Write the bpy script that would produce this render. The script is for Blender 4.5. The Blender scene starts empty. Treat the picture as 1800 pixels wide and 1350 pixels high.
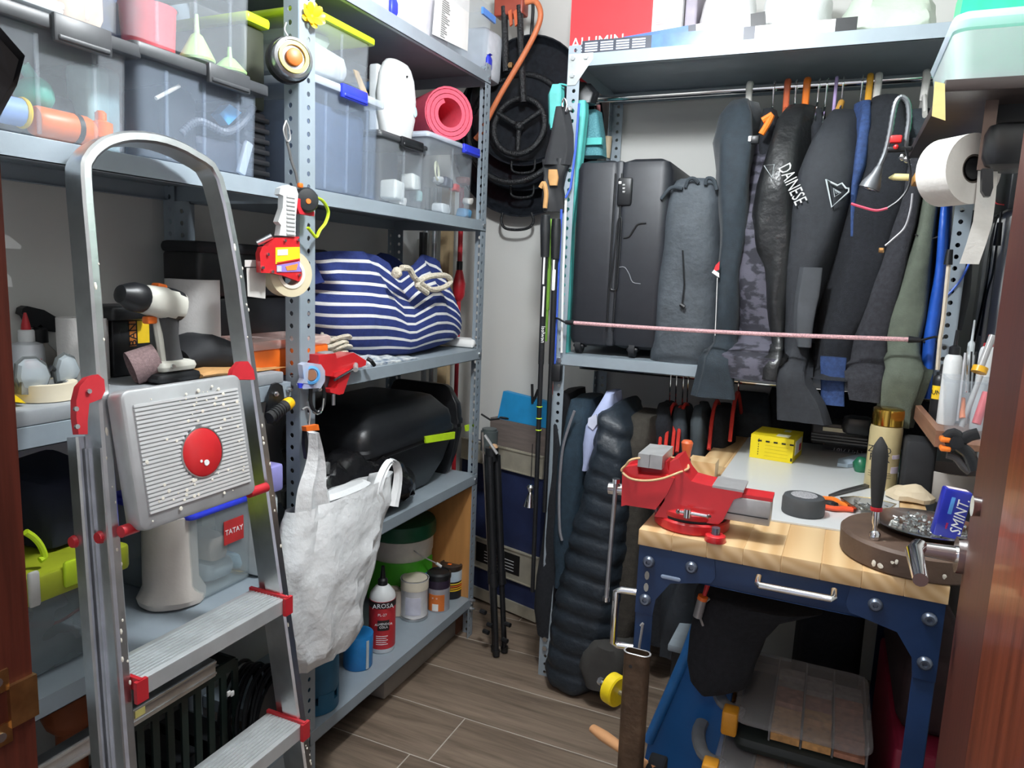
import bpy, bmesh, math, random
from math import sin, cos, pi, radians, sqrt, atan2
from mathutils import Vector, Matrix, noise
V = Vector
random.seed(7)
S = bpy.context.scene
COL = S.collection
F = 1280.0
H = 1.45
_vy = V((575.0, -170.0, F)).normalized()
_vz = V((-340.0, 8425.0, F)).normalized()
_vz = (_vz - _vy * _vz.dot(_vy)).normalized()
_up = -_vz
_x = _vy.cross(_up)
if _x.x < 0: _x = -_x
RM = Matrix((_x, _vy, _up))            # world = RM @ camera vector (x right, y down, z forward)
CAM = V((0, 0, H))
cd = bpy.data.cameras.new('camera'); cam = bpy.data.objects.new('camera', cd); COL.objects.link(cam)
cd.sensor_width = 36; cd.lens = F / 1800 * 36; cd.clip_start = .02
m3 = Matrix((RM.col[0], -RM.col[1], -RM.col[2])).transposed()
cam.matrix_world = Matrix.Translation(CAM) @ m3.to_4x4()
S.camera = cam
S.view_settings.view_transform = 'Standard'; S.view_settings.look = 'None'
S.view_settings.gamma = 1; S.view_settings.use_curve_mapping = False
S.view_settings.exposure = 0.33
w = bpy.data.worlds.new('world'); S.world = w; w.use_nodes = True
w.node_tree.nodes['Background'].inputs[0].default_value = (.80, .84, 1, 1)
w.node_tree.nodes['Background'].inputs[1].default_value = .55
def lamp(name, loc, energy, size, color, rot=(0, 0, 0), shape='DISK'):
 l = bpy.data.lights.new(name, 'AREA'); l.shape = shape; l.size = size; l.energy = energy; l.color = color
 o = bpy.data.objects.new(name, l); o.location = loc; o.rotation_euler = rot; COL.objects.link(o); return o
pl_ = bpy.data.lights.new('ceiling_light', 'POINT'); pl_.energy = 60; pl_.color = (.93, .97, 1); pl_.shadow_soft_size = .07
plo = bpy.data.objects.new('ceiling_light', pl_); plo.location = (-.50, 1.30, 2.38); COL.objects.link(plo)
lamp('corridor_light', (-.1, -.75, 2.35), 8, .30, (1, .80, .62), (radians(18), 0, 0))
def P(px, py, x=None, y=None, z=None, pl=None):
 d = RM @ V((px - 900, py - 675, F))
 if pl is not None: t = (pl[1] - pl[0].dot(CAM)) / pl[0].dot(d)
 elif x is not None: t = (x - CAM.x) / d.x
 elif y is not None: t = (y - CAM.y) / d.y
 else: t = (z - CAM.z) / d.z
 return CAM + d * t
MATS = {}
def mat(name, col, rough=.5, metal=0, var=.10, scale=25, bump=0, bscale=None, stretch=(1, 1, 1), col2=None, spec=.5, coat=0, sheen=0, sharp=.2):
 if name in MATS: return MATS[name]
 m = bpy.data.materials.new(name); m.use_nodes = True; n = m.node_tree; b = n.nodes['Principled BSDF']
 b.inputs['Roughness'].default_value = rough; b.inputs['Metallic'].default_value = metal
 b.inputs['Specular IOR Level'].default_value = spec
 b.inputs['Coat Weight'].default_value = coat
 b.inputs['Sheen Weight'].default_value = sheen
 tc = n.nodes.new('ShaderNodeTexCoord'); mp = n.nodes.new('ShaderNodeMapping'); n.links.new(tc.outputs['Object'], mp.inputs[0])
 mp.inputs['Scale'].default_value = stretch
 nz = n.nodes.new('ShaderNodeTexNoise'); nz.inputs['Scale'].default_value = scale; nz.inputs['Detail'].default_value = 4
 n.links.new(mp.outputs[0], nz.inputs['Vector'])
 rp = n.nodes.new('ShaderNodeValToRGB'); rp.color_ramp.elements[0].position = .5 - sharp; rp.color_ramp.elements[1].position = .5 + sharp
 c2 = col2 or tuple(min(1, c * (1 + var)) for c in col)
 c1 = col if col2 else tuple(c * (1 - var) for c in col)
 rp.color_ramp.elements[0].color = (*c1, 1); rp.color_ramp.elements[1].color = (*c2, 1)
 n.links.new(nz.outputs[0], rp.inputs[0]); n.links.new(rp.outputs[0], b.inputs['Base Color'])
 if bump:
  nb = n.nodes.new('ShaderNodeTexNoise'); nb.inputs['Scale'].default_value = bscale or scale * 4; nb.inputs['Detail'].default_value = 3
  n.links.new(mp.outputs[0], nb.inputs['Vector'])
  bp = n.nodes.new('ShaderNodeBump'); bp.inputs['Strength'].default_value = bump; bp.inputs['Distance'].default_value = .01
  n.links.new(nb.outputs[0], bp.inputs['Height']); n.links.new(bp.outputs[0], b.inputs['Normal'])
 MATS[name] = m; return m
def clear(name, col, fac=.3, rough=.25):
 """see-through plastic: transparent mixed with a milky glossy surface"""
 if name in MATS: return MATS[name]
 m = bpy.data.materials.new(name); m.use_nodes = True; n = m.node_tree; b = n.nodes['Principled BSDF']
 b.inputs['Base Color'].default_value = (*col, 1); b.inputs['Roughness'].default_value = rough
 t = n.nodes.new('ShaderNodeBsdfTransparent'); t.inputs[0].default_value = (*[.86 + .14 * c for c in col], 1)
 mx = n.nodes.new('ShaderNodeMixShader'); mx.inputs[0].default_value = fac
 nz = n.nodes.new('ShaderNodeTexNoise'); nz.inputs['Scale'].default_value = 9
 mr = n.nodes.new('ShaderNodeMapRange'); mr.inputs[3].default_value = fac * .8; mr.inputs[4].default_value = fac * 1.2
 tc = n.nodes.new('ShaderNodeTexCoord'); n.links.new(tc.outputs['Object'], nz.inputs['Vector'])
 n.links.new(nz.outputs[0], mr.inputs[0]); n.links.new(mr.outputs[0], mx.inputs[0])
 n.links.new(t.outputs[0], mx.inputs[1]); n.links.new(b.outputs[0], mx.inputs[2])
 n.links.new(mx.outputs[0], n.nodes['Material Output'].inputs[0])
 MATS[name] = m; return m
def rrect(hx, hy, r, seg=3):
 r = min(r, hx * .999, hy * .999); out = []
 for qx, qy, a0 in ((1, 1, 0), (-1, 1, 90), (-1, -1, 180), (1, -1, 270)):
  for k in range(seg + 1):
   a = radians(a0 + 90 * k / seg); out.append((qx * (hx - r) + r * cos(a), qy * (hy - r) + r * sin(a)))
 return out
def sup(hx, hy, n, e=2.0):
 out = []
 for k in range(n):
  a = 2 * pi * k / n; c, s = cos(a), sin(a)
  out.append((hx * math.copysign(abs(c) ** (2 / e), c), hy * math.copysign(abs(s) ** (2 / e), s)))
 return out
class G:
 def __init__(self): self.v = []; self.f = []
 def add(self, vs, fs, M=None):
  b = len(self.v)
  self.v += [(M @ V(p)) if M else V(p) for p in vs]; self.f += [[i + b for i in f] for f in fs]; return self
 def box(self, x0, x1, y0, y1, z0, z1, M=None):
  vs = [(x, y, z) for z in (z0, z1) for y in (y0, y1) for x in (x0, x1)]
  return self.add(vs, [(0, 2, 3, 1), (4, 5, 7, 6), (0, 1, 5, 4), (2, 6, 7, 3), (0, 4, 6, 2), (1, 3, 7, 5)], M)
 def hexa(self, b, t):
  """two quads (bottom, top), same winding"""
  return self.add(list(b) + list(t), [(3, 2, 1, 0), (4, 5, 6, 7), (0, 1, 5, 4), (1, 2, 6, 5), (2, 3, 7, 6), (3, 0, 4, 7)])
 def loft(self, loops, cap0=True, cap1=True, M=None, closed=False):
  n = len(loops[0]); vs = [p for l in loops for p in l]; fs = []
  m = len(loops)
  for i in range(m if closed else m - 1):
   for k in range(n):
    a = i * n + k; b = i * n + (k + 1) % n; j = ((i + 1) % m) * n
    fs.append((a, b, j + (k + 1) % n, j + k))
  if cap0 and not closed: fs.append(tuple(range(n - 1, -1, -1)))
  if cap1 and not closed: fs.append(tuple(range((m - 1) * n, m * n)))
  return self.add(vs, fs, M)
 def rbox(self, x0, x1, y0, y1, z0, z1, r=.01, seg=3, M=None, taper=0, e=None):
  cx, cy, hx, hy = (x0 + x1) / 2, (y0 + y1) / 2, (x1 - x0) / 2, (y1 - y0) / 2
  e = min(r if e is None else e, (z1 - z0) / 2 * .98); L = []
  st = [(0, 1.0), (e * .3, .3), (e, 0)]
  for dz, k in st: L.append((z0 + dz, k * e))
  for dz, k in st[::-1]: L.append((z1 - dz, k * e))
  loops = []
  for z, ins in L:
   s = 1 - taper * (1 - (z - z0) / (z1 - z0))
   loops.append([(cx + a, cy + b, z) for a, b in rrect(hx * s - ins, hy * s - ins, max(r - ins, r * .3), seg)])
  return self.loft(loops, M=M)
 def cyl(self, p0, p1, r, r2=None, n=14, cap=True):
  return self.tube([p0, p1], [r, r if r2 is None else r2], n, cap=cap)
 def tube(self, pts, r, n=8, closed=False, cap=True, ell=None):
  pts = [V(p) for p in pts]; m = len(pts); rr = r if isinstance(r, (list, tuple)) else [r] * m
  loops = []; prev = None
  for i, p in enumerate(pts):
   if closed: t = pts[(i + 1) % m] - pts[i - 1]
   else: t = pts[min(i + 1, m - 1)] - pts[max(i - 1, 0)]
   if t.length < 1e-9: t = V((0, 0, 1))
   t.normalize()
   if prev is None:
    a = V((0, 0, 1)) if abs(t.z) < .9 else V((1, 0, 0)); u = t.cross(a).normalized()
   else:
    u = (prev - t * prev.dot(t)); u = u.normalized() if u.length > 1e-6 else t.orthogonal().normalized()
   prev = u; v = t.cross(u)
   ex, ey = ell or (1, 1)
   loops.append([p + (u * cos(2 * pi * k / n) * ex + v * sin(2 * pi * k / n) * ey) * rr[i] for k in range(n)])
  return self.loft(loops, cap, cap, closed=closed)
 def sweep(self, pts, prof, U, closed=False):
  """sweep a profile (a along side, b along U) down pts; U is a fixed direction across the path"""
  pts = [V(p) for p in pts]; m = len(pts); U = V(U).normalized(); loops = []
  for i, p in enumerate(pts):
   t = (pts[(i + 1) % m] - pts[i - 1]) if closed else (pts[min(i + 1, m - 1)] - pts[max(i - 1, 0)])
   t.normalize(); s = t.cross(U).normalized()
   loops.append([p + s * a + U * b for a, b in prof])
  return self.loft(loops, closed=closed)
 def lathe(self, prof, o=(0, 0, 0), n=24, M=None, cap0=True, cap1=True):
  o = V(o); loops = [[(o.x + r * cos(2 * pi * k / n), o.y + r * sin(2 * pi * k / n), o.z + z) for k in range(n)] for r, z in prof]
  return self.loft(loops, cap0, cap1, M)
 def prism(self, pts, off):
  """planar polygon of 3D points pushed by off"""
  pts = [V(p) for p in pts]; off = V(off); n = len(pts)
  return self.add(pts + [p + off for p in pts], [tuple(range(n - 1, -1, -1)), tuple(range(n, 2 * n))] + [(k, (k + 1) % n, n + (k + 1) % n, n + k) for k in range(n)])
 def ball(self, c, r, n=12, sc=(1, 1, 1)):
  prof = [(max(.001, r * sin(pi * i / (n // 2))), -r * cos(pi * i / (n // 2))) for i in range(n // 2 + 1)]
  c = V(c); return self.lathe(prof, n=n, M=Matrix.Translation(c) @ Matrix.Diagonal((*sc, 1)))
 def ring(self, c, R, r, ax=(0, 0, 1), n=24, m=8, a0=0, a1=2 * pi):
  ax = V(ax).normalized(); u = ax.orthogonal().normalized(); v = ax.cross(u); c = V(c)
  full = a1 - a0 > 2 * pi - 1e-4; k = n if full else n + 1
  pts = [c + (u * cos(a0 + (a1 - a0) * i / n) + v * sin(a0 + (a1 - a0) * i / n)) * R for i in range(k)]
  return self.tube(pts, r, m, closed=full)
 def noise(self, amp, sc, stretch=(1, 1, 1), seed=0, i0=0):
  o = V((seed * 3.7, seed * 1.3, seed * 5.1))
  for i in range(i0, len(self.v)):
   p = self.v[i]; q = V((p.x * stretch[0], p.y * stretch[1], p.z * stretch[2])) * sc + o
   self.v[i] = p + noise.noise_vector(q) * amp
  return self
 def build(self, name, m=None, parent=None, label=None, ang=38, kind=None, mods=None, origin=None):
  me = bpy.data.meshes.new(name)
  if parent is None:
   if origin is None:
    xs = [p.x for p in self.v]; ys = [p.y for p in self.v]; zs = [p.z for p in self.v]
    origin = V(((min(xs) + max(xs)) / 2, (min(ys) + max(ys)) / 2, min(zs)))
   o0 = V(origin); wo = o0
  else:
   wo = wloc(parent); o0 = V((0, 0, 0))
  me.from_pydata([tuple(p - wo) for p in self.v], [], self.f);
  bm = bmesh.new(); bm.from_mesh(me); bmesh.ops.recalc_face_normals(bm, faces=bm.faces)
  a = radians(ang)
  for f in bm.faces: f.smooth = True
  for e in bm.edges:
   e.smooth = len(e.link_faces) == 2 and e.calc_face_angle(3) < a
  bm.to_mesh(me); bm.free()
  ob = bpy.data.objects.new(name, me); COL.objects.link(ob)
  if m: me.materials.append(m)
  if parent is not None: ob.parent = parent
  else: ob.location = o0
  if label: ob['label'] = label
  if kind: ob['kind'] = kind
  return ob
def wloc(o):
 p = V((0, 0, 0))
 while o is not None: p += V(o.location); o = o.parent
 return p
def tag(o, label, cat, group=None, kind=None):
 o['label'] = label; o['category'] = cat
 if group: o['group'] = group
 if kind: o['kind'] = kind
 return o
def thing(name, loc, label, cat, group=None):
 o = bpy.data.objects.new(name, None); o.empty_display_size = .05; o.location = loc; COL.objects.link(o)
 return tag(o, label, cat, group)
def one(g, name, m, label, cat, group=None, **k):
 return tag(g.build(name, m, **k), label, cat, group)
def copy_tree(o, loc=None, parent=None):
 c = o.copy(); COL.objects.link(c)
 if parent is not None: c.parent = parent
 if loc is not None: c.location = loc
 for ch in o.children: copy_tree(ch, None, c)
 return c
def text(body, size, M, m, parent, name='lettering', ext=.0004, sx=1.0, align='CENTER', shear=0):
 cu = bpy.data.curves.new(name, 'FONT'); cu.body = body; cu.size = size; cu.extrude = ext; cu.align_x = align; cu.align_y = 'CENTER'; cu.shear = shear
 cu.resolution_u = 2
 to = bpy.data.objects.new(name, cu); COL.objects.link(to)
 me = bpy.data.meshes.new_from_object(to); bpy.data.objects.remove(to)
 wo = wloc(parent)
 me.transform(Matrix.Translation(-wo) @ M @ Matrix.Diagonal((sx, 1, 1, 1)))
 ob = bpy.data.objects.new(name, me); me.materials.append(m); COL.objects.link(ob); ob.parent = parent
 return ob
def frame(o, xd, yd):
 """matrix with local x along xd, local y along yd, origin o"""
 xd = V(xd).normalized(); yd = V(yd); yd = (yd - xd * yd.dot(xd)).normalized(); zd = xd.cross(yd)
 return Matrix.Translation(V(o)) @ Matrix((xd, yd, zd)).transposed().to_4x4()
FX = lambda o: frame(o, (0, 1, 0), (0, 0, 1))       # faces +X (left rack fronts)
FY = lambda o: frame(o, (1, 0, 0), (0, 0, 1))       # faces -Y (towards the door)
def smooth(pts, k=4, closed=False):
 """catmull-rom through points"""
 pts = [V(p) for p in pts]; n = len(pts); out = []
 for i in range(n if closed else n - 1):
  p1, p2 = pts[i], pts[(i + 1) % n]
  p0 = pts[i - 1] if (closed or i > 0) else p1 * 2 - p2
  p3 = pts[(i + 2) % n] if (closed or i + 2 < n) else p2 * 2 - p1
  for j in range(k):
   t = j / k
   out.append(.5 * ((2 * p1) + (p2 - p0) * t + (2 * p0 - 5 * p1 + 4 * p2 - p3) * t * t + (3 * p1 - p0 - 3 * p2 + p3) * t ** 3))
 if not closed: out.append(pts[-1])
 return out
def cylpos(pl, pr, pyb, z):
 """centre and radius of an upright cylinder standing at height z, from its silhouette"""
 q = P((pl + pr) / 2, pyb, z=z); d = (q - CAM); dist = d.length; r = (pr - pl) / 2 * dist / sqrt(F * F + ((pl + pr) / 2 - 900) ** 2 + (pyb - 675) ** 2)
 h = V((d.x, d.y, 0)).normalized(); return q + h * r, r
def each(gs, name, m, parent, label=None):
 return [g.build(name, m, parent, label) for g in gs]
M_rack = mat('painted_grey_steel', (.30, .355, .40), .45, .1, .06, 12, .02, 90)
M_rack_in = M_rack
M_zinc = mat('zinc_bolt', (.62, .64, .66), .3, 1, .1)
M_chrome = mat('chrome', (.82, .82, .82), .12, 1, .03)
M_steel = mat('brushed_steel', (.46, .46, .46), .38, .45, .1, 30, .02)
M_alu = mat('worn_aluminium', (.66, .67, .68), .30, 1, .12, 18, .05, 60)
M_red = mat('red_paint', (.58, .02, .025), .35, 0, .12, 14, .01, coat=.3)
M_redpl = mat('red_plastic', (.5, .02, .03), .4, 0, .1)
M_blk = mat('black_plastic', (.012, .013, .015), .4, 0, .2)
M_blkm = mat('black_matt', (.014, .015, .018), .75, 0, .2)
M_wht = mat('white_plastic', (.78, .8, .8), .4, 0, .04)
M_paper = mat('white_paper', (.8, .8, .78), .8, 0, .03)
M_org = mat('orange_plastic', (.85, .17, .02), .4, 0, .08)
M_yel = mat('yellow_plastic', (.85, .58, .01), .4, 0, .06)
M_lime = mat('lime_plastic', (.52, .72, .02), .38, 0, .06)
M_blue = mat('blue_plastic', (.03, .05, .62), .38, 0, .08)
M_clear = clear('clear_plastic', (.74, .80, .86), .10, .2)
M_clearb = clear('bluish_clear_plastic', (.60, .70, .84), .12, .22)
M_rope = mat('cream_rope', (.62, .56, .45), .85, 0, .18, 90, .6, 160)
M_red_t = mat('red_print', (.7, .02, .03), .5)
M_blk_t = mat('black_print', (.01, .01, .01), .6)
M_wht_t = mat('white_print', (.85, .85, .85), .6)
# ================================================================ setting
XL, XR, YN, YB, ZC = -1.66, .42, .45, 2.88, 2.62
def planks():
 fl = G().box(-1.75, 1.2, -1.2, 3.0, -.05, -.0008).build('floor', mat('grout', (.50, .45, .39), .8, 0, .05))
 fl['kind'] = 'structure'
 m = bpy.data.materials.new('wood_look_tile'); m.use_nodes = True; n = m.node_tree; b = n.nodes['Principled BSDF']
 b.inputs['Roughness'].default_value = .42
 tc = n.nodes.new('ShaderNodeTexCoord'); mp = n.nodes.new('ShaderNodeMapping'); mp.inputs['Scale'].default_value = (1.2, 16, 1)
 oi = n.nodes.new('ShaderNodeObjectInfo'); ad = n.nodes.new('ShaderNodeVectorMath'); ad.operation = 'ADD'
 sc = n.nodes.new('ShaderNodeVectorMath'); sc.operation = 'SCALE'; sc.inputs[0].default_value = (7, 13, 3)
 n.links.new(oi.outputs['Random'], sc.inputs['Scale']); n.links.new(tc.outputs['Object'], ad.inputs[0]); n.links.new(sc.outputs[0], ad.inputs[1])
 n.links.new(ad.outputs[0], mp.inputs[0])
 nz = n.nodes.new('ShaderNodeTexNoise'); nz.inputs['Scale'].default_value = 2.2; nz.inputs['Detail'].default_value = 7; nz.inputs['Roughness'].default_value = .62; nz.inputs['Distortion'].default_value = .6
 n.links.new(mp.outputs[0], nz.inputs['Vector'])
 rp = n.nodes.new('ShaderNodeValToRGB'); e = rp.color_ramp.elements
 e[0].position = .3; e[0].color = (.115, .082, .058, 1); e[1].position = .72; e[1].color = (.305, .232, .172, 1)
 k = e.new(.5); k.color = (.215, .162, .120, 1)
 n.links.new(nz.outputs[0], rp.inputs[0]); n.links.new(rp.outputs[0], b.inputs['Base Color'])
 W, L = .2365, 1.2; ys0 = 1.7385; g = .0042
 for r in range(-4, 6):
  y0 = ys0 + r * W
  if y0 < .3: continue
  off = {0: -.985, 1: -.25, 2: -1.45, 3: -.7, 4: -1.1, -1: .15, -2: -.6, -3: -1.2, -4: -.3, 5: -.5}[r]
  k0 = math.floor((-1.75 - off) / L)
  for k in range(k0, k0 + 4):
   a, bb = off + k * L, off + (k + 1) * L
   a, bb = max(a, -1.74), min(bb, .6)
   if bb - a < .03: continue
   G().rbox(a + g / 2, bb - g / 2, y0 + g / 2, min(y0 + W, 2.99) - g / 2, -.02, 0, .0006, 1).build('plank', m, fl)
planks()
M_wall = mat('plaster_wall', (.68, .68, .65), .85, 0, .03, 3, .02, 60)
def st(g, name, m): o = g.build(name, m); o['kind'] = 'structure'; return o
st(G().box(XL - .1, XL, YN - .1, YB + .1, 0, ZC), 'wall_left', M_wall)
st(G().box(XL, XR, YB, YB + .1, 0, ZC), 'wall_back', M_wall)
st(G().box(XR, XR + .1, YN - .1, YB + .1, 0, ZC), 'wall_right', M_wall)
wf = G().box(XL, -.84, YN - .10, YN, 0, ZC).box(.20, XR, YN - .10, YN, 0, ZC).box(-.84, .20, YN - .10, YN, 2.14, ZC)
st(wf, 'wall_front', M_wall)
st(G().box(XL - .1, XR + .1, YN - .1, YB + .1, ZC, ZC + .08), 'ceiling', mat('ceiling_paint', (.75, .75, .73), .9))
bb = G()
bb.box(XL, -.9, YB - .012, YB, 0, .08)
st(bb, 'baseboard_back', mat('skirting_tile', (.40, .36, .31), .5))
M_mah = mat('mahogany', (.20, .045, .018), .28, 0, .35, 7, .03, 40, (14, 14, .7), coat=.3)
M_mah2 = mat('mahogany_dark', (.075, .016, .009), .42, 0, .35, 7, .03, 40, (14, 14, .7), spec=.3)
jl = G().box(-.84, -.765, YN - .12, YN + .02, 0, 2.14)
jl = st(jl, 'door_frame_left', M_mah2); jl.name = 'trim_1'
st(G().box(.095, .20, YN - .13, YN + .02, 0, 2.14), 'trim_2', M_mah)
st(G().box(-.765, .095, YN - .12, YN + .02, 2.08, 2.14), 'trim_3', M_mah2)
M_brass = mat('worn_brass', (.55, .33, .14), .3, 1, .25, 40)
sp = G(); x0 = -.685
zc = P(22, 1235, x=-.765).z
def splate():
 o = []
 yc = P(6, 1235, x=-.765).y
 g = G()
 g.box(-.768, -.763, yc - .05, yc + .006, zc + .018, zc + .042).box(-.768, -.763, yc - .05, yc + .006, zc - .042, zc - .018)
 g.box(-.768, -.763, yc - .05, yc - .02, zc - .018, zc + .018).box(-.768, -.760, yc + .004, YN + .022, zc - .026, zc + .022)
 p = g.build('strike_plate', M_brass, jl, 'brass strike plate')
 for dz in (.031, -.031): G().cyl((-.764, yc - .006, zc + dz), (-.761, yc - .006, zc + dz), .005, n=10).build('screw', M_zinc, p)
splate()
a = V((.099, YN + .025, 0)); bdir = V((.2085 - .099, 1.22 - YN - .025, 0)).normalized(); bn = V((bdir.y, -bdir.x, 0))
far = a + bdir * .755
dl = G().hexa([a, far, far + bn * .04, a + bn * .04], [p + V((0, 0, 2.05)) for p in (a, far, far + bn * .04, a + bn * .04)])
dl.v = [p + V((0, 0, .008)) for p in dl.v]
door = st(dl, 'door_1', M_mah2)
hz = P(1655, 985, y=1.13).z
c = a + bdir * .70
g = G().cyl(c + V((0, 0, hz)), c + V((-.012, 0, hz)), .026, n=20)
g.cyl(c + V((-.010, 0, hz)), c + V((-.058, 0, hz)), .012, .010, n=14)
g.tube([c + V((-.058, .0, hz + .004)), c + V((-.066, -.02, hz)) , c + V((-.066, -.115, hz - .006))], [.011, .012, .0095], 12)
g.build('door_handle', M_chrome, door, 'chrome lever handle')
g = G().box(-.002, .002, -.002, .002, 0, 0.001)
g = G(); q = far - bdir * .004
g.hexa([q + bn * .006 + V((0, 0, hz - .12)), q + bn * .006 + bdir * .007 + V((0, 0, hz - .12)), q + bn * .03 + bdir * .007 + V((0, 0, hz - .12)), q + bn * .03 + V((0, 0, hz - .12))],
       [p + V((0, 0, hz + .12)) for p in (q + bn * .006, q + bn * .006 + bdir * .007, q + bn * .03 + bdir * .007, q + bn * .03)])
g.build('latch_plate', M_chrome, door, 'chrome latch plate')
c2 = a + bdir * .40; z2 = P(1715, 890, y=c2.y).z
G().cyl(c2 + V((0, 0, z2)), c2 + V((-.008, 0, z2)), .010, .011, n=14).build('lock_knob', M_chrome, door, 'small chrome knob')
def hood():
 pts = [P(-60, 40, y=.30), P(-10, 36, y=.30), P(44, 98, y=.33), P(30, 150, y=.33), P(-4, 212, y=.30), P(-60, 220, y=.30)]
 ct = (P(10, 120, y=.31) - CAM).normalized()
 g = G().loft([[p + ct * .012 + (P(0, 125, y=.31) - p) * .25 for p in pts], pts, [p + ct * .025 for p in pts], [p + ct * .04 + (P(0, 125, y=.31) - p) * .3 for p in pts]])
 one(g, 'hanging_umbrella', mat('black_nylon', (.006, .006, .007), .7), 'black pointed folded nylon object hanging beside the left door jamb', 'umbrella')
hood()
g = G().lathe([(.02, .10), (.06, .09), (.10, .05), (.11, .012)], (-.50, 1.30, 2.47), 24).cyl((-.5, 1.3, 2.56), (-.5, 1.3, ZC), .012)
one(g, 'pendant_lamp', M_wht, 'white ceiling lamp above the aisle', 'lamp')
# ================================================================ slotted angle racks
HOLES = {}
def angle_mesh(h, wa, wb, name='post', pitch=.031):
 """L-section upright: flange a along +X (width wa), flange b along +Y (width wb), corner at origin, real holes"""
 key = (h, wa, wb)
 if key in HOLES: return HOLES[key]
 g = G(); n = int(h / pitch); dz = h / n
 for (w, ax) in ((wa, 0), (wb, 1)):
  def pt(u, z): return (u, 0, z) if ax == 0 else (0, u, z)
  c = w * .58; r = .0062
  for i in range(n):
   z0, z1, zc = i * dz, (i + 1) * dz, (i + .5) * dz
   rim = [pt(c + r * cos(2 * pi * k / 8 + pi / 8), zc + r * 1.05 * sin(2 * pi * k / 8 + pi / 8)) for k in range(8)]
   out = [pt(w, zc), pt(w, z1), pt(c, z1), pt(0, z1), pt(0, zc), pt(0, z0), pt(c, z0), pt(w, z0)]
   vs = rim + out
   fs = []
   for k in range(8):
    a, b = k, (k + 1) % 8
    fs.append((a, 8 + (k + 1) % 8, b))
    fs.append((b, 8 + (k + 1) % 8, 8 + (k + 2) % 8))
   g.add(vs, fs)
 me = bpy.data.meshes.new(name); me.from_pydata([tuple(v) for v in g.v], [], g.f)
 bm = bmesh.new(); bm.from_mesh(me); bmesh.ops.remove_doubles(bm, verts=bm.verts, dist=1e-5); bm.to_mesh(me); bm.free()
 me.materials.append(M_rack); HOLES[key] = me; return me
def post(parent, x, y, h, sx, sy, wa=.042, wb=.042, z0=0):
 ob = bpy.data.objects.new('post', angle_mesh(h, wa, wb)); COL.objects.link(ob)
 ob.parent = parent; ob.location = V((x, y, z0)) - wloc(parent); ob.scale = (sx, sy, 1)
 md = ob.modifiers.new('thick', 'SOLIDIFY'); md.thickness = .002; md.offset = 0
 return ob
def shelf(parent, x0, x1, y0, y1, zt, lip=.038):
 """pressed steel tray: flat top with turned-down lips on all four sides"""
 g = G(); t = .0016; r = .004
 g.rbox(x0, x1, y0, y1, zt - t, zt, .003, 2)
 for (a, b, c, d) in ((x0, x0 + t, y0, y1), (x1 - t, x1, y0, y1), (x0, x1, y0, y0 + t), (x0, x1, y1 - t, y1)):
  g.box(a, b, c, d, zt - lip, zt - t * .5)
 if y1 - y0 > x1 - x0:
  g.box(x0, x0 + .014, y0, y1, zt - lip, zt - lip + t).box(x1 - .014, x1, y0, y1, zt - lip, zt - lip + t)
 else:
  g.box(x0, x1, y0, y0 + .014, zt - lip, zt - lip + t).box(x0, x1, y1 - .014, y1, zt - lip, zt - lip + t)
 return g.build('shelf', M_rack, parent)
def bolt(parent, p, ax, r=.0075, l=.006, long=0):
 p = V(p); ax = V(ax).normalized(); g = G()
 g.cyl(p, p + ax * l, r, r * .92, 6)
 if long: g.cyl(p + ax * l, p + ax * (l + long), r * .5, n=8)
 return g.build('bolt', M_zinc, parent)
RX, RB = -1.223, -1.625
YA, YM, YE = .47, 1.452, 2.487
ST = dict(top=2.161, s4=1.640, s3=1.163, s2=.672, s1=.165)     # shelf top heights
rk = thing('shelving_unit', (-1.42, 1.5, 0), 'long grey slotted steel shelving unit along the left wall, ladder leaning on it', 'shelving')
HP = 2.19
for y, wy in ((YM, .060),):
 post(rk, RX, y, HP, -1, 1, .044, .058)          # front middle upright
 post(rk, RB, y - .05, HP, 1, 1, .04, .10)
post(rk, RX, YE, HP, -1, -1, .042, .042); post(rk, RB, YE, HP, 1, -1, .042, .042)
post(rk, RX, YA, HP, -1, 1, .042, .042); post(rk, RB, YA, HP, 1, 1, .042, .042)
for z in ST.values():
 shelf(rk, RB + .004, RX + .0025 if z != 9 else 0, YM + .034, YE - .003, z)
for k in ('top', 's4', 's3', 's2', 's1'):
 shelf(rk, RB + .004, RX + .0025, YA + .003, YM - .035, ST[k])
ov = G().rbox(RB + .02, RX + .001, YA + .05, YM - .06, ST['s3'] + .001, ST['s3'] + .028, .003, 2)
ov.build('shelf_board', mat('grey_melamine', (.30, .32, .34), .5), rk, 'grey board laid on the left bay shelf')
for z in (1.622, 1.146, .655):
 bolt(rk, (RX + .003, YM - .048, z), (1, 0, 0), .008, .007, .006)
 bolt(rk, (RX + .003, YM + .050, z), (1, 0, 0), .008, .007, .004)
 bolt(rk, (RX + .003, YE - .025, z), (1, 0, 0), .0075, .006)
 bolt(rk, (RX + .0005, YM + .033, z - .02), (1, 0, 0), .0075, .006)
for z in (.147, 2.14): bolt(rk, (RX + .003, YE - .022, z), (1, 0, 0), .0075, .006)
for z in (2.10, 2.14): bolt(rk, (RX - .018, YE - .002, z), (0, -1, 0), .0075, .006)
for z in (.16, .125): bolt(rk, (RX + .003, YE - .028, z), (1, 0, 0), .010, .010, .01)
WX0, WX1, WY0, WY1 = -.872, .308, 2.336, 2.855
wd = thing('wardrobe_rack', (-.29, 2.6, 0), 'grey slotted steel clothes rack on the back wall with a chrome rail', 'rack')
WH = 2.185
post(wd, WX0, WY0, WH, 1, 1, .042, .042); post(wd, WX1, WY0, WH, -1, 1, .042, .042)
post(wd, WX0, WY1, WH, 1, -1, .042, .042); post(wd, WX1, WY1, WH, -1, -1, .042, .042)
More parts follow.
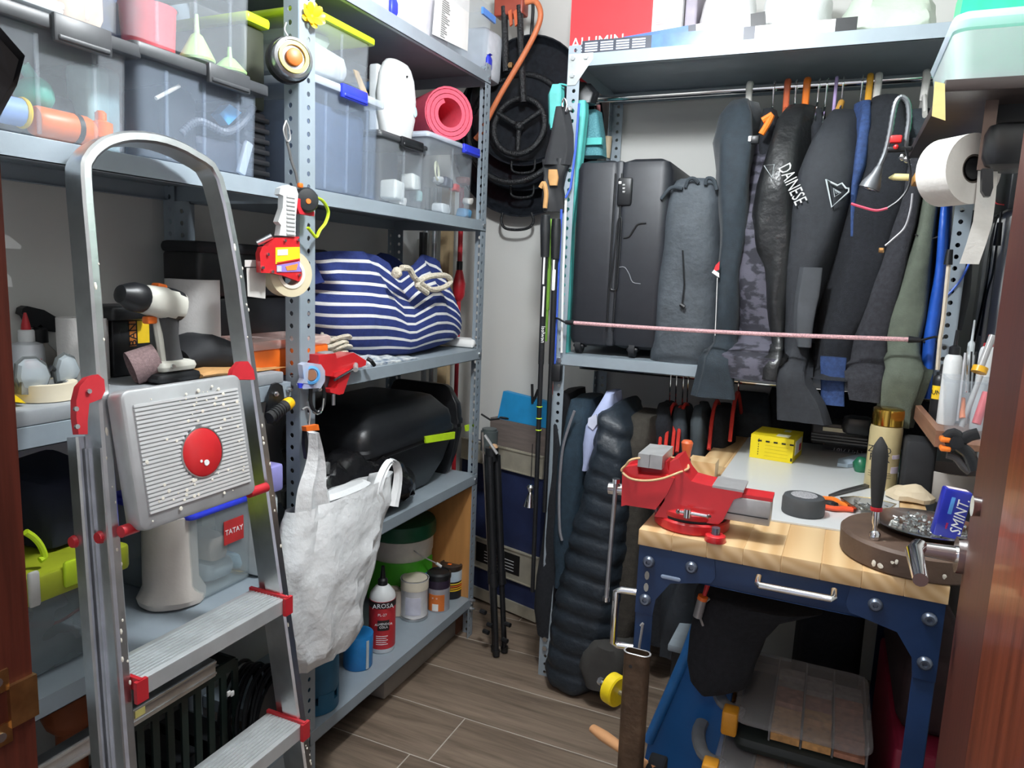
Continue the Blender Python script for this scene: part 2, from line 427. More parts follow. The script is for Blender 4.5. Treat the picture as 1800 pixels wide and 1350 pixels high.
shelf(wd, WX0 + .003, WX1 - .003, WY0 - .0025, WY1 - .003, 2.157, .04)
shelf(wd, WX0 + .003, WX1 - .003, WY0 - .0025, WY1 - .003, 1.185, .036)
g = G().cyl((WX0 + .01, 2.60, 2.078), (WX1 - .01, 2.60, 2.084), .0125, n=16)
for x in (WX0 + .008, WX1 - .008): g.cyl((x, 2.60, 2.08), (x + (.012 if x < 0 else -.012), 2.60, 2.08), .026, n=16)
g.build('clothes_rail', M_chrome, wd, 'chrome clothes rail')
g = G().cyl((WX0 + .01, 2.60, 1.118), (WX1 - .01, 2.60, 1.118), .0125, n=16)
g.build('clothes_rail', M_chrome, wd, 'lower chrome clothes rail')
g = G().prism([(WX0 + .002, WY0 - .004, 2.158), (WX0 + .085, WY0 - .004, 2.158), (WX0 + .085, WY0 - .004, 2.138), (WX0 + .03, WY0 - .004, 2.062), (WX0 + .002, WY0 - .004, 2.062)], (0, .0015, 0))
g.build('gusset_plate', mat('zinc_plate', (.50, .53, .53), .4, .7), wd, 'zinc corner plate')
for x, z in ((.018, 2.145), (.062, 2.145), (.018, 2.092), (.018, 1.99)): bolt(wd, (WX0 + x, WY0 - .005, z), (0, -1, 0), .0085, .006)
for z in (.145, .11, 1.165): bolt(wd, (WX0 + .022, WY0 - .001, z), (0, -1, 0), .010, .008)
# ================================================================ aluminium step ladder leaning on the left rack
LN = V((1, 0, .1667)).normalized(); LU = V((0, 1, 0)); LV = V((-.1667, 0, 1)).normalized()
L0 = V((-1.0, 0, .75))
def LP(px, py, off=0): return P(px, py, pl=(LN, LN.dot(L0) + off))
def lw(p): return V(p)
def onl(y, v, n=0): return L0 + LU * y + LV * v + LN * n
def lcoord(p): d = p - L0; return d.dot(LU), d.dot(LV)
lad = thing('step_ladder', (-.93, .97, 0), 'silver aluminium folding step ladder with red plastic fittings in the foreground', 'ladder')
left = [(230, 1280), (219, 1142), (205, 980), (194, 842), (189, 703), (178, 600), (167, 461), (158, 365), (155, 310), (160, 278), (180, 256), (205, 244), (240, 239), (292, 246), (347, 271), (389, 314), (405, 361), (425, 489), (442, 614), (455, 711), (472, 842), (494, 994), (505, 1058), (517, 1155), (530, 1253), (542, 1345)]
pts = [LP(*p) for p in left]
def toz(a, b, z=.012):
 t = (z - a.z) / (b.z - a.z); return a + (b - a) * t
yl0, v0 = lcoord(pts[0]); yl1, v1 = lcoord(pts[-1]);
yLb = lcoord(pts[0])[0] - .02; yRb = lcoord(pts[-1])[0] + .025
vb = -.745
up_l = [onl(yLb, vb)] + pts[:9]; up_r = pts[15:] + [onl(yRb, vb)]
def fit(ps):
 c = [lcoord(p) for p in ps]; n = len(c); my = sum(a for a, b in c) / n; mv = sum(b for a, b in c) / n
 k = sum((a - my) * (b - mv) for a, b in c) / sum((b - mv) ** 2 for a, b in c); return my - k * mv, k
la, lk = fit(pts[:7]); ra, rk_ = fit(pts[17:])
SD = .043       # depth of the stile section
vA = .70
arc = [lcoord(p) for p in pts[8:16]]
path = [onl(la + lk * v, v) for v in (vb, -.4, 0, .3, .6, vA)] + [onl(y, v) for y, v in arc if v > vA + .03] + [onl(ra + rk_ * v, v) for v in (vA, .6, .3, 0, -.4, vb)]
path = [path[0]] + smooth(path[1:-1], 3) + [path[-1]]
prof = [(-.010, -SD), (-.010, -.004), (-.006, 0), (.006, 0), (.010, -.004), (.010, -SD), (.006, -SD - .003), (-.006, -SD - .003)]
g = G().sweep(path, prof, LN)
g.build('stile_frame', M_alu, lad)
g = G()
for (a_, k_, s) in ((la, lk, -1), (ra, rk_, 1)):
 for n in (-.008, -SD + .006):
  p = [onl(a_ + k_ * v + s * .0115, v, n) for v in (vb, .40)]
  g.sweep(p, [(-.002, -.004), (-.002, .004), (.002, .004), (.002, -.004)], LN)
g.build('stile_rim', M_alu, lad)
g = G()
for (a_, k_, s) in ((la, lk, -1), (ra, rk_, 1)):
 p = [onl(a_ + k_ * v + s * (.012 + .0), v, -SD - .005) for v in (-.72, .42)]
 g = G().sweep(p, [(-.011, -.022), (-.011, 0), (-.008, .003), (.008, .003), (.011, 0), (.011, -.022)], LN)
 g.build('rear_leg', M_alu, lad)
for v in (-.55,):
 g = G().sweep([onl(la + lk * v, v, -SD - .02), onl(ra + rk_ * v, v, -SD - .02)], [(-.012, -.012), (-.012, .012), (.012, .012), (.012, -.012)], LN); g.build('rear_brace', M_alu, lad)
M_tread = mat('ribbed_aluminium', (.56, .59, .60), .42, .45, .08, 20, .02, 70)
def step(v, zt):
 y0, y1 = la + lk * v + .012, ra + rk_ * v - .012
 c = onl(0, v); x1 = c.x + .012; x0 = c.x - .082; z = c.z
 g = G().rbox(x0, x1, y0, y1, z - .003, z, .002, 1).box(x1 - .003, x1, y0, y1, z - .030, z - .002).box(x0, x0 + .003, y0, y1, z - .03, z - .002)
 s = g.build('step', M_tread, lad)
 r = G()
 for i in range(9):
  x = x0 + .012 + i * .0085
  r.box(x, x + .0032, y0 + .006, y1 - .006, z, z + .0022)
 rb = r.build('tread_rib', M_tread, s); rb['kind'] = 'stuff'
 for yy, sg in ((y0, 1), (y1, -1)):
  e = G().box(x0 - .002, x1 + .006, yy - .003 if sg > 0 else yy - .004, yy + .004 if sg > 0 else yy + .003, z - .016, z + .006)
  e.box(x1 + .0005, x1 + .008, yy - .010, yy + .012, z - .034, z + .004)
  e.build('step_cap', M_redpl, s, 'red plastic step cap')
for v in (0.012, -.262, -.535): step(v, 0)
pf = [LP(215, 688, .040), LP(433, 655, .040), LP(443, 868, .040), LP(247, 940, .040)]
cs = [lcoord(p) for p in pf]
y0 = (cs[0][0] + cs[3][0]) / 2; y1 = (cs[1][0] + cs[2][0]) / 2; vv0 = (cs[2][1] + cs[3][1]) / 2; vv1 = (cs[0][1] + cs[1][1]) / 2
cy, cv = (y0 + y1) / 2, (vv0 + vv1) / 2; hy, hv = (y1 - y0) / 2, (vv1 - vv0) / 2
FL = Matrix((LU, LV, LN)).transposed().to_4x4(); FL = Matrix.Translation(onl(cy, cv, .002)) @ FL
plat = G().rbox(-hy, hy, -hv, hv, 0, .036, .016, 4, FL, e=.005).build('platform', mat('matt_aluminium', (.50, .51, .52), .42, .5, .10, 14, .02, 60), lad, 'ribbed aluminium platform folded up')
g = G(); n = 27
for i in range(n):
 b = -hv + .028 + (2 * hv - .056) * i / (n - 1)
 dy = b + .012; cut = 0
 spans = [(-hy + .02, hy - .014)]
 if abs(dy) < .047:
  c = sqrt(.047 ** 2 - dy ** 2); spans = [(-hy + .02, .012 - c), (.012 + c, hy - .014)]
 for a0, a1 in spans: g.box(a0, a1, b - .0022, b + .0022, .035, .0392, FL)
rb = g.build('platform_rib', mat('bright_aluminium', (.74, .75, .75), .32, .25, .04), plat); rb['kind'] = 'stuff'
g = G().lathe([(.0, .036), (.044, .036), (.044, .040), (.041, .042), (.0, .0415)], (.012, -.012, 0), 32, FL, False, False)
ds = g.build('badge', M_red, plat, 'round red badge')
g = G().lathe([(.044, .036), (.047, .036), (.0465, .041), (.044, .041)], (.012, -.012, 0), 32, FL, False, False).build('badge_ring', M_alu, plat)
g = G().lathe([(0, .0425), (.006, .0425), (.0058, .0431), (0, .0433)], (.015, -.032, 0), 9, FL, False, False).noise(.0012, 300)
g.lathe([(0, .0425), (.003, .0425), (.0028, .043), (0, .043)], (.004, -.027, 0), 7, FL, False, False).build('paint_splash', M_wht_t, ds)
g = G(); rnd = random.Random(3)
for i in range(70):
 a, b = rnd.uniform(-hy + .02, hy - .02), rnd.choice([rnd.gauss(.07, .03), rnd.gauss(-.075, .02), rnd.uniform(-hv, hv)])
 if abs(b) > hv - .012 or (a - .012) ** 2 + (b + .012) ** 2 < .05 ** 2: continue
 r = rnd.uniform(.0012, .0042)
 g.lathe([(0, .0388), (r, .0388), (r * .8, .0398), (0, .0400)], (a, b, 0), 6, FL, False, False)
k = g.build('paint_spot', mat('dried_cream_paint', (.78, .74, .64), .7), plat); k['kind'] = 'stuff'
g = G()
for i in range(46):
 s = rnd.choice([(la, lk), (ra, rk_)]); v = rnd.uniform(-.5, .75); y = s[0] + s[1] * v + rnd.uniform(-.008, .008)
 r = rnd.uniform(.0012, .0032); F2 = Matrix.Translation(onl(y, v, .0003)) @ Matrix((LU, LV, LN)).transposed().to_4x4()
 g.lathe([(0, 0), (r, 0), (r * .7, .0008), (0, .001)], (0, 0, 0), 6, F2 @ Matrix.Diagonal((1, rnd.uniform(1, 3), 1, 1)), False, False)
k = g.build('paint_spot', mat('dried_cream_paint', (.78, .74, .64), .7), lad); k['kind'] = 'stuff'
def bracket(yc, name, pxs):
 g = G().prism([LP(a, b, -.006) for a, b in pxs], LU * .008)
 return g
bp = [(124, 705), (130, 680), (145, 664), (162, 659), (173, 668), (175, 688), (168, 702), (155, 707), (147, 710), (144, 740), (144, 764), (128, 764), (124, 735)]
ys = [lcoord(LP(a, b, 0))[0] for a, b in bp]
bpp = []
for a, b in bp: bpp.append(LP(a, b, -.01))
g = G().prism([p for p in bpp], LN * .014)
br = g.build('bracket', M_redpl, lad, 'red plastic hinge bracket')
g = G()
for a, b in ((155, 688), (132, 719), (134, 750)):
 p = LP(a, b, .004); G().cyl(p, p + LN * .004, .004, n=8).build('rivet', M_zinc, br)
bpp = [LP(a, b, .004) for a, b in [(398, 668), (402, 650), (414, 636), (428, 636), (438, 650), (441, 668)]]
G().prism(bpp, LN * .012).build('bracket', M_redpl, lad, 'red plastic hinge bracket')
bpp = [LP(a, b, .002) for a, b in [(209, 690), (215, 686), (222, 700), (222, 725), (214, 720)]]
G().prism(bpp, LN * .010).build('bracket', M_redpl, lad, 'red plastic hinge bracket')
for (a, b), (c, d) in (((212, 935), (240, 925)), ((437, 867), (468, 858))):
 p, q = LP(a, b, .01), LP(c, d, .01); q.x = p.x; q.z = p.z
 G().cyl(p, q, .010, n=14).build('pivot_sleeve', M_redpl, lad, 'red pivot sleeve')
for px, py in ((183, 942),):
 p = LP(px, py, -.02); yy = la + lk * lcoord(p)[1] - .0125; p.y = yy
 G().cyl(p, p - LU * .006, .011, .009, 14).build('rivet_cap', M_redpl, lad, 'red rivet cap')
p = LP(152, 945, -.07); p.y = la + lk * lcoord(p)[1] - .023
G().cyl(p, p - LU * .006, .011, .009, 14).build('rivet_cap', M_redpl, lad, 'red rivet cap')
for y in (la + lk * vb, ra + rk_ * vb):
 c = onl(y, vb, -.028)
 G().rbox(c.x - .04, c.x + .036, y - .016, y + .016, 0.001, .045, .006, 2).build('foot', M_redpl, lad, 'red rubber foot')
# ================================================================ things on the left rack
def yz(px, py, x): p = P(px, py, x=x); return p.y, p.z
def clear_bin(name, label, x0, x1, y0, y1, z0, z1, m=None, lid=None, lidh=.03, over=.012, latch=None, group=None, taper=.03, cat='box', ribs=3, lid_label=None):
 t = thing(name, ((x0 + x1) / 2, (y0 + y1) / 2, z0), label, cat, group); m = m or M_clear
 zb = z1 - (lidh if lid else 0)
 cx, cy, hx, hy = (x0 + x1) / 2, (y0 + y1) / 2, (x1 - x0) / 2, (y1 - y0) / 2
 L = []
 for z, s, ins in ((z0, 1 - taper, .006), (z0 + .006, 1 - taper, 0), (zb, 1, 0), (zb, 1, .0025), (z0 + .008, 1 - taper, .0025)):
  L.append([(cx + a, cy + b, z) for a, b in rrect(hx * s - ins, hy * s - ins, .018, 3)])
 g = G().loft(L)
 g.build('body', m, t)
 for i in range(ribs):
  y = y0 + (y1 - y0) * (i + .7) / (ribs + .4)
  G().hexa([(x1 - hx * taper, y - .003, z0 + .01), (x1 - hx * taper + .004, y - .003, z0 + .01), (x1 - hx * taper + .004, y + .003, z0 + .01), (x1 - hx * taper, y + .003, z0 + .01)],
                 [(x1 - .001, y - .003, zb - .01), (x1 + .003, y - .003, zb - .01), (x1 + .003, y + .003, zb - .01), (x1 - .001, y + .003, zb - .01)]).build('mould_rib', m, t)
 if lid:
  g = G().rbox(x0 - over, x1 + over, y0 - over, y1 + over, zb, z1 - .008, .014, 3, e=.004)
  g.rbox(x0 + .008, x1 - .006, y0 + .008, y1 - .008, z1 - .01, z1, .014, 3, e=.004)
  g.build('lid', lid, t, lid_label)
 if latch:
  lm, ya, yb, dn = latch
  g = G().rbox(x1 + over - .004, x1 + over + .008, ya, yb, zb - dn, z1 - .004, .004, 2)
  g.rbox(x1 + over + .004, x1 + over + .011, ya + .006, yb - .006, zb - dn + .004, zb - dn + .012, .002, 1)
  g.build('latch', lm, t)
 return t
M_lid = mat('graphite_lid', (.05, .053, .058), .42, 0, .1)
M_lidc = clear('frosted_lid', (.72, .8, .9), .5, .35)
XF = -1.25
zS4 = ST['s4'] + .001
zl = P(300, 107, x=XF).z + .013
yA1 = P(231, 200, x=XF).y
clear_bin('storage_bin', 'clear plastic storage bin with graphite lid, left on the upper shelf, with orange bottle', -1.56, XF, .66, yA1, zS4, zl, lid=M_lid, lidh=.032, latch=(M_lid, P(78, 60, x=XF).y, P(180, 60, x=XF).y, .018), over=.018)
clear_bin('storage_bin', 'clear plastic bin with jumbled papers standing on the left graphite lid', -1.55, XF - .01, .66, P(225, 40, x=XF).y, zl + .001, zl + .22, lid=M_lid, lidh=.03)
yB0, yB1 = P(243, 200, x=XF).y, P(456, 200, x=XF).y
zlB = P(350, 120, x=XF).z + .016
clear_bin('storage_bin', 'clear plastic storage bin with graphite lid holding a ribbed hose and a blue block', -1.56, XF, yB0, yB1, zS4, zlB, lid=M_lid, lidh=.032, latch=(M_lid, P(352, 130, x=XF).y, P(425, 130, x=XF).y, .012), over=.018, m=M_clearb)
clear_bin('storage_bin', 'clear plastic bin with a red pot and green funnels, above the hose bin', -1.55, XF - .01, P(232, 60, x=XF).y, P(450, 60, x=XF).y, zlB + .001, zlB + .22, lid=M_lid, lidh=.03)
c = P(130, 250, x=-1.31); c.z = zS4 + .040
g = G().lathe([(.0, -.075), (.024, -.073), (.027, -.065), (.027, .02), (.02, .04), (.01, .05)], n=16, M=Matrix.Translation(c) @ Matrix.Rotation(radians(-90), 4, 'X'))
b = one(g, 'bottle', M_org, 'orange bottle lying in the left lower clear bin', 'bottle')
G().cyl(c + V((0, .0, 0)) + V((0, -.004, 0)), c + V((0, .006, 0)), .0278, n=16).build('band', M_blk, b, 'dark band round the bottle')
G().cyl(c + V((0, .05, 0)), c + V((0, .07, 0)), .011, n=12).build('cap', M_wht, b, 'white cap')
c = P(178, 228, x=-1.30); g = G().lathe([(.012, -.02), (.02, -.015), (.02, .012), (.010, .016), (.010, .03), (.006, .034)], c, 14); one(g, 'hose_connector', M_org, 'small orange hose connector beside the orange bottle in the clear bin', 'connector')
c = P(62, 165, x=-1.34); g = G().ball(c, .032, 14, (1, 1, .9)).cyl(c + V((0, 0, .02)), c + V((0, -.02, .045)), .01); g.noise(.004, 30); one(g, 'green_ball', mat('green_rubber', (.1, .5, .38), .5), 'green ball behind the clear wall of the left lower bin', 'ball')
c = P(22, 195, x=-1.32); g = G().cyl(c + V((0, -.03, 0)), c + V((0, .015, 0)), .024, n=16); bb = one(g, 'reel', mat('pale_blue', (.25, .4, .75), .5), 'blue reel with a yellow rim in the left lower bin', 'reel'); G().ring(c + V((0, .016, 0)), .022, .005, (0, 1, 0)).build('rim', M_yel, bb, 'yellow rim')
g = G(); c = P(190, 140, x=-1.36); g.rbox(c.x - .05, c.x + .03, c.y - .06, c.y + .01, zS4 + .01, c.z + .02, .015); g.noise(.01, 20); one(g, 'plastic_sack', mat('pale_teal_film', (.45, .65, .66), .4), 'crumpled pale plastic sack in the left lower bin', 'bag')
g = G(); c = P(100, 190, x=-1.42); g.rbox(c.x - .09, c.x + .05, c.y - .09, c.y + .12, zS4 + .01, c.z + .02, .03); g.noise(.025, 14); one(g, 'cloth_heap', mat('grey_cloth_heap', (.16, .18, .22), .9, 0, .4, 30), 'grey heap of rags at the back of the left lower bin', 'rags')
z0 = zl + .012
g = G(); c = P(125, 20, x=-1.33); g.rbox(c.x - .04, c.x + .03, c.y - .05, c.y + .05, z0, z0 + .09, .02); g.noise(.015, 22); one(g, 'paper_bundle', mat('skin_paper', (.75, .55, .42), .8, 0, .2), 'beige crumpled paper bundle in the upper left bin', 'paper')
g = G(); c = P(40, 5, x=-1.33); g.rbox(c.x - .05, c.x + .05, c.y - .08, c.y + .04, z0, z0 + .012, .005).rbox(c.x - .05, c.x + .04, c.y - .07, c.y + .05, z0 + .012, z0 + .025, .005); one(g, 'leaflets', M_paper, 'cream leaflets flat in the upper left bin', 'paper')
g = G(); c = P(60, 10, x=-1.43); g.rbox(c.x - .06, c.x + .04, c.y - .1, c.y + .18, z0, z0 + .12, .03); g.noise(.03, 12); one(g, 'dark_cloth', mat('navy_cloth', (.05, .08, .18), .9), 'dark blue cloth at the back of the upper left bin', 'cloth')
c0 = [P(a, b, x=-1.30) for a, b in [(318, 235), (332, 220), (350, 213), (372, 222), (395, 232), (420, 222), (438, 200), (446, 188)]]
sp = smooth(c0, 8); g = G().tube(sp, [.0095 if i % 2 else .0075 for i in range(len(sp))], 8); one(g, 'corrugated_hose', mat('grey_hose', (.13, .14, .16), .4), 'grey corrugated hose curving inside the clear bin', 'hose')
p = [P(a, b, x=-1.30) for a, b in [(386, 200), (404, 183), (425, 198), (402, 220)]]
one(G().prism(p, (-.03, .004, 0)), 'blue_block', mat('sky_blue_plastic', (.05, .38, .78), .4), 'bright blue block lying on the hose in the clear bin', 'block')
a, b = P(274, 173, x=-1.275), P(315, 151, x=-1.275)
one(G().cyl(a, b, .004, n=8), 'wooden_stick', mat('pale_stick', (.72, .66, .55), .7), 'pale wooden stick leaning behind the wall of the hose bin', 'stick')
g = G(); c = P(370, 270, x=-1.37); g.rbox(c.x - .07, c.x + .06, c.y - .10, c.y + .07, zS4 + .01, zS4 + .085, .02); g.noise(.014, 18); one(g, 'black_tool_case', mat('dark_navy_plastic', (.03, .035, .055), .5), 'dark appliance part under the hose in the clear bin', 'appliance')
g = G(); c = P(270, 240, x=-1.38); g.rbox(c.x - .05, c.x + .08, c.y - .04, c.y + .05, zS4 + .01, zS4 + .17, .02); g.noise(.012, 18); one(g, 'dark_pouch', M_blkm, 'black pouch standing at the left end of the hose bin', 'pouch')
g = G(); c = P(428, 285, x=-1.29); M = Matrix.Translation(c) @ Matrix.Rotation(radians(-20), 4, 'X'); g.rbox(-.006, .006, -.011, .011, -.03, .05, .003, 2, M); one(g, 'label_tag', mat('grey_label', (.5, .55, .62), .5), 'grey plastic buckle at the right end of the hose bin', 'buckle')
z0 = zlB + .012
pc = P(274, 95, x=-1.335)
g = G().lathe([(.046, 0), (.05, .004), (.054, .085), (.056, .09), (.052, .09), (.048, .01)], (pc.x - .02, pc.y, z0), 22, cap1=True); one(g, 'red_pot', mat('coral_red', (.72, .08, .10), .4), 'red round pot inside the upper clear bin', 'pot')
for (a, b), h, l in (((347, 108), .095, 'green funnel pointing up beside the red pot'), ((404, 130), .055, 'small green funnel at the right of the upper bin')):
 c = P(a, b, x=-1.30); g = G().lathe([(.036, 0), (.037, .005), (.012, h * .55), (.006, h * .6), (.004, h), (.002, h), (.003, h * .6), (.03, .006)], (c.x, c.y, z0), 18)
 one(g, 'funnel', mat('green_funnel', (.38, .62, .22), .4), l, 'funnel')
y0, z0_ = yz(462, 280, -1.30)
cr = thing('slatted_crate', (-1.42, y0 + .05, zS4), 'black slatted plastic crate behind the middle upright', 'crate')
g = G().rbox(-1.58, -1.315, 1.37, 1.445, zS4, zS4 + .17, .01); g.build('body', M_blk, cr)
for i in range(6): G().rbox(-1.316, -1.308, 1.365, 1.448, zS4 + .02 + i * .025, zS4 + .032 + i * .025, .003, 1).build('slat', M_blk, cr)
g = G().rbox(-1.58, -1.315, 1.372, 1.442, zS4 + .172, zS4 + .36, .01)
g = one(g, 'dark_basket', mat('olive_black', (.03, .035, .02), .5), 'dark olive bin standing on the slatted crate', 'bin')
G().rbox(-1.585, -1.30, 1.368, 1.445, zS4 + .36, zS4 + .385, .008).build('lid', M_lime, g, 'lime green lid')
def rim_pts(a, b, x=XF): return yz(*a, x), yz(*b, x)
yT0 = YM + .07; yT1 = P(668, 230, x=XF).y
zT = P(620, 168, x=XF).z
tb = clear_bin('storage_bin', 'tall clear storage bin with a frosted rim and blue latch beside the middle upright', -1.57, XF, yT0, yT1, zS4, zT + .02, m=M_clearb, lid=M_lidc, lidh=.028, over=.012, latch=(M_blue, P(592, 168, x=XF).y, P(637, 178, x=XF).y, .012))
g = G().rbox(-1.53, XF - .03, yT0 + .03, yT1 - .03, zS4 + .01, zT - .03, .02); g.noise(.006, 15)
one(g, 'blue_bundle', mat('slate_blue_cloth', (.055, .085, .15), .8, 0, .15), 'slate blue folded bundle filling the tall clear bin', 'cloth')
zLm = P(612, 55, x=XF).z; yL1 = P(655, 120, x=XF).y; zb0 = zT + .022
lb = clear_bin('storage_bin', 'clear bin with a lime green lid stacked on the tall bin, cloths inside', -1.55, XF - .004, yT0, yL1, zb0, zLm + .022, lid=M_lime, lidh=.026, over=.010, lid_label='lime green lid', ribs=1)
g = G().rbox(-1.5, XF - .03, yT0 + .03, yL1 - .05, zb0 + .01, zb0 + .085, .03); g.noise(.02, 14); one(g, 'white_cloths', mat('white_cloth', (.52, .54, .54), .9, 0, .08), 'white crumpled cloths in the lime lidded bin', 'cloth')
g = G().rbox(-1.5, XF - .06, yT0 + .03, yL1 - .10, zb0 + .09, zb0 + .125, .02); g.noise(.012, 20); one(g, 'sage_cloth', mat('sage_cloth', (.42, .50, .40), .9), 'folded sage green cloth on top inside the lime lidded bin', 'cloth')
p = [P(a, b, x=-1.30) for a, b in ((622, 122), (630, 125), (648, 168), (636, 166))]; one(G().prism(p, (-.004, 0, 0)), 'wooden_wedge', mat('tan_wood', (.55, .36, .16), .7), 'tan wooden wedge inside the lime lidded bin', 'wedge')
y0 = P(660, 180, x=-1.44).y; y1 = P(702, 180, x=-1.44).y; zt = P(675, 152, x=-1.44).z
nb = thing('navy_box', (-1.5, (y0 + y1) / 2, zS4), 'navy blue plastic box at the back between the tall bin and the white dispenser', 'box')
G().rbox(-1.58, -1.44, y0 - .02, y1, zS4, zt - .03, .008).build('body', mat('navy_plastic', (.03, .07, .2), .4), nb)
G().rbox(-1.59, -1.425, y0 - .03, y1 + .008, zt - .03, zt, .008).build('lid', mat('steel_blue', (.12, .22, .42), .4), nb)
yC0, yC1 = P(668, 250, x=XF).y, P(748, 280, x=XF).y; zC = P(715, 245, x=XF).z
clear_bin('storage_bin', 'small clear bin with a dark latch under the white dispenser', -1.50, XF, yC0, yC1, zS4, zC + .006, m=M_clear, lid=M_lid, lidh=.022, over=.008, latch=(M_blk, P(700, 245, x=XF).y, P(738, 255, x=XF).y, .012), ribs=1)
for i, (a, b, cc, s) in enumerate([(690, 335, (.75, .78, .75), .03), (722, 320, (.82, .84, .8), .025), (700, 360, (.7, .7, .68), .022), (730, 345, (.45, .7, .68), .018)]):
 c = P(a, b, x=-1.31); g = G().rbox(c.x - s, c.x + s, c.y - s, c.y + s, max(c.z - s, zS4 + .01), c.z + s, .008); g.noise(.005, 40, seed=i)
 one(g, 'white_fitting', mat('fitting%d' % i, cc, .5), ['lumpy white fitting at the left of the small dark latched bin', 'white switch box leaning in the small dark latched bin', 'grey white fitting at the bottom of the small dark latched bin', 'pale teal fitting in the small dark latched bin'][i], 'fitting')
p0 = P(718, 243, x=-1.27); zt = P(712, 105, x=-1.27).z; zc0 = zC + .0075
hy = (P(743, 180, x=-1.27).y - P(686, 180, x=-1.27).y) / 2 * .93; cy = P(714, 180, x=-1.27).y
af = thing('air_freshener', (-1.30, cy, zc0), 'white domed air freshener dispenser beside the pink rolled mat', 'dispenser')
L = []
for t, s, d in ((0, .72, .7), (.04, .80, .8), (.3, .97, .98), (.55, 1, 1), (.8, .9, .86), (.93, .74, .66), (.985, .58, .5), (1, .4, .35)):
 z = zc0 + (zt - zc0) * t; L.append([(-1.305 + a, cy + b, z) for a, b in sup(.035 * d, hy * s, 24, 3)])
G().loft(L).build('shell', M_wht, af)
G().rbox(-1.36, -1.325, cy - hy * .85, cy + hy * .85, zc0, zt - .02, .008).build('back_plate', mat('pale_grey', (.6, .63, .65), .4), af)
c = P(738, 200, x=-1.275); G().lathe([(0, 0), (.010, 0), (.008, .004), (0, .005)], n=12, M=Matrix.Translation((-1.274, cy + hy * .66, c.z)) @ Matrix.Rotation(radians(80), 4, 'Y') @ Matrix.Diagonal((1.9, 1, 1, 1))).build('indicator', mat('pale_teal', (.5, .75, .8), .3), af)
G().cyl((-1.273, cy + .005, zt - .045), (-1.2695, cy + .005, zt - .045), .003, n=8).build('nozzle', M_blk, af)
yD0, yD1 = P(752, 280, x=XF).y, 2.428; zD = P(805, 252, x=XF).z
clear_bin('storage_bin', 'clear bin with blue latch and coloured cables at the right end of the upper shelf', -1.56, XF, yD0, yD1, zS4, zD + .008, m=M_clear, lid=M_lidc, lidh=.022, over=.008, latch=(M_blue, P(810, 250, x=XF).y, P(838, 258, x=XF).y, .014), ribs=1)
g = G()
for i in range(3): g.ring(P(768, 300, x=-1.31) + V((0, 0, -.004 * i)), .030 - .003 * i, .0032, (1, .3, .1), 20, 6)
one(g, 'cable_coil', mat('pale_cable', (.72, .72, .52), .5), 'pale yellow cable coil in the blue latched bin', 'cable')
for i, (a, b, cc, s, l) in enumerate([(782, 318, (.08, .09, .13), .022, 'dark plug in the blue latched bin'), (800, 328, (.62, .08, .08), .016, 'red clamp in the blue latched bin'), (815, 315, (.25, .07, .05), .020, 'brown red cable bundle in the blue latched bin'), (770, 315, (.75, .77, .78), .016, 'white plug in the blue latched bin'), (822, 352, (.8, .78, .72), .018, 'cream reel in the blue latched bin'), (815, 375, (.15, .42, .72), .022, 'blue packet at the bottom of the blue latched bin'), (775, 372, (.72, .76, .78), .024, 'white tray piece at the bottom of the blue latched bin')]):
 c = P(a, b, x=-1.32); z0 = max(c.z - s, zS4 + .01); g = G().rbox(c.x - s, c.x + s, c.y - s * 1.2, c.y + s * 1.2, z0, z0 + s * 1.5, .008); g.noise(.006, 45, seed=i + 9)
 one(g, 'cable_clutter', mat('clut%d' % i, cc, .5), l, 'clutter')
c = P(790, 181, x=-1.285); R = 43 * (c - CAM).length / 1300; c.z = zD + .009 + R
M_mat = mat('pink_foam', (.82, .10, .16), .7, 0, .05, 60, .1)
turns = 3.3; N = 80; r0 = R * .43; th = (R - r0) / turns
outer, inner = [], []
for i in range(N + 1):
 a = 2 * pi * turns * i / N; rr = r0 + th * a / (2 * pi)
 inner.append((c.y + rr * cos(a + 2), c.z + rr * sin(a + 2))); rr2 = rr + th * .86
 rr2 = min(rr2, R * 1.0 + .001 if i < N - 24 else R * 1.02); outer.append((c.y + rr2 * cos(a + 2), c.z + rr2 * sin(a + 2)))
g = G(); vs = []; fs = []
for i in range(N + 1):
 for (y, z) in (inner[i], outer[i]):
  vs += [(c.x, y, z), (c.x - .33, y, z)]
for i in range(N):
 b = i * 4
 fs += [(b, b + 4, b + 6, b + 2), (b + 1, b + 3, b + 7, b + 5), (b, b + 1, b + 5, b + 4), (b + 2, b + 6, b + 7, b + 3)]
fs += [(0, 2, 3, 1), (N * 4, N * 4 + 1, N * 4 + 3, N * 4 + 2)]
MR = Matrix.Translation(c) @ Matrix.Rotation(radians(-36), 4, 'Z') @ Matrix.Translation(-c); g.add(vs, fs, MR); one(g, 'rolled_mat', M_mat, 'pink rolled foam exercise mat on the blue latched bin', 'mat')
zTp = ST['top'] + .001
y0, y1 = P(662, 0, x=XF).y - .04, P(866, 100, x=XF).y
tbn = clear_bin('storage_bin', 'clear bin with round blue clips and a printed sheet on the very top shelf', -1.58, XF, y0, y1, zTp, zTp + .24, m=M_clear, lid=None, ribs=0, taper=.06)
for (a, b) in ((690, 15), (858, 112)):
 c = P(a, b, x=XF + .006); G().rbox(c.x - .004, c.x + .010, c.y - .018, c.y + .018, max(c.z - .032, zTp), c.z + .032, .016, 4).build('clip', M_blue, tbn, 'blue corner clip')
p = [P(a, b, x=XF + .004) for a, b in ((846, 12), (868, 30), (868, 42), (846, 24))]; G().prism(p, (.008, 0, 0)).build('clip', mat('light_blue_clip', (.1, .3, .85), .4), tbn, 'blue rim clip')
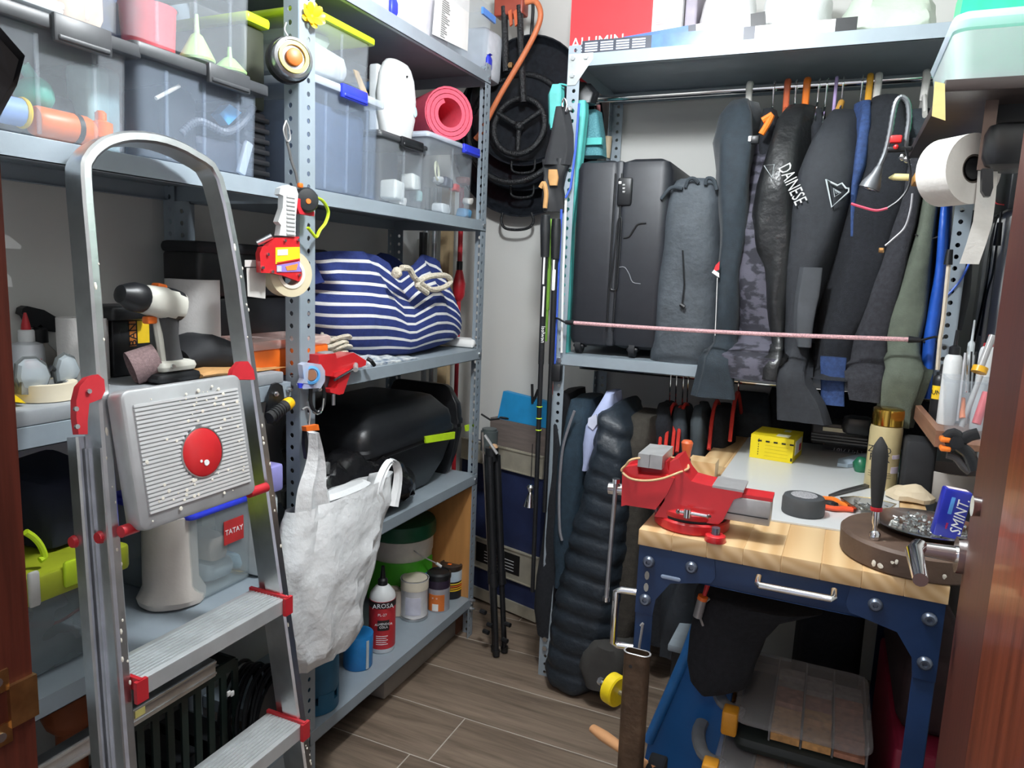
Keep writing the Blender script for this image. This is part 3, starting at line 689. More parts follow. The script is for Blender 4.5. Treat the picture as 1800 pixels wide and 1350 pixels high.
p = [P(a, b, x=XF - .003) for a, b in ((766, -10), (826, -10), (822, 90), (760, 60))]
sh = one(G().prism(p, (-.001, 0, 0)), 'printed_sheet', M_paper, 'white printed list behind the wall of the top shelf bin', 'paper')
g = G(); rnd = random.Random(5)
for i in range(18):
 t = i / 18
 a = P(774 + 4 * (1 - t), -6 + 68 * t + 4, x=XF - .0025); wd_ = rnd.uniform(.02, .055)
 g.box(a.x, a.x + .0006, a.y, a.y + wd_, a.z - .0018, a.z + .0018)
k = g.build('print_line', mat('grey_print', (.25, .25, .25), .8), sh); k['kind'] = 'stuff'
for i, (a, b, cc, w_, l) in enumerate([(730, 20, (.80, .72, .74), .10, 'pinkish folded fabric stack in the top shelf bin'), (840, 70, (.72, .76, .82), .07, 'pale blue packet at the right of the top shelf bin')]):
 c = P(a, b, x=-1.36); g = G().rbox(-1.52, -1.285, c.y - w_, c.y + w_, zTp + .012, zTp + .20, .02); g.noise(.006, 30); one(g, 'folded_fabric', mat('foldf%d' % i, cc, .8), l, 'fabric')
XP = RX + .012
c = P(513, 103, x=XP + .02)
AX = (V((1, -.55, .05))).normalized()
MA = Matrix.Translation(c) @ AX.to_track_quat('Z', 'Y').to_matrix().to_4x4()
r = 33 * (c - CAM).length / 1310
sp = thing('work_light', c - AX * .03, 'round puck work light with silver rim, yellow ring and orange centre on the upright', 'lamp')
G().lathe([(r * .8, -.040), (r * 1.05, -.034), (r * 1.08, -.012), (r * 1.0, -.008)], n=28, M=MA).build('housing', M_blk, sp, 'black back housing')
G().lathe([(r * .99, -.012), (r * 1.0, .006), (r * .93, .012), (r * .80, .014), (r * .78, .011)], n=32, M=MA, cap1=True).build('rim', mat('dark_chrome', (.34, .34, .35), .25, .9), sp, 'silver rim')
G().lathe([(r * .74, .0115), (r * .74, .016), (r * .56, .016), (r * .54, .0115)], n=28, M=MA, cap0=False, cap1=False).build('ring', mat('pale_yellow', (.52, .42, .07), .4), sp, 'yellow ring')
G().lathe([(0, .0115), (r * .40, .0115), (r * .40, .019), (r * .34, .021), (0, .021)], n=24, M=MA, cap0=False, cap1=False).build('button', mat('burnt_orange', (.50, .13, .02), .45), sp, 'orange centre')
h = smooth([c + V((-.01, 0, r * 1.0)), P(500, 52, x=XP + .004), P(503, 40, x=XP + .006), P(500, 44, x=XP - .01)], 4)
G().tube(h, .002, 6).build('hook', M_steel, sp)
c = P(547, 30, x=XF + .03); fl = thing('yellow_flower', c - V((0, 0, .03)), 'yellow artificial flower stuck on the upright by the lime lid', 'flower')
FA = Matrix.Translation(c) @ V((1, -.5, .2)).normalized().to_track_quat('Z', 'Y').to_matrix().to_4x4()
for i in range(11):
 a = 2 * pi * i / 11 + .2; M = FA @ Matrix.Rotation(a, 4, 'Z') @ Matrix.Rotation(radians(-22 - 14 * (i % 2)), 4, 'Y')
 G().lathe([(.001, -.0012), (.008, -.001), (.010, 0), (.008, .0012), (.001, .0015)], n=10, M=M @ Matrix.Translation((.019, 0, 0)) @ Matrix.Diagonal((1.6, 1, 1, 1))).build('petal', M_yel, fl)
G().ball(c, .008, 10).build('flower_centre', mat('amber', (.8, .40, .0), .6), fl)
s_ = thing('bungee_strap', P(515, 320, x=XP + .01), 'dark thin bungee strap hooked in the upright holes', 'strap')
pts_ = smooth([P(a, b, x=XP + .008) for a, b in ((502, 212), (503, 240), (508, 262), (513, 285), (520, 305), (523, 322))], 4)
G().tube(pts_, .0042, 8, ell=(1, .6)).build('band', mat('dark_grey_web', (.09, .09, .09), .7), s_)
G().tube(smooth([P(a, b, x=XP + .011) for a, b in ((503, 212), (498, 228), (504, 248), (510, 244), (508, 226), (503, 212))], 3), .0018, 6).build('clip', M_steel, s_, 'steel wire clip')
G().rbox(*(lambda q: (q.x - .004, q.x + .006, q.y - .007, q.y + .007, q.z - .006, q.z + .006))(P(527, 326, x=XP + .01)), .003, 2).build('toggle', M_org, s_, 'orange toggle')
c = P(537, 352, x=XP + .025); r = 21 * (c - CAM).length / 1310
MA = Matrix.Translation(c) @ V((1, -.5, .05)).normalized().to_track_quat('Z', 'Y').to_matrix().to_4x4()
t = thing('tape_measure', c - V((0, 0, r)), 'black and red round tape measure hanging above the tape dispenser', 'tape measure')
G().lathe([(r * .85, -.016), (r, -.012), (r, .008), (r * .85, .014), (r * .4, .016)], n=24, M=MA).build('case', M_blk, t)
G().lathe([(0, .016), (r * .22, .016), (r * .2, .018), (0, .018)], n=14, M=MA @ Matrix.Translation((0, -.004, 0)), cap0=False, cap1=False).build('badge', M_org, t, 'orange badge')
p = [P(a, b, x=XP + .018) for a, b in ((516, 348), (522, 350), (528, 366), (546, 372), (545, 380), (520, 376), (514, 362))]; G().prism(p, (.012, 0, 0)).build('bumper', M_redpl, t, 'red bumper')
pts_ = smooth([P(a, b, x=-1.19) for a, b in ((556, 347), (568, 354), (577, 372), (572, 392), (562, 405), (556, 417), (549, 410), (541, 400))], 4)
one(G().tube(pts_, .0048, 8, ell=(1, .7)), 'glasses_strap', M_lime, 'lime green cord band looped beside the tape measure', 'cord')
XD = XP + .022
t = thing('tape_dispenser', P(495, 520, x=XD), 'red packing tape dispenser with white grip hanging on the upright', 'tape dispenser')
p = [P(a, b, x=XD) for a, b in ((484, 331), (496, 326), (511, 330), (515, 342), (511, 380), (510, 416), (482, 414), (485, 396), (480, 390), (488, 366), (489, 345), (482, 342))]
hd = G().prism(p, (.024, -.01, 0)).build('handle', M_wht, t, 'white ridged grip')
for i in range(10):
 b = 346 + i * 7.2; a0, a1 = P(494, b, x=XD), P(509, b + .6, x=XD)
 q = V((.0246, -.01, 0)); G().box(-.0005, .0022, 0, (a1 - a0).y, -.0018, .0018, Matrix.Translation(a0 + q)).build('grip_rib', mat('grip_rib_grey', (.55, .56, .56), .5), hd)  # ribs a little greyer than the white grip
p = [P(a, b, x=XD) for a, b in ((476, 418), (518, 416), (520, 450), (524, 478), (525, 490), (517, 494), (490, 484), (472, 480), (451, 479), (449, 445), (453, 434), (462, 433))]
fr = G().prism(p, (.020, -.008, 0)).build('frame', M_red, t)
q = V((.0205, -.008, 0))
def patch(pxs, x, m, nm, par, d=.0008, dd=None): return G().prism([P(a, b, x=x) + (dd or V((0, 0, 0))) for a, b in pxs], (d, 0, 0)).build(nm, m, par)
patch(((476, 435), (518, 434), (519, 456), (476, 464)), XD, mat('label_yellow', (.9, .68, .02), .5), 'label', fr, dd=q)
patch(((479, 439), (497, 438), (497, 448), (479, 449)), XD, M_paper, 'label', fr, dd=q + V((.0008, 0, 0)))
patch(((478, 466), (519, 459), (522, 477), (478, 478)), XD, mat('label_violet', (.30, .22, .62), .5), 'label', fr, dd=q)
patch(((493, 468), (515, 463), (512, 474), (496, 475)), XD, mat('label_orange', (.9, .30, .05), .5), 'label', fr, dd=q + V((.0008, 0, 0)))
patch(((478, 467), (486, 467), (486, 477), (478, 477)), XD, mat('label_grey', (.6, .62, .66), .5), 'label', fr, dd=q + V((.0008, 0, 0)))
patch(((478, 461), (518, 454), (518, 456), (478, 463)), XD, M_red_t, 'label_stripe', fr, dd=q + V((.0009, 0, 0)))
for a, b in ((492, 423), (515, 422), (462, 447), (453, 470), (470, 477), (517, 483)):
 cc = P(a, b, x=XD) + q; G().cyl(cc, cc + V((.004, 0, 0)), .0035, n=8).build('screw', M_zinc, fr)
c = P(505, 481, x=XD - .006); r = 39 * (c - CAM).length / 1310
MA = Matrix.Translation(c) @ V((1, -.35, 0)).normalized().to_track_quat('Z', 'Y').to_matrix().to_4x4()
tp = G().lathe([(r * .62, -.02), (r, -.02), (r, .02), (r * .62, .02)], n=32, M=MA, cap0=False, cap1=False).add([], []).build('tape_roll', mat('amber_tape', (.66, .58, .40), .25, 0, .05), t, 'roll of clear tan tape')
G().lathe([(r * .62, -.022), (r * .64, .022), (r * .5, .022), (r * .5, -.022)], n=28, M=MA, cap0=False, cap1=False).build('tape_core', mat('cardboard_core', (.78, .70, .60), .8), tp)
G().cyl(P(478, 415, x=XD + .012), P(452, 428, x=XD - .01), .007, n=12).build('tension_knob', M_zinc, t)
patch(((433, 471), (467, 470), (466, 525), (435, 521)), XD - .012, mat('card_grey', (.62, .60, .57), .8), 'tape_flap', t)
patch(((430, 457), (452, 457), (452, 469), (430, 469)), XD - .010, mat('card_grey', (.62, .60, .57), .8), 'tape_flap', t)
c = P(546, 659, x=XP + .022); r = 17 * (c - CAM).length / 1310
MA = Matrix.Translation(c) @ V((1, -.5, .05)).normalized().to_track_quat('Z', 'Y').to_matrix().to_4x4()
t = thing('tape_measure', c - V((0, 0, r * 1.5)), 'small clear cased tape measure with a blue ring on the upright', 'tape measure')
p = [P(a, b, x=XP + .004) for a, b in ((523, 640), (530, 636), (556, 639), (563, 650), (563, 668), (556, 680), (524, 682), (521, 676), (526, 664))]
G().prism(p, (.02, -.006, 0)).build('case', clear('pale_case', (.72, .78, .95), .55, .2), t)
G().lathe([(r * .95, .002), (r * .95, .006), (r * .7, .008), (r * .66, .003)], n=24, M=MA, cap0=False, cap1=False).build('ring', mat('sky_ring', (.12, .42, .85), .4), t, 'blue ring')
G().lathe([(0, .002), (r * .58, .002), (r * .54, .007), (0, .007)], n=20, M=MA, cap0=False, cap1=False).build('badge', mat('brown_badge', (.30, .14, .08), .4), t, 'brown centre')
patch(((522, 673), (550, 675), (548, 682), (524, 682)), XP + .020, M_blue, 'base', t, .004)
p = [P(a, b, x=XP + .004) for a, b in ((470, 690), (476, 675), (484, 672), (493, 677), (496, 695), (494, 722), (487, 740), (478, 747), (469, 744), (465, 728))]
t = thing('tool_holder', P(480, 745, x=XP + .004), 'black oval belt holder screwed to the upright holding a yellow ended tool', 'holder')
G().prism(p, (.008, -.002, 0)).build('plate', M_blk, t); bolt(t, P(484, 692, x=XP + .012), (1, -.3, 0), .007, .005, .006)
a, b = P(476, 732, x=XP + .03), P(502, 713, x=XP + .03); d = (b - a).normalized()
tl = G().cyl(a - d * .006, b, .0135, .015, 14).build('handle', mat('black_rubber_grip', (.02, .02, .02), .8, 0, .2), t)
for i in range(5): G().ring(a + (b - a) * (.15 + i * .15), .0145, .0018, d, 14, 6).build('grip_ring', M_blk, tl)
G().lathe([(.015, 0), (.0155, .01), (.013, .02), (.006, .026)], n=16, M=Matrix.Translation(b) @ d.to_track_quat('Z', 'Y').to_matrix().to_4x4()).build('end_cap', mat('amber_yellow', (.9, .50, .01), .35), t, 'yellow end cap')
t = thing('ring_hook', P(560, 722, x=XP + .004), 'black ring hook bolted below the red table clamp', 'hook')
G().tube(smooth([P(a, b, x=XP + .006) for a, b in ((548, 668), (546, 690), (547, 712), (556, 724), (567, 716), (570, 695), (566, 675), (556, 668))], 3, True), .005, 8, True).build('ring', M_blk, t)
G().tube(smooth([P(a, b, x=XP + .014) for a, b in ((550, 724), (558, 728), (566, 722), (569, 700))], 3), .0022, 6).build('wire', M_chrome, t); bolt(t, P(561, 684, x=XP + .01), (1, -.3, 0), .006, .005, .004)
XC = RX + .03
t = thing('table_clamp', P(600, 690, x=XC), 'small red table clamp vise gripping the shelf lip below the striped bag', 'clamp')
p = [P(a, b, x=XC) for a, b in ((560, 624), (590, 621), (592, 630), (622, 620), (644, 634), (643, 642), (634, 646), (618, 647), (614, 658), (604, 664), (570, 660), (560, 645))]
G().prism(p, (-.05, 0, 0)).build('jaw_body', M_red, t)
p = [P(a, b, x=XC + .006) for a, b in ((588, 655), (618, 650), (612, 668), (604, 692), (596, 694), (581, 690), (580, 684), (592, 682), (596, 666), (587, 662))]
G().prism(p, (-.03, 0, 0)).build('clamp_arm', M_red, t)
G().cyl(P(588, 668, x=XC + .012), P(628, 645, x=XC + .012), .0036, n=8).build('lever', M_chrome, t)
G().cyl(P(625, 641, x=XC), P(625, 650, x=XC + .022), .007, n=10).build('screw', M_steel, t)
G().cyl(P(586, 692, x=XC), P(586, 712, x=XC), .0055, n=10).build('screw', M_zinc, t)
g = G().rbox(*(lambda q: (q.x - .03, q.x, q.y - .018, q.y + .018, q.z - .008, q.z + .008))(P(580, 624, x=XC - .002)), .004, 2); g.build('jaw_plate', M_steel, t)
G().tube([P(645, 630, x=XC - .01), P(652, 634, x=XC), P(658, 642, x=XC)], .006, 8).build('knob', M_blk, t)
XB = -1.105
def lev(rows, x): return [(P(a, py, x=x).y, P(b, py, x=x).y, P((a + b) / 2, py, x=x).z) for py, a, b in rows]
rows = [(1158, 545, 612), (1151, 526, 632), (1130, 517, 641), (1095, 510, 645), (1050, 502, 656), (1000, 499, 671), (960, 504, 682), (920, 512, 692), (890, 519, 697), (868, 525, 702)]
L = []; n = 40
prev = []
for i, (y0, y1, z) in enumerate(lev(rows, XB)):
 hx = [.02, .05, .062, .068, .068, .064, .058, .050, .042, .036][i]
 L.append([(XB - .03 + a * (1 + .14 * sin(13 * b * 30 + z * 9)), (y0 + y1) / 2 + b, z) for a, b in sup(hx, (y1 - y0) / 2, n, 2.3)])
L2 = []
for i in range(len(L) - 1):
 for k in range(4):
  L2.append([tuple(V(a).lerp(V(b), k / 4)) for a, b in zip(L[i], L[i + 1])])
L2.append(L[-1])
bag = thing('carrier_bag', P(580, 1157, x=XB), 'full white plastic carrier bag hanging from the orange clip on the upright', 'bag')
g = G().loft(L2, True, False)
for i, v in enumerate(g.v):
 q = V((v.x * 10, v.y * 26, v.z * 7)); g.v[i] = v + V((1, 0, 0)) * (noise.noise(q) * .009 + noise.noise(q * 2.6) * .0045) + V((0, 1, 0)) * noise.noise(q + V((9, 9, 9))) * .005
M_bag = mat('white_film', (.74, .76, .77), .38, 0, .03, 12, .35, 45)
g.build('bag_body', M_bag, bag)
def strap(pl_, w, x, thick=.004):
 g = G(); pts_ = smooth([P(a, b, x=x) for a, b in pl_], 4); ws = [w[0] + (w[1] - w[0]) * i / (len(pts_) - 1) for i in range(len(pts_))]
 loops = []
 for i, p in enumerate(pts_):
  t_ = (pts_[min(i + 1, len(pts_) - 1)] - pts_[max(i - 1, 0)]).normalized(); s = t_.cross(V((1, 0, 0))).normalized()
  loops.append([p + s * a * ws[i] + V((b, 0, 0)) for a, b in ((-1, -thick), (-.5, thick * 1.6), (0, -thick * .3), (.5, thick * 1.6), (1, -thick), (0, -thick * 2.2))])
 return g.loft(loops)
strap([(556, 905), (553, 865), (556, 830), (556, 798), (551, 760)], (.072, .006), XB - .012, .009).build('bag_handle', M_bag, bag)
strap([(668, 885), (664, 862), (672, 834), (682, 815), (690, 811)], (.022, .006), XB, .006).build('bag_handle', M_bag, bag)
strap([(692, 890), (698, 858), (700, 832), (696, 815), (688, 810)], (.02, .007), XB + .004, .006).build('bag_handle', M_bag, bag)
g = G().loft([[(XB - .03 + a * .8, (P(525, 868, x=XB).y + P(702, 868, x=XB).y) / 2 + b * .93, P(610, 872, x=XB).z) for a, b in sup(.034, .115, 24, 2.3)], [(XB - .03 + a * .5, (P(525, 868, x=XB).y + P(702, 868, x=XB).y) / 2 + b * .7, P(610, 864, x=XB).z) for a, b in sup(.034, .115, 24, 2.3)]])
g.build('bag_folds', M_bag, bag)
t = thing('hook_clip', P(542, 760, x=XP + .02), 'orange plastic clip on a wire hook holding the white carrier bag', 'clip')
p = [P(a, b, x=XP + .02) for a, b in ((530, 749), (552, 745), (554, 755), (531, 757))]; G().prism(p, (.014, 0, 0)).build('clip_head', M_org, t)
p = [P(a, b, x=XP + .016) for a, b in ((531, 757), (550, 757), (554, 790), (548, 812), (534, 806), (530, 780))]; G().prism(p, (.010, 0, 0)).build('clip_body', M_blk, t, 'black clip body')
G().tube(smooth([P(a, b, x=XP + .022) for a, b in ((531, 720), (540, 716), (545, 725), (543, 748))], 4), .0025, 6).build('wire', M_steel, t)
def tote():
 x = -1.30; zb = ST['s3'] + .012
 Yp = lambda a, b=560: P(a, b, x=x).y
 ks = [(592, 447), (612, 443), (650, 441), (672, 448), (690, 472), (706, 492), (722, 478), (738, 455), (756, 446), (772, 455), (790, 478), (806, 520), (818, 556)]
 tops = [(P(a, b, x=x).y, P(a, b, x=x).z) for a, b in ks]
 def ztop(y):
  if y <= tops[0][0]: return tops[0][1]
  for (a, za), (b, zb_) in zip(tops, tops[1:]):
   if y <= b: return za + (zb_ - za) * (y - a) / (b - a)
  return tops[-1][1]
 prof = [(0, 652, 778, .10), (.05, 636, 800, .125), (.15, 618, 818, .14), (.32, 606, 823, .15), (.5, 605, 822, .145), (.62, 612, 818, .135), (.75, 602, 814, .115), (.88, 594, 808, .10), (1, 590, 804, .09)]
 def at_(t):
  for (t0, a0, b0, h0), (t1, a1, b1, h1) in zip(prof, prof[1:]):
   if t <= t1:
    k = (t - t0) / (t1 - t0); return a0 + (a1 - a0) * k, b0 + (b1 - b0) * k, h0 + (h1 - h0) * k
  return prof[-1][1:]
 ts = []; ns = 10; mats_ = []
 for i in range(ns):
  a = i / ns; ts += [a, a + .29 / ns] if i else [0, .02]
 ts.append(1.0)
 n = 64; loops = []; tl_ = []
 for i in range(len(ts) - 1):
  for k in range(2): tl_.append((ts[i] + (ts[i + 1] - ts[i]) * k / 2, i % 2 == 0 and i > 0))
 tl_.append((1.0, False)); ii = 0
 for t_, wh in tl_:
  a, b, h = at_(t_); y0, y1 = Yp(a), Yp(b); lp = []
  for u, w_ in sup(h, (y1 - y0) / 2, n, 2.6):
   y = (y0 + y1) / 2 + w_; zt = ztop(y); sag = .012 * sin((y - y0) / (y1 - y0) * pi) * (1 - t_)
   z = zb + t_ * (zt - zb) - sag * sin(t_ * pi)
   xx = x - .14 + u * 1.0 + .14 - h * .0
   fold = .016 * t_ * sin(w_ * 40 + t_ * 5) * (1 if u > 0 else .3)
   lp.append((x - .10 + u + fold, y, z))
  loops.append(lp)
 g = G().loft(loops, True, False)
 g.loft([[V(p) for p in loops[-1]], [V(p) + (V((x - .10, V(p).y, V(p).z)) - V(p)) * .12 + V((0, 0, -.002)) for p in loops[-1]], [V((x - .10 + (p[0] - x + .10) * .8, p[1], p[2] - .09)) for p in loops[-1]]], False, True)
 for i, v in enumerate(g.v):
  q = V((v.x * 7, v.y * 9, v.z * 8)); g.v[i] = v + V((noise.noise(q) * .014, noise.noise(q + V((5, 5, 5))) * .004, noise.noise(q * .8 + V((3, 1, 8))) * .008))
 t = thing('tote_bag', (x - .1, Yp(710), zb), 'navy and white striped canvas beach bag with rope handles on the shelf', 'bag')
 ob = g.build('bag_body', mat('navy_canvas', (.018, .035, .17), .85, 0, .15, 60, .15, 300), t, ang=60)
 ob.data.materials.append(mat('white_canvas', (.78, .78, .77), .85, 0, .04, 60, .15, 300))
 for r in range(len(tl_) - 1):
  if tl_[r][1]:
   for k in range(n): ob.data.polygons[r * n + k].material_index = 1
 rp = [P(a, b, x=-1.27) for a, b in ((684, 470), (698, 472), (706, 486), (720, 498), (738, 508), (760, 504), (772, 494), (764, 484), (740, 484), (722, 490), (712, 500), (730, 514))]
 for q in rp: q.x += .045
 g = G().tube(smooth(rp, 5), .0095, 8); g.build('rope_handle', M_rope, t, 'cream knotted rope handle')
 c = P(698, 480, x=-1.225); G().ball(c, .016, 10, (1, 1.2, 1.1)).noise(.004, 80).build('rope_knot', M_rope, t)
tote()
z3 = ST['s3'] + .001
g = G(); rnd = random.Random(2)
rp = []
for i in range(130):
 a = i * .62; rr = .035 + .02 * sin(i * .37); c = P(575, 590, x=-1.36)
 rp.append(V((c.x + rr * cos(a) * .9, c.y + .02 + rr * 1.15 * sin(a) + .01 * sin(i * .21), z3 + .012 + .085 * i / 130 * (1 - .3 * abs(sin(a))))))
one(G().tube(smooth(rp, 2), .0058, 6), 'rope_coil', M_rope, 'coil of cream rope left of the striped bag', 'rope')
y0, y1 = P(585, 620, x=-1.27).y, P(735, 630, x=-1.235).y
g = G(); nx, ny = 8, 26; vs = []
for j in range(ny + 1):
 for i in range(nx + 1):
  u, v_ = i / nx, j / ny; x = -1.40 + .17 * u; y = y0 + (y1 - y0) * v_
  hgt = (.055 * (1 - v_) ** 1.2 + .010) * (1 - .75 * u ** 3)
  vs.append((x, y, z3 + max(.003, hgt * (.75 + .5 * noise.noise(V((x * 30, y * 30, 0)))))))
m_ = len(vs); vs += [(a, b, z3) for a, b, c in vs]
fs = [];
for j in range(ny):
 for i in range(nx):
  a = j * (nx + 1) + i; fs.append((a, a + 1, a + nx + 2, a + nx + 1)); fs.append((m_ + a, m_ + a + nx + 1, m_ + a + nx + 2, m_ + a + 1))
bd = [j * (nx + 1) for j in range(ny + 1)] ;
rim = [i for i in range(nx + 1)] + [(j + 1) * (nx + 1) - 1 for j in range(1, ny + 1)] + [ny * (nx + 1) + i for i in range(nx - 1, -1, -1)] + [j * (nx + 1) for j in range(ny - 1, 0, -1)]
for a, b in zip(rim, rim[1:] + rim[:1]): fs.append((b, a, m_ + a, m_ + b))
one(g.add(vs, fs), 'patterned_cloth', mat('patterned_cloth', (.10, .15, .22), .9, 0, 0, 75, .2, 90, (1, .5, 1), (.72, .74, .72)), 'white and dark patterned cloth spread under the striped bag', 'cloth')
c = P(830, 600, x=-1.27); g = G().rbox(-1.5, -1.25, c.y - .035, c.y + .04, z3, z3 + .03, .012); g.noise(.008, 30); one(g, 'white_rag', M_paper, 'white rag at the right end of the shelf beside the striped bag', 'cloth')
y0, y1 = P(445, 610, x=-1.29).y, P(578, 610, x=-1.29).y; zt = P(560, 598, x=-1.29).z
t = thing('orange_organizer', (-1.36, (y0 + y1) / 2, z3), 'shallow orange organizer case with clear lid behind the middle upright', 'case')
G().rbox(-1.45, -1.29, y0, y1, z3 + .002, zt - .012, .006).build('tray', M_org, t); G().rbox(-1.455, -1.285, y0 - .004, y1 + .004, zt - .012, zt + .012, .006).build('lid', clear('pinkish_lid', (.95, .75, .7), .4, .25), t)
y0, y1 = P(345, 500, x=-1.46).y, P(572, 500, x=-1.46).y; zt = P(400, 427, x=-1.46).z
t = thing('black_case', (-1.53, (y0 + y1) / 2, z3), 'black plastic tool case with a lid standing behind the middle upright', 'case')
zz = P(560, 520, x=-1.46).z
G().rbox(-1.575, -1.46, y0 + .02, y1 - .02, z3 + .03, zz, .012, taper=.03).build('body', M_blk, t); G().rbox(-1.58, -1.45, y0, y1, zz, zt - .02, .015).build('upper_shell', M_blk, t); G().rbox(-1.58, -1.445, y0 - .005, y1 + .005, zt - .03, zt, .012).build('lid', M_blkm, t)
# ================================================================ left bay, middle shelf (around the drill)
zB = ST['s3'] + .0295
def drill():
 x = -1.30
 t = thing('cordless_drill', P(292, 660, x=x), 'pale grey cordless drill with orange accents standing on its battery', 'drill')
 M_body = mat('bone_plastic', (.62, .61, .54), .45, 0, .05)
 d0, d1 = P(318, 540, x=x), P(213, 517, x=x); ax = (d1 - d0).normalized(); L = (d1 - d0).length
 q = ax.to_track_quat('Z', 'X').to_matrix().to_4x4(); M = Matrix.Translation(d0) @ q
 k = L
 def ring(z, r, s=1.0): return [(a, b, z) for a, b in sup(r, r * s, 20, 2.4)]
 G().loft([ring(.0, .022), ring(.008, .031), ring(.03, .034, 1), ring(k * .42, .034), ring(k * .62, .030), ring(k * .66, .027)], M=M).build('motor_housing', M_body, t)
 G().loft([ring(.010, .0335), ring(.030, .036), ring(.048, .036), ring(.052, .034)], M=M @ Matrix.Translation((0, .003, 0))).build('rear_band', M_blk, t)
 G().lathe([(.026, k * .64), (.030, k * .68), (.030, k * .82), (.026, k * .9), (.018, k * 1.02), (.008, k * 1.05)], n=18, M=M).build('chuck', M_blk, t)
 up = V((0, 0, 1)); up = (up - ax * up.dot(ax)).normalized()
 c = d0 + ax * k * .42 + up * .034; G().rbox(-.012, .012, -.012, .012, -.006, .005, .004, 2, frame(c, ax, up.cross(ax))).build('gear_switch', M_org, t, 'orange switch')
 a, b = d0 + ax * k * .24 - up * .024, P(300, 640, x=x); b.z = zB + .042
 gp = []
 for s in (0, .15, .4, .7, .9, 1):
  c = a.lerp(b, s); hx, hy = (.020, .024) if s < .95 else (.024, .03); w_ = 1.15 - .25 * sin(s * pi)
  gp.append([(c.x + u * w_, c.y + v_ * w_, c.z) for u, v_ in sup(.018, .024, 16, 2.6)])
 G().loft(gp).build('grip', mat('dark_grey_rubber', (.06, .06, .062), .7), t)
 G().tube([a + V((.0, -.026, 0)), a.lerp(b, .5) + V((.004, -.026, 0)), b + V((.008, -.028, 0))], .008, 8).build('grip_trim', M_body, t)
 p = d0 + ax * k * .50 - up * .040; G().rbox(-.010, .010, -.012, .012, -.008, .008, .004, 2, Matrix.Translation(p)).build('trigger', M_org, t, 'orange trigger')
 G().rbox(b.x - .034, b.x + .034, b.y - .05, b.y + .045, zB + .022, zB + .046, .012, 3).build('base', M_body, t)
 G().rbox(b.x - .037, b.x + .037, b.y - .06, b.y + .052, zB, zB + .022, .010, 3).build('battery', M_blk, t, 'black battery')
 G().cyl((b.x + .034, b.y - .025, zB + .036), (b.x + .038, b.y - .025, zB + .036), .005, n=8).build('screw', M_zinc, t)
drill()
def roll(name, px0, px1, pyt, pyb, x, m, label, hole=True):
 y0, y1 = P(px0, pyt, x=x).y, P(px1, pyt, x=x).y; zt = P((px0 + px1) / 2, pyt, x=x).z; r = (y1 - y0) / 2 * .92
 c = V((x - r * .6, (y0 + y1) / 2, zB)); h = zt - zB
 return one(G().lathe([(r, 0), (r, h), (r * .4, h), (r * .4, .002)], c, 28), name, m, label, 'roll')
M_roll = mat('paper_towel', (.70, .68, .66), .85, 0, .03, 30, .1)
roll('paper_roll', 318, 396, 492, 640, -1.45, M_roll, 'grey white paper towel roll standing behind the drill battery')
roll('paper_roll', 118, 200, 560, 655, -1.42, M_roll, 'short white paper roll standing left of the drill behind the ladder stile')
x = -1.42; y0, y1 = P(198, 600, x=x).y, P(266, 600, x=x).y; zt = P(235, 562, x=x).z
t = thing('black_carton', (-1.48, (y0 + y1) / 2, zB), 'black carton with orange and yellow label behind the drill', 'box')
G().rbox(-1.55, x, y0, y1, zB, zt, .004).build('carton', M_blk, t)
a = P(227, 565, x=x + .001); b = P(240, 608, x=x + .001); G().box(x, x + .0012, a.y, b.y, b.z, a.z).build('label', mat('label_rust', (.55, .18, .03), .5), t, 'rust orange label')
a = P(241, 564, x=x + .001); b = P(263, 602, x=x + .001); G().box(x, x + .0012, a.y, b.y, b.z, a.z).build('label', mat('label_yel2', (.88, .58, .02), .5), t, 'yellow label')
c = P(234, 588, x=x + .0016); text('BAN', .026, frame(c, (0, 0, -1), (0, 1, 0)) if 0 else frame(c, (0, 0, 1), (0, -1, 0)), M_blk_t, t)
G().rbox(-1.50, x + .03, y0 - .02, P(250, 545, x=x).y, zt + .001, P(220, 537, x=x).z, .008).build('upper_block', M_blk, t)
c = P(252, 632, x=-1.32);
g = G().lathe([(.036, -.026), (.036, .028), (.032, .028), (.032, -.026)], n=24, M=Matrix.Translation((c.x, c.y, zB + .038)) @ Matrix.Rotation(radians(-70), 4, 'X') @ Matrix.Rotation(radians(25), 4, 'Y'), cap0=False, cap1=False)
o = one(g.add([], []), 'sandpaper_roll', mat('mauve_grit', (.28, .19, .19), .9, 0, .2, 200, .3), 'mauve sandpaper roll lying in front of the drill', 'roll')
x = -1.36
L = []
for px, t0, t1, hx in ((308, 610, 655, .05), (325, 590, 662, .07), (350, 585, 666, .08), (380, 592, 668, .08), (415, 606, 668, .07), (450, 625, 666, .06), (478, 632, 662, .045), (490, 640, 656, .02)):
 y = P(px, 630, x=x).y; za, zb_ = P(px, t1, x=x).z, P(px, t0, x=x).z; za = max(za, zB + .002)
 L.append([(x + u, y, (za + zb_) / 2 + v_) for u, v_ in sup(hx, max(.008, (zb_ - za) / 2), 18, 2.2)])
g = G().loft(L); g.noise(.012, 16); g.v = [V((p.x, p.y, max(p.z, zB + .001))) for p in g.v]
one(g, 'black_work_bag', M_blkm, 'crumpled black fabric bag right of the drill', 'bag')
M_tan = mat('tan_leather', (.50, .27, .10), .7, 0, .15)
L = []
for px, t0, t1 in ((343, 655, 664), (370, 646, 664), (405, 645, 663), (435, 646, 664), (465, 648, 664), (490, 652, 664)):
 p = P(px, t1, x=-1.28); z1_ = P(px, t0, x=-1.28).z; L.append([(-1.29 + u, p.y, max(zB + .001, (p.z + z1_) / 2 + v_)) for u, v_ in sup(.035, max(.007, abs(z1_ - p.z) / 2), 14)])
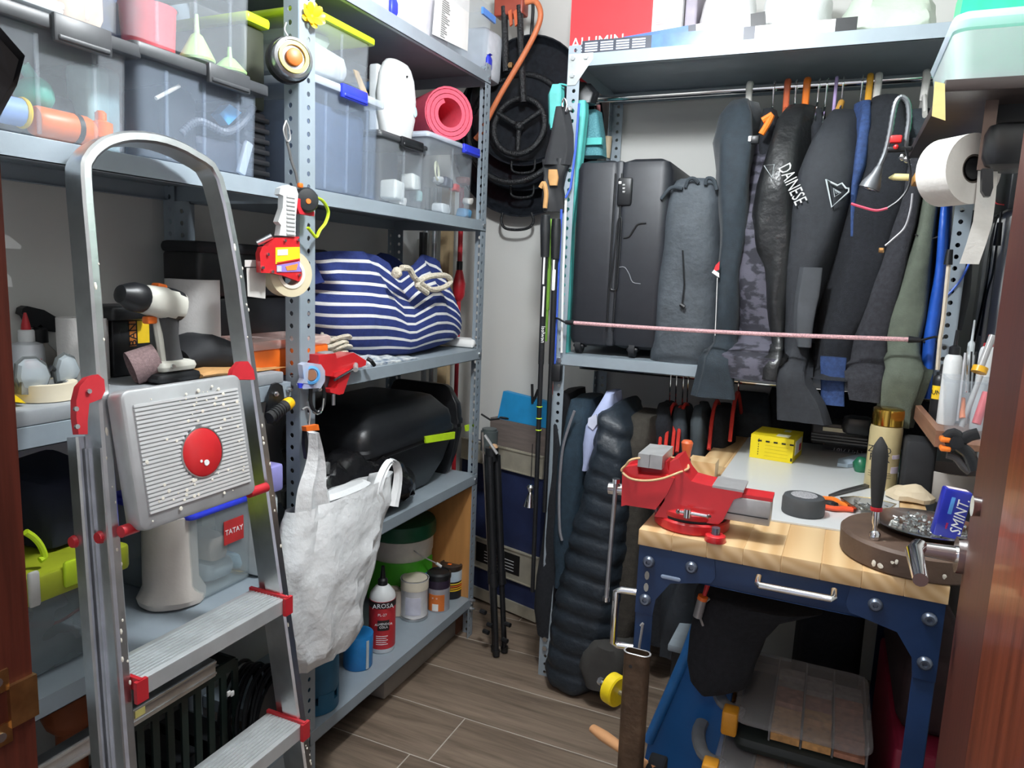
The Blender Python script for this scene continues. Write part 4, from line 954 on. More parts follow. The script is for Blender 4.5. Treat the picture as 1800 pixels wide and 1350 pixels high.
one(G().loft(L).noise(.003, 40), 'leather_glove', M_tan, 'tan leather glove lying at the shelf edge right of the drill', 'glove')
def bottle(name, cx, cy, zb, prof, m, n=20): return G().lathe(prof, (cx, cy, zb), n)
def left_bottle():
 c, r = cylpos(24, 78, 668, zB)
 r *= 1; zt = P(50, 600, x=c.x).z; zc = P(50, 583, x=c.x).z; zn = P(48, 560, x=c.x).z
 t = thing('glue_bottle', (c.x, c.y, zB), 'white glue bottle with red nozzle at the far left of the drill shelf', 'bottle')
 h = zt - zB
 G().lathe([(r * .95, 0), (r, .004), (r, h * .8), (r * .9, h * .93), (r * .45, h), (r * .45, h + .004)], (c.x, c.y, zB), 22).build('body', mat('milky_plastic', (.66, .69, .72), .35), t)
 G().lathe([(r * .48, h), (r * .48, h + .022), (r * .40, h + .025)], (c.x, c.y, zB), 18).build('collar', M_wht, t)
 G().lathe([(r * .30, h + .025), (r * .26, h + .035), (r * .08, h + .06)], (c.x, c.y, zB), 14).build('nozzle', M_redpl, t, 'red nozzle')
 d = (V((0, 0, 0)) - V((c.x, c.y, 0))).normalized(); rt = V((-d.y, d.x, 0))
 z = zB + h * .42
 pts_ = [];
 g = G(); N = 10
 for i in range(N): pass
 ring0 = [(c + d * (r + .0006) * cos(a) + rt * (r + .0006) * sin(a)) for a in [(-.15 + 1.0 * i / 9) for i in range(10)]]
 g.add([(p.x, p.y, z - .008) for p in ring0] + [(p.x, p.y, z + .010) for p in ring0], [(i, i + 1, 11 + i, 10 + i) for i in range(9)]); lb_ = g.build('label', mat('label_red', (.75, .05, .04), .5), t, 'red label')
 lb_.modifiers.new('th', 'SOLIDIFY').thickness = .0006
 a0 = .18; nn = d * cos(a0) + rt * sin(a0); text('MP', .013, frame(c + nn * (r + .0014) + V((0, 0, z - c.z)), rt * cos(a0) - d * sin(a0), (0, 0, 1)), M_wht_t, t)
 c, r = cylpos(76, 122, 655, zB)
 c.x -= .05; zt = P(98, 600, x=c.x).z; h = zt - zB
 t = thing('spray_bottle', (c.x, c.y, zB), 'clear spray bottle with black trigger head on the drill shelf', 'bottle')
 G().lathe([(r * 1.2, 0), (r * 1.25, .01), (r * 1.2, h * .55), (r * .6, h * .9), (r * .5, h), (r * .5, h + .003)], (c.x, c.y, zB), 20).build('body', clear('amber_clear', (.75, .68, .62), .45, .25), t)
 G().lathe([(r * .58, h), (r * .55, h + .03), (r * .35, h + .035)], (c.x, c.y, zB), 14).build('collar', M_blk, t)
 z2 = zB + h
 p = [P(a, b, x=c.x + .01) for a, b in ((40, 542), (48, 538), (78, 545), (100, 558), (112, 568), (126, 570), (112, 573), (104, 574), (100, 584), (82, 582), (72, 570), (64, 576), (54, 572), (46, 556), (38, 552))]
 G().prism(p, (-.022, 0, 0)).build('trigger_head', M_blk, t)
 c, r = cylpos(14, 42, 660, zB); c.x -= .10; zt = P(30, 548, x=c.x).z
 t = thing('blue_cap_bottle', (c.x, c.y, zB), 'tall grey bottle with a blue cap behind the glue bottle', 'bottle')
 h = zt - zB; r = .026
 G().lathe([(r, 0), (r, h - .035), (r * .8, h - .03)], (c.x, c.y, zB), 18).build('body', mat('grey_blue_plastic', (.30, .34, .40), .4), t); G().lathe([(r * .95, h - .032), (r * .95, h), (r * .8, h + .002)], (c.x, c.y, zB), 18).build('cap', M_blue, t, 'blue cap')
left_bottle()
def goggles():
 x = -1.285; t = thing('safety_goggles', P(80, 690, x=x), 'clear grey safety goggles lying in front of the glue bottle', 'goggles')
 for k, pts_ in enumerate((((28, 640), (40, 630), (62, 629), (78, 640), (86, 660), (80, 680), (60, 690), (34, 684), (26, 664)), ((94, 650), (100, 630), (112, 622), (128, 628), (138, 650), (132, 664), (116, 672), (98, 672)))):
  p = [P(a, b, x=x + .0 - .02 * k) for a, b in pts_]; c = sum((V(q) for q in p), V((0, 0, 0))) / len(p)
  g = G().loft([[q for q in p], [c + (q - c) * .85 + V((.010, 0, 0)) for q in p], [c + (q - c) * .4 + V((.016, 0, 0)) for q in p]]); g.build('lens', clear('goggle_lens', (.55, .62, .66), .5, .1), t)
  G().tube(p, .0035, 6, True).build('rim', mat('smoke_grey', (.10, .11, .11), .4), t)
 G().tube([P(82, 655, x=x), P(90, 645, x=x - .01), P(96, 650, x=x - .02)], .004, 6).build('bridge', M_blk, t)
 p = [P(a, b, x=x + .01) for a, b in ((38, 672), (82, 668), (83, 684), (60, 694), (38, 694))]
 for q in p: q.z = max(q.z, zB + .002)
 g = G().prism(p, (-.03, 0, 0)); g.build('strap', mat('dark_camo', (.02, .02, .02), .8, 0, 0, 60, col2=(.2, .2, .18)), t)
goggles()
c = P(108, 694, x=-1.255); r = .052
g = G().lathe([(r, 0), (r, .030), (r * .72, .030), (r * .72, .0)], (-1.30, c.y, zB), 32, cap0=False, cap1=False)
o = one(g, 'masking_tape', mat('cream_tape', (.74, .66, .50), .7, 0, .04), 'cream masking tape roll lying at the left shelf edge', 'tape')
G().lathe([(r * .73, .001), (r * .73, .029), (r * .69, .029), (r * .69, .001)], (-1.30, c.y, zB), 28, cap0=False, cap1=False).build('core', M_paper, o)
p = [P(a, b, x=-1.26) for a, b in ((20, 690), (32, 698), (46, 709), (20, 706))]
for q in p: q.z = max(q.z, zB + .001)
one(G().prism(p, (-.05, 0, 0)), 'yellow_tool_case', M_yel, 'yellow tool corner poking out at the left door jamb', 'tool')
p = [P(a, b, x=-1.50) for a, b in ((5, 410), (18, 416), (38, 432), (36, 438), (5, 436))]; one(G().prism(p, (-.01, 0, 0)), 'paper_note', M_paper, 'white curled note on the wall above the glue bottle', 'paper')
p = [P(a, b, x=-1.55) for a, b in ((12, 480), (20, 488), (23, 505), (12, 504))]; one(G().prism(p, (-.01, 0, 0)), 'paper_note', M_paper, 'tiny white slip on the wall by the left jamb', 'paper')
# ================================================================ left bay, lower shelf
z2 = ST['s2'] + .001; x = -1.26
y0, y1 = .66, P(232, 960, x=x).y
zt = P(150, 985, x=x).z; zk = P(150, 1030, x=x).z
t = thing('tool_tub', (-1.40, (y0 + y1) / 2, z2), 'dark clear tub with a lime green lid on the lower left shelf', 'tub')
G().rbox(-1.56, x - .012, y0 + .01, y1 - .015, z2, zk, .02, taper=.05).build('body', clear('smoky_clear', (.25, .3, .32), .55, .2), t)
G().rbox(-1.57, x, y0, y1, zk, zt, .016, e=.006).build('lid', mat('lime_lid', (.33, .38, .02), .4), t, 'lime green lid')
G().rbox(x - .002, x + .006, P(110, 1000, x=x).y, P(190, 990, x=x).y, zk + .012, zt + .012, .005).build('latch', M_lime, t)
G().rbox(x - .002, x + .008, P(45, 1000, x=x).y, P(66, 1000, x=x).y, zk, zt + .016, .005).build('latch', mat('grey_latch', (.45, .45, .43), .4), t, 'grey latch')
g = G().tube(smooth([P(a, b, x=x - .03) for a, b in ((45, 935), (60, 945), (72, 960), (78, 978), (70, 985))], 4), .006, 8); one(g, 'lime_hose', M_lime, 'lime green cord arching over the lime lidded tub', 'cord')
p = smooth([P(a, b, x=x - .05) for a, b in ((48, 1098), (80, 1098), (110, 1090), (140, 1070), (160, 1062))], 4); one(G().tube(p, .003, 6), 'red_cable', mat('dark_red_cable', (.35, .03, .04), .5), 'thin dark red cable below the lime lidded tub', 'cable')
g = G().rbox(-1.57, -1.34, P(70, 850, x=-1.34).y, P(215, 850, x=-1.34).y, zt + .003, P(130, 835, x=-1.34).z, .03); g.noise(.02, 12); one(g, 'navy_sports_bag', mat('navy_black_cloth', (.012, .015, .035), .85), 'dark navy fabric bag lying on the lime lidded tub', 'bag')
x = -1.31; c, r = cylpos(262, 338, 1090, z2); cx = -1.34
y0, y1 = P(262, 1000, x=cx).y, P(338, 1000, x=cx).y; cy = (y0 + y1) / 2; r = (y1 - y0) / 2; h = P(300, 900, x=cx).z - z2
g = G().lathe([(r * .7, 0), (r * 1.2, .004), (r * 1.25, .018), (r * 1.0, .045), (r * 1.0, h * .7), (r * .98, h)], (cx, cy, z2), 26); g.noise(.006, 22)
one(g, 'white_sack', mat('cream_sack', (.62, .57, .52), .6, 0, .05, 10, .1, 50), 'cream white cylindrical sack standing behind the ladder platform', 'sack')
x = -1.27; y0, y1 = P(338, 1000, x=x).y, P(447, 1000, x=x).y; zt = P(395, 880, x=x).z
t = clear_bin('storage_bin', 'clear bin with a red printed label behind the right ladder stile', -1.55, x, y0, y1, z2, zt, lid=M_blue, lidh=.02, over=.006, ribs=0, m=clear('dim_clear', (.62, .70, .72), .2, .2))
a, b = P(393, 918, x=x + .002), P(428, 945, x=x + .002)
G().box(x + .0015, x + .003, a.y, b.y, b.z, a.z).build('label', mat('label_crimson', (.50, .03, .03), .5), t, 'red label')
c = (a + b) / 2; text('TATAY', .018, FX((x + .0035, c.y, c.z)), M_wht_t, t)
for a, b, s, cc, l in ((370, 960, .03, (.55, .45, .38), 'beige rounded packet in the red labelled bin'), (372, 1010, .04, (.42, .50, .54), 'grey blue bottle in the red labelled bin'), (415, 990, .035, (.40, .58, .68), 'pale blue package in the red labelled bin'), (420, 1030, .028, (.75, .55, .22), 'yellow packet at the bottom of the red labelled bin')):
 q = P(a, b, x=-1.34); g = G().rbox(-1.42, -1.30, q.y - s, q.y + s, max(z2 + .01, q.z - s), q.z + s * 1.2, .02); g.noise(.006, 25); one(g, 'packet', mat('pk' + l[:9], cc, .5), l, 'packet')
x = -1.235; y0, y1 = P(455, 850, x=x).y, P(502, 850, x=x).y; za, zb_ = P(480, 868, x=x).z, P(485, 820, x=x).z
t = thing('lavender_tub', (-1.3, (y0 + y1) / 2 - .04, z2), 'white tub with a lavender lid half hidden by the right ladder stile', 'tub')
G().rbox(-1.40, x - .008, y0 + .008, y1 - .008, z2, za, .02).build('body', mat('offwhite', (.66, .69, .69), .5), t); G().rbox(-1.41, x, y0, y1, za, zb_, .016, e=.006).build('lid', mat('lavender', (.36, .34, .74), .45), t, 'lavender lid')
# ================================================================ left bay, bottom shelf
z1 = ST['s1'] + .001
x = -1.20
def bar(a, b, x, hh, m, name, label, cat):
 p, q = P(*a, x=x), P(*b, x=x); q.z = p.z = (p.z + q.z) / 2
 t = thing(name, (x, (p.y + q.y) / 2, p.z - hh), label, cat); return p, q, t
p, q = P(236, 1270, x=-1.27), P(381, 1172, x=-1.27); z = (p.z + q.z) / 2
lv = thing('spirit_level', (-1.28, (p.y + q.y) / 2, z - .02), 'aluminium spirit level lying across the dark crate', 'level')
y00 = P(66, 1340, x=-1.27).y
G().rbox(-1.30, -1.272, .62, q.y, z - .018, z + .024, .002, 1).build('beam', M_alu, lv)
for dz in (-.012, .016): G().box(-1.2725, -1.270, .62, q.y, z + dz, z + dz + .005).build('beam_rib', M_alu, lv)
a = P(245, 1250, x=-1.27); G().box(-1.2712, -1.2695, a.y - .01, a.y + .014, a.z - .012, a.z + .004).build('label', mat('pale_label', (.7, .62, .2), .5), lv, 'small yellow label')
cr = thing('crate', (-1.40, 1.15, z1), 'black green plastic crate under the spirit level', 'crate')
M_crate = mat('black_green_plastic', (.008, .02, .017), .45)
y0, y1 = .98, P(420, 1230, x=-1.29).y
G().box(-1.56, -1.30, y0, y1, z1, z1 + .012).build('base', M_crate, cr)
zc_ = z - .020
for (xa, xb_, ya, yb_) in ((-1.306, -1.298, y0, y1), (-1.56, -1.552, y0, y1), (-1.56, -1.30, y0, y0 + .008), (-1.56, -1.30, y1 - .008, y1)):
 [G().box(xa, xb_, ya, yb_, *q).build('rail', M_crate, cr) for q in ((zc_ - .03, zc_), (z1, z1 + .04))]
nsl = 9
for i in range(nsl):
 y = y0 + (y1 - y0) * i / (nsl - 1); G().box(-1.306, -1.299, y - .009, y + .009, z1 + .02, zc_ - .01).build('slat', M_crate, cr)
for i in range(3): G().box(-1.5, -1.32, y0 + .05 + i * .1, y0 + .12 + i * .1, z1 + .013, z1 + .10).build('divider', M_blk, cr)
c = P(415, 1210, x=-1.33)
c.y += .05; c.z = z1 + .112
g = thing('cable_coil', (c.x, c.y, z1), 'thick coil of black cable standing right of the crate', 'cable')
for i in range(9):
 a = .105 - .004 * (i % 3); k = G().ring(c + V((-.045 + .012 * i, .005 * (i % 2) + .002 * i, 0)), a - .004 * (i % 2), .0055, (1, .35, 0), 32, 6); k.build('cable_turn', M_blk, g)
G().lathe([(.0, 0), (.085, 0), (.088, .01), (0, .012)], n=24, M=Matrix.Translation(c + V((.065, 0, 0))) @ V((1, .3, 0)).normalized().to_track_quat('Z', 'Y').to_matrix().to_4x4(), cap0=False, cap1=False).build('reel_face', M_blk, g)
for i in range(2):
 q = P(402 + i * 6, 1219, x=c.x + .09); G().rbox(q.x - .002, q.x + .003, q.y - .005, q.y + .005, q.z - .006, q.z + .006, .001, 1).build('marking', M_paper, g, 'white marking')
c = P(95, 1290, x=-1.34); g = G().lathe([(.05, 0), (.065, .02), (.065, .07), (.05, .10), (.03, .115), (.03, .13)], (-1.36, c.y, z1), 22); one(g, 'dark_red_jar', mat('dark_red_glaze', (.10, .008, .008), .25), 'dark red round jar on the bottom shelf behind the jamb', 'jar')
c = P(145, 1255, x=-1.38); g = G().ball((-1.42, c.y, c.z), .055, 18); g.cyl((-1.42, c.y, z1), (-1.42, c.y, c.z - .04), .03); one(g, 'terracotta_pot', mat('rust_orange', (.28, .07, .02), .6), 'rust orange round pot behind the ladder foot', 'pot')
# ================================================================ right bay, lower shelf: panniers and bin liner
M_pan = mat('black_abs', (.010, .011, .013), .38, 0, .2, 40, .08, 400)
def pannier(label, xf, y0, y1, zt, tape):
 zb = z2
 t = thing('pannier', ((xf - 1.6) / 2, (y0 + y1) / 2, zb), label, 'case')
 zs = zb + (zt - zb) * .57; cy, hy = (y0 + y1) / 2, (y1 - y0) / 2; cx, hx = (xf - 1.60) / 2, (xf + 1.60) / 2
 def sec(z, sy, sx, oy=0): return [(xf - hx * (2 - sx) + a * 1 if 0 else cx + (1 - sx) * hx * -.2 + a * sx, cy + oy + b * sy, z) for a, b in rrect(hx, hy, min(hx, hy) * .24, 3)]
 G().loft([sec(zb, .62, .7), sec(zb + .01, .68, .76), sec(zb + (zs - zb) * .45, .86, .9), sec(zs - .025, .97, .98), sec(zs - .012, .98, .985)]).build('shell', M_pan, t)
 G().loft([sec(zs - .012, .96, .965), sec(zs + .004, .96, .965)]).build('seal', M_blkm, t)
 G().loft([sec(zs + .004, 1, 1), sec(zs + .02, 1.0, 1.0), sec(zs + .028, .97, .975), sec(zs + .05, .97, .97), sec(zs + (zt - zs) * .55, .93, .94), sec(zs + (zt - zs) * .62, .88, .90), sec(zt - .012, .70, .76), sec(zt - .003, .60, .68), sec(zt, .5, .6)]).build('lid', M_pan, t)
 p = [P(a, b, x=xf + .001) for a, b in tape]
 g = G().prism([V((q.x - .004, q.y, q.z)) for q in p], (.007, 0, 0)); g.build('reflective_strip', mat('neon_yellow', (.62, .95, .02), .5), t, 'neon yellow reflective strip')
 return t
pannier('black motorcycle side case with neon strip, front one on the lower shelf', -1.255, P(640, 760, x=-1.255).y, P(803, 770, x=-1.255).y, P(740, 690, x=-1.33).z, ((746, 767), (799, 759), (798, 771), (748, 779)))
pannier('black motorcycle side case with neon strip, rear one next to the rack end', -1.27, P(803, 745, x=-1.27).y + .012, YE - .045, P(800, 668, x=-1.36).z, ((818, 748), (841, 742), (841, 751), (819, 758)))
x = -1.235
rows = [(908, 690, 735), (900, 620, 746), (885, 575, 752), (860, 560, 745), (835, 560, 730), (815, 580, 705), (800, 600, 670), (795, 625, 650)]
L = []
for i, (py, a, b) in enumerate(rows):
 y0, y1 = P(a, py, x=x).y, P(b, py, x=x).y; z = max(P(660, py, x=x).z, z2 + .002 + i * .004); hx = (.09, .115, .12, .115, .10, .08, .05, .02)[i]
 L.append([(-1.33 + u, (y0 + y1) / 2 + v_, z) for u, v_ in sup(hx, (y1 - y0) / 2, 40, 2.4)])
L2 = []
for i in range(len(L) - 1):
 for k in range(3): L2.append([tuple(V(a).lerp(V(b), k / 3)) for a, b in zip(L[i], L[i + 1])])
L2.append(L[-1])
g = G().loft(L2)
for i, v in enumerate(g.v):
 q = V((v.x * 14, v.y * 14, v.z * 14)); r_ = abs(noise.noise(q)) * .03 + abs(noise.noise(q * 2.3)) * .014 - .012
 c = V((-1.33, v.y, z2 + .05)); g.v[i] = v + (v - c).normalized() * r_; g.v[i].z = max(g.v[i].z, z2 + .001)
 g.v[i].x = max(g.v[i].x, -1.6)
one(g, 'bin_liner', mat('black_film', (.008, .008, .009), .22, 0, .2, 10, .3, 30), 'black crumpled plastic bin bag behind the white carrier bag', 'bag', ang=25)
# ================================================================ right bay, bottom shelf: cans and bottles
def can(name, label, pl, pr, pyb, pyt, parts, z=z1, n=28, cat='can', dx=0):
 c, r = cylpos(pl, pr, pyb, z); c.x += dx; q = P((pl + pr) / 2, pyt, x=c.x); h = q.z - z
 t = thing(name, (c.x, c.y, z), label, cat)
 for nm, pr_, m, lb_ in parts:
  G().lathe([(a * r, b * h) for a, b in pr_], (c.x, c.y, z), n).build(nm, m, t, lb_)
 return t, c, r, h
def onfront(c, r, z, ang=0, off=.001):
 d = V((CAM.x - c.x, CAM.y - c.y, 0)).normalized(); rt = V((-d.y, d.x, 0)); d2 = d * cos(ang) + rt * sin(ang); r2 = rt * cos(ang) - d * sin(ang)
 return frame(V((c.x, c.y, z)) + d2 * (r + off), r2, (0, 0, 1))
def wrap(c, r, z0, z1_, a0, a1, m, par, name='label', off=.0008, N=12, label=None):
 d = V((CAM.x - c.x, CAM.y - c.y, 0)).normalized(); rt = V((-d.y, d.x, 0)); g = G()
 for rr in (r + off, r - .001):
  pass
 o_ = []
 for i in range(N + 1):
  a = a0 + (a1 - a0) * i / N; dd = d * cos(a) + rt * sin(a)
  for rr, z in ((r + off, z0), (r + off, z1_), (r - .002, z1_), (r - .002, z0)): o_.append((c.x + dd.x * rr, c.y + dd.y * rr, z))
 loops = [o_[i * 4:i * 4 + 4] for i in range(N + 1)]
 return g.loft(loops).build(name, m, par, label)
M_tin = mat('tin', (.6, .6, .6), .3, .9)
t, c, r, h = can('paint_bucket', 'large white bucket with green label and dark green lid on the bottom shelf', 640, 770, 1078, 905, [('body', [(.80, 0), (.82, .02), (.90, .60), (.92, .62), (.93, .84), (.90, .84)], mat('bucket_white', (.70, .66, .60), .5), None), ('lid', [(.96, .80), (1.0, .82), (1.0, .92), (.96, .97), (.4, 1.0), (.0, 1.0)], mat('dark_green_lid', (.01, .10, .045), .45), 'dark green lid')], cat='bucket', dx=-.01)
wrap(c, r * .875, z1 + h * .06, z1 + h * .56, -1.2, 1.25, mat('green_label', (.07, .42, .02), .5), t, off=.010)
wrap(c, r * .89, z1 + h * .14, z1 + h * .40, .62, 1.15, mat('blue_label', (.02, .10, .42), .5), t, off=.010)
wrap(c, r * .87, z1 + h * .04, z1 + h * .36, -.35, .25, mat('blue_label', (.02, .10, .42), .5), t, off=.010)
d = V((CAM.x - c.x, CAM.y - c.y, 0)).normalized(); rt = V((-d.y, d.x, 0))
G().tube(smooth([V((c.x, c.y, z1 + h * .7)) + d * r * a + rt * r * b + V((0, 0, zz)) for a, b, zz in ((.55, .1, .02), (.9, .5, -.01), (.7, 1.0, -.06))], 5), .0025, 6).build('wire_handle', M_steel, t)
G().cyl(V((c.x, c.y, z1 + h * .7 - .06)) + d * r * .7 + rt * r * 1.0, V((c.x, c.y, z1 + h * .7 - .075)) + d * r * .66 + rt * r * 1.12, .006).build('handle_end', M_wht, t)
t, c, r, h = can('paint_tin', 'white paint tin without a lid, front one of the three tins', 703, 752, 1094, 1016, [('body', [(.96, 0), (1, .01), (1, .07), (.97, .08), (.97, .72), (1, .74), (1, .97), (1.04, 1.0), (.92, 1.0), (.9, .55)], mat('tin_white', (.72, .71, .72), .45), None), ('base_band', [(1.0, .0), (1.02, .01), (1.02, .07), (1.0, .08)], M_tin, 'bare metal base'), ('paint', [(0, .80), (.9, .80), (.9, .82), (0, .83)], M_paper, None), ('top_band', [(.98, .75), (1.02, .76), (1.02, .98), (1.0, 1.0)], mat('dirty_cream', (.66, .60, .48), .6), 'cream paint stained top')])
wrap(c, r * .97, z1 + h * .16, z1 + h * .60, -.7, .5, mat('pale_lilac_label', (.62, .62, .72), .5), t)
t, c, r, h = can('paint_tin', 'grey tin with black dripped lid and orange label, middle one of the three tins', 750, 790, 1077, 1004, [('body', [(1, 0), (1, .84)], mat('grey_tin', (.42, .42, .46), .4, .3), None), ('lid', [(1.0, .80), (1.08, .84), (1.08, .95), (.9, .99), (.88, .96), (0, .96)], M_blk, 'black lid'), ('drip', [(1.01, .60), (1.02, .62), (1.02, .82), (1.0, .84)], mat('dark_drip', (.03, .02, .04), .4), 'black paint drips')])
wrap(c, r, z1 + h * .03, z1 + h * .46, -1.0, .55, mat('label_rust2', (.62, .16, .03), .5), t)
wrap(c, r, z1 + h * .04, z1 + h * .22, -.55, .0, M_paper, t, off=.0014)
for a in (-.5, -.15): text('o', .012, onfront(c, r, z1 + h * .38, a, .0018), M_wht_t, t)
t, c, r, h = can('paint_tin', 'black and yellow striped varnish tin at the rack end, last of the three tins', 776, 815, 1055, 987, [('body', [(1, 0), (1, .86)], M_blk, None), ('lid', [(1.0, .84), (1.05, .87), (1.05, .97), (.88, 1.0), (.85, .95), (0, .95)], mat('black_brown', (.035, .025, .02), .4), None)], dx=-.01)
wrap(c, r, z1 + h * .52, z1 + h * .82, -1.3, 1.3, mat('label_paleblue', (.5, .6, .68), .5), t)
for i, cc in enumerate(((.85, .55, .02), (.80, .38, .02), (.75, .15, .02), (.85, .62, .05))): wrap(c, r, z1 + h * (.24 + .065 * i), z1 + h * (.275 + .065 * i), -1.3, 1.3, mat('stripe%d' % i, cc, .5), t, 'label_stripe')
p = V((c.x, c.y, z1 + h * .952)); G().rbox(p.x - .012, p.x + .004, p.y - .014, p.y, p.z, p.z + .001, .001, 1).build('sticker', M_org, t, 'orange sticker')
t, c, r, h = can('glue_bottle', 'white and red glue bottle with black neck on the bottom shelf beside the carrier bag', 648, 694, 1150, 1003, [('body', [(.94, 0), (1, .02), (1, .67), (.94, .72), (.55, .80), (.36, .82), (.36, .84)], M_wht, None), ('cap', [(.38, .82), (.38, .88), (.22, .90), (.12, 1.05)], M_blk, 'black cap')], cat='bottle')
wrap(c, r, z1 + h * .06, z1 + h * .66, -1.5, 1.5, mat('label_red3', (.55, .03, .04), .45), t, label='red label')
wrap(c, r, z1 + h * .575, z1 + h * .655, -1.5, 1.5, mat('label_black', (.03, .02, .02), .5), t, off=.0014)
text('AROSA', .022, onfront(c, r, z1 + h * .612, .05, .002), M_wht_t, t)
text('PL-27', .013, onfront(c, r, z1 + h * .50, .0, .002), M_wht_t, t)
wrap(c, r, z1 + h * .30, z1 + h * .43, -.35, .55, mat('label_black', (.03, .02, .02), .5), t, off=.0014)
text('ALMENDOR\nCOLA', .011, onfront(c, r, z1 + h * .365, .1, .002), M_wht_t, t)
for i in range(5): wrap(c, r, z1 + h * (.12 + .026 * i), z1 + h * (.127 + .026 * i), -.45, .45 - .12 * (i % 2), M_wht_t, t, 'print_line', .0014, 6)
t, c, r, h = can('wipes_tub', 'bright blue tub on the bottom shelf behind the gas cylinder', 602, 656, 1182, 1112, [('body', [(.92, 0), (.95, .02), (1, .98), (.98, 1.0), (.9, 1.0)], mat('cyan_blue', (.02, .24, .62), .4), None)], cat='tub')
wrap(c, r * .97, z1 + .005, z1 + h * .9, .55, .75, mat('silver_print', (.55, .6, .62), .4), t, 'label_stripe', off=.003)
c, r = cylpos(522, 609, 1275, z1); c = V((-1.235 - r * .95, c.y + .02, z1)); h = P(575, 1120, x=-1.25).z - z1
t = thing('gas_cylinder', c, 'dark blue gas cylinder with slotted foot ring under the carrier bag', 'gas cylinder')
M_gas = mat('petrol_blue_paint', (.012, .11, .21), .5, 0, .15, 12)
G().lathe([(r * .95, .055), (r, .065), (r, h - .05), (r * .85, h - .015), (r * .4, h)], c, 32).build('tank', M_gas, t)
g = G();
for i in range(6):
 a0 = i * pi / 3 + .3
 loops = []
 for k in range(7):
  a = a0 + k * (pi / 3 - .28) / 6; loops.append([(c.x + rr * cos(a), c.y + rr * sin(a), c.z + z) for rr, z in ((r * 1.0, .030), (r * 1.0, .062), (r * .96, .062), (r * .96, .030))])
 g = G().loft(loops); g.build('foot_tab', M_gas, t)
G().lathe([(r * .94, 0), (r * 1.0, .002), (r * 1.0, .034), (r * .94, .034)], c, 32).build('foot_ring', M_gas, t)
t, c, r, h = can('plastic_jug', 'cream plastic scoop jug behind the red glue bottle', 682, 712, 1085, 1035, [('body', [(.9, 0), (1, .02), (1.0, .9), (.9, 1)], mat('cream_plastic', (.66, .56, .46), .5), None)], cat='jug')
a, b = V((c.x, c.y, z1 + h)) , P(676, 1032, x=c.x + .02); G().cyl(a, b, .010, .006, 8).build('handle', mat('cream_plastic', (.66, .56, .46), .5), t)
o = one(G().box(RB + .02, RX - .006, YE - .030, YE - .012, ST['s1'] + .001, ST['s2'] - .041), 'plywood_offcut', mat('orange_plywood', (.50, .24, .075), .55, 0, .12, 6, .02, 30, (6, 6, .6)), 'orange plywood panel upright at the end of the bottom shelf', 'panel')
a, b = P(678, 1195, x=-1.27), P(803, 1105, x=-1.27)
o = thing('timber_beam', (-1.31, (a.y + b.y) / 2, 0), 'grey beige timber beam on the floor under the rack', 'beam')
G().rbox(-1.34, -1.275, a.y, b.y, .003, .075, .004, 2).build('beam', mat('grey_beige_board', (.34, .31, .27), .7, 0, .1, 8), o)
G().rbox(-1.34, -1.272, b.y - .002 + .004, b.y + .06, .003, .10, .004, 2).build('end_block', mat('brown_block', (.16, .06, .03), .6), o, 'brown wooden end block')
def pole(name, px, pyt, y, r, m, label, z0=.002, dx=0):
 q = P(px, pyt, y=y); return one(G().cyl((q.x + dx, y, z0), (q.x, y, q.z), r, n=14), name, m, label, 'pole')
yy = 2.72
M_tube = mat('galvanised_tube', (.5, .53, .54), .35, .8)
pole('metal_tube', 752, 330, yy, .012, M_tube, 'thin galvanised tube behind the rack end, left of the pair')
pole('metal_tube', 766, 330, yy + .03, .011, M_tube, 'thin galvanised tube behind the rack end, right of the pair')
q = P(744, 430, y=2.68); one(G().cyl((q.x, 2.68, 1.1), (q.x, 2.68, q.z + .05), .017, n=12), 'black_handle_grip', M_blk, 'black foam grip behind the striped bag', 'grip')
q = P(787, 330, y=2.75); one(G().box(q.x - .022, q.x + .022, 2.74, 2.775, .002, q.z), 'timber_batten', mat('pine_batten', (.55, .40, .22), .6, 0, .15, 6, .02, 30, (10, 10, .6)), 'pine batten leaning at the wall behind the rack end', 'batten')
q = P(812, 330, y=2.66); t = thing('red_pump', (q.x, 2.66, .0), 'red pole tool with a red head behind the striped bag', 'tool')
G().cyl((q.x, 2.66, P(812, 480, y=2.66).z), (q.x, 2.66, q.z), .010, n=12).build('shaft', M_redpl, t)
zc = P(812, 490, y=2.66).z; G().lathe([(.012, -.09), (.024, -.07), (.026, -.02), (.014, .03), (.01, .04)], (q.x, 2.66, zc), 16).build('head', M_redpl, t); G().cyl((q.x, 2.66, zc + .035), (q.x, 2.66, zc + .07), .013).build('collar', M_blk, t)
G().cyl((q.x, 2.66, .003), (q.x, 2.66, zc - .08), .009).build('lower_shaft', M_redpl, t)
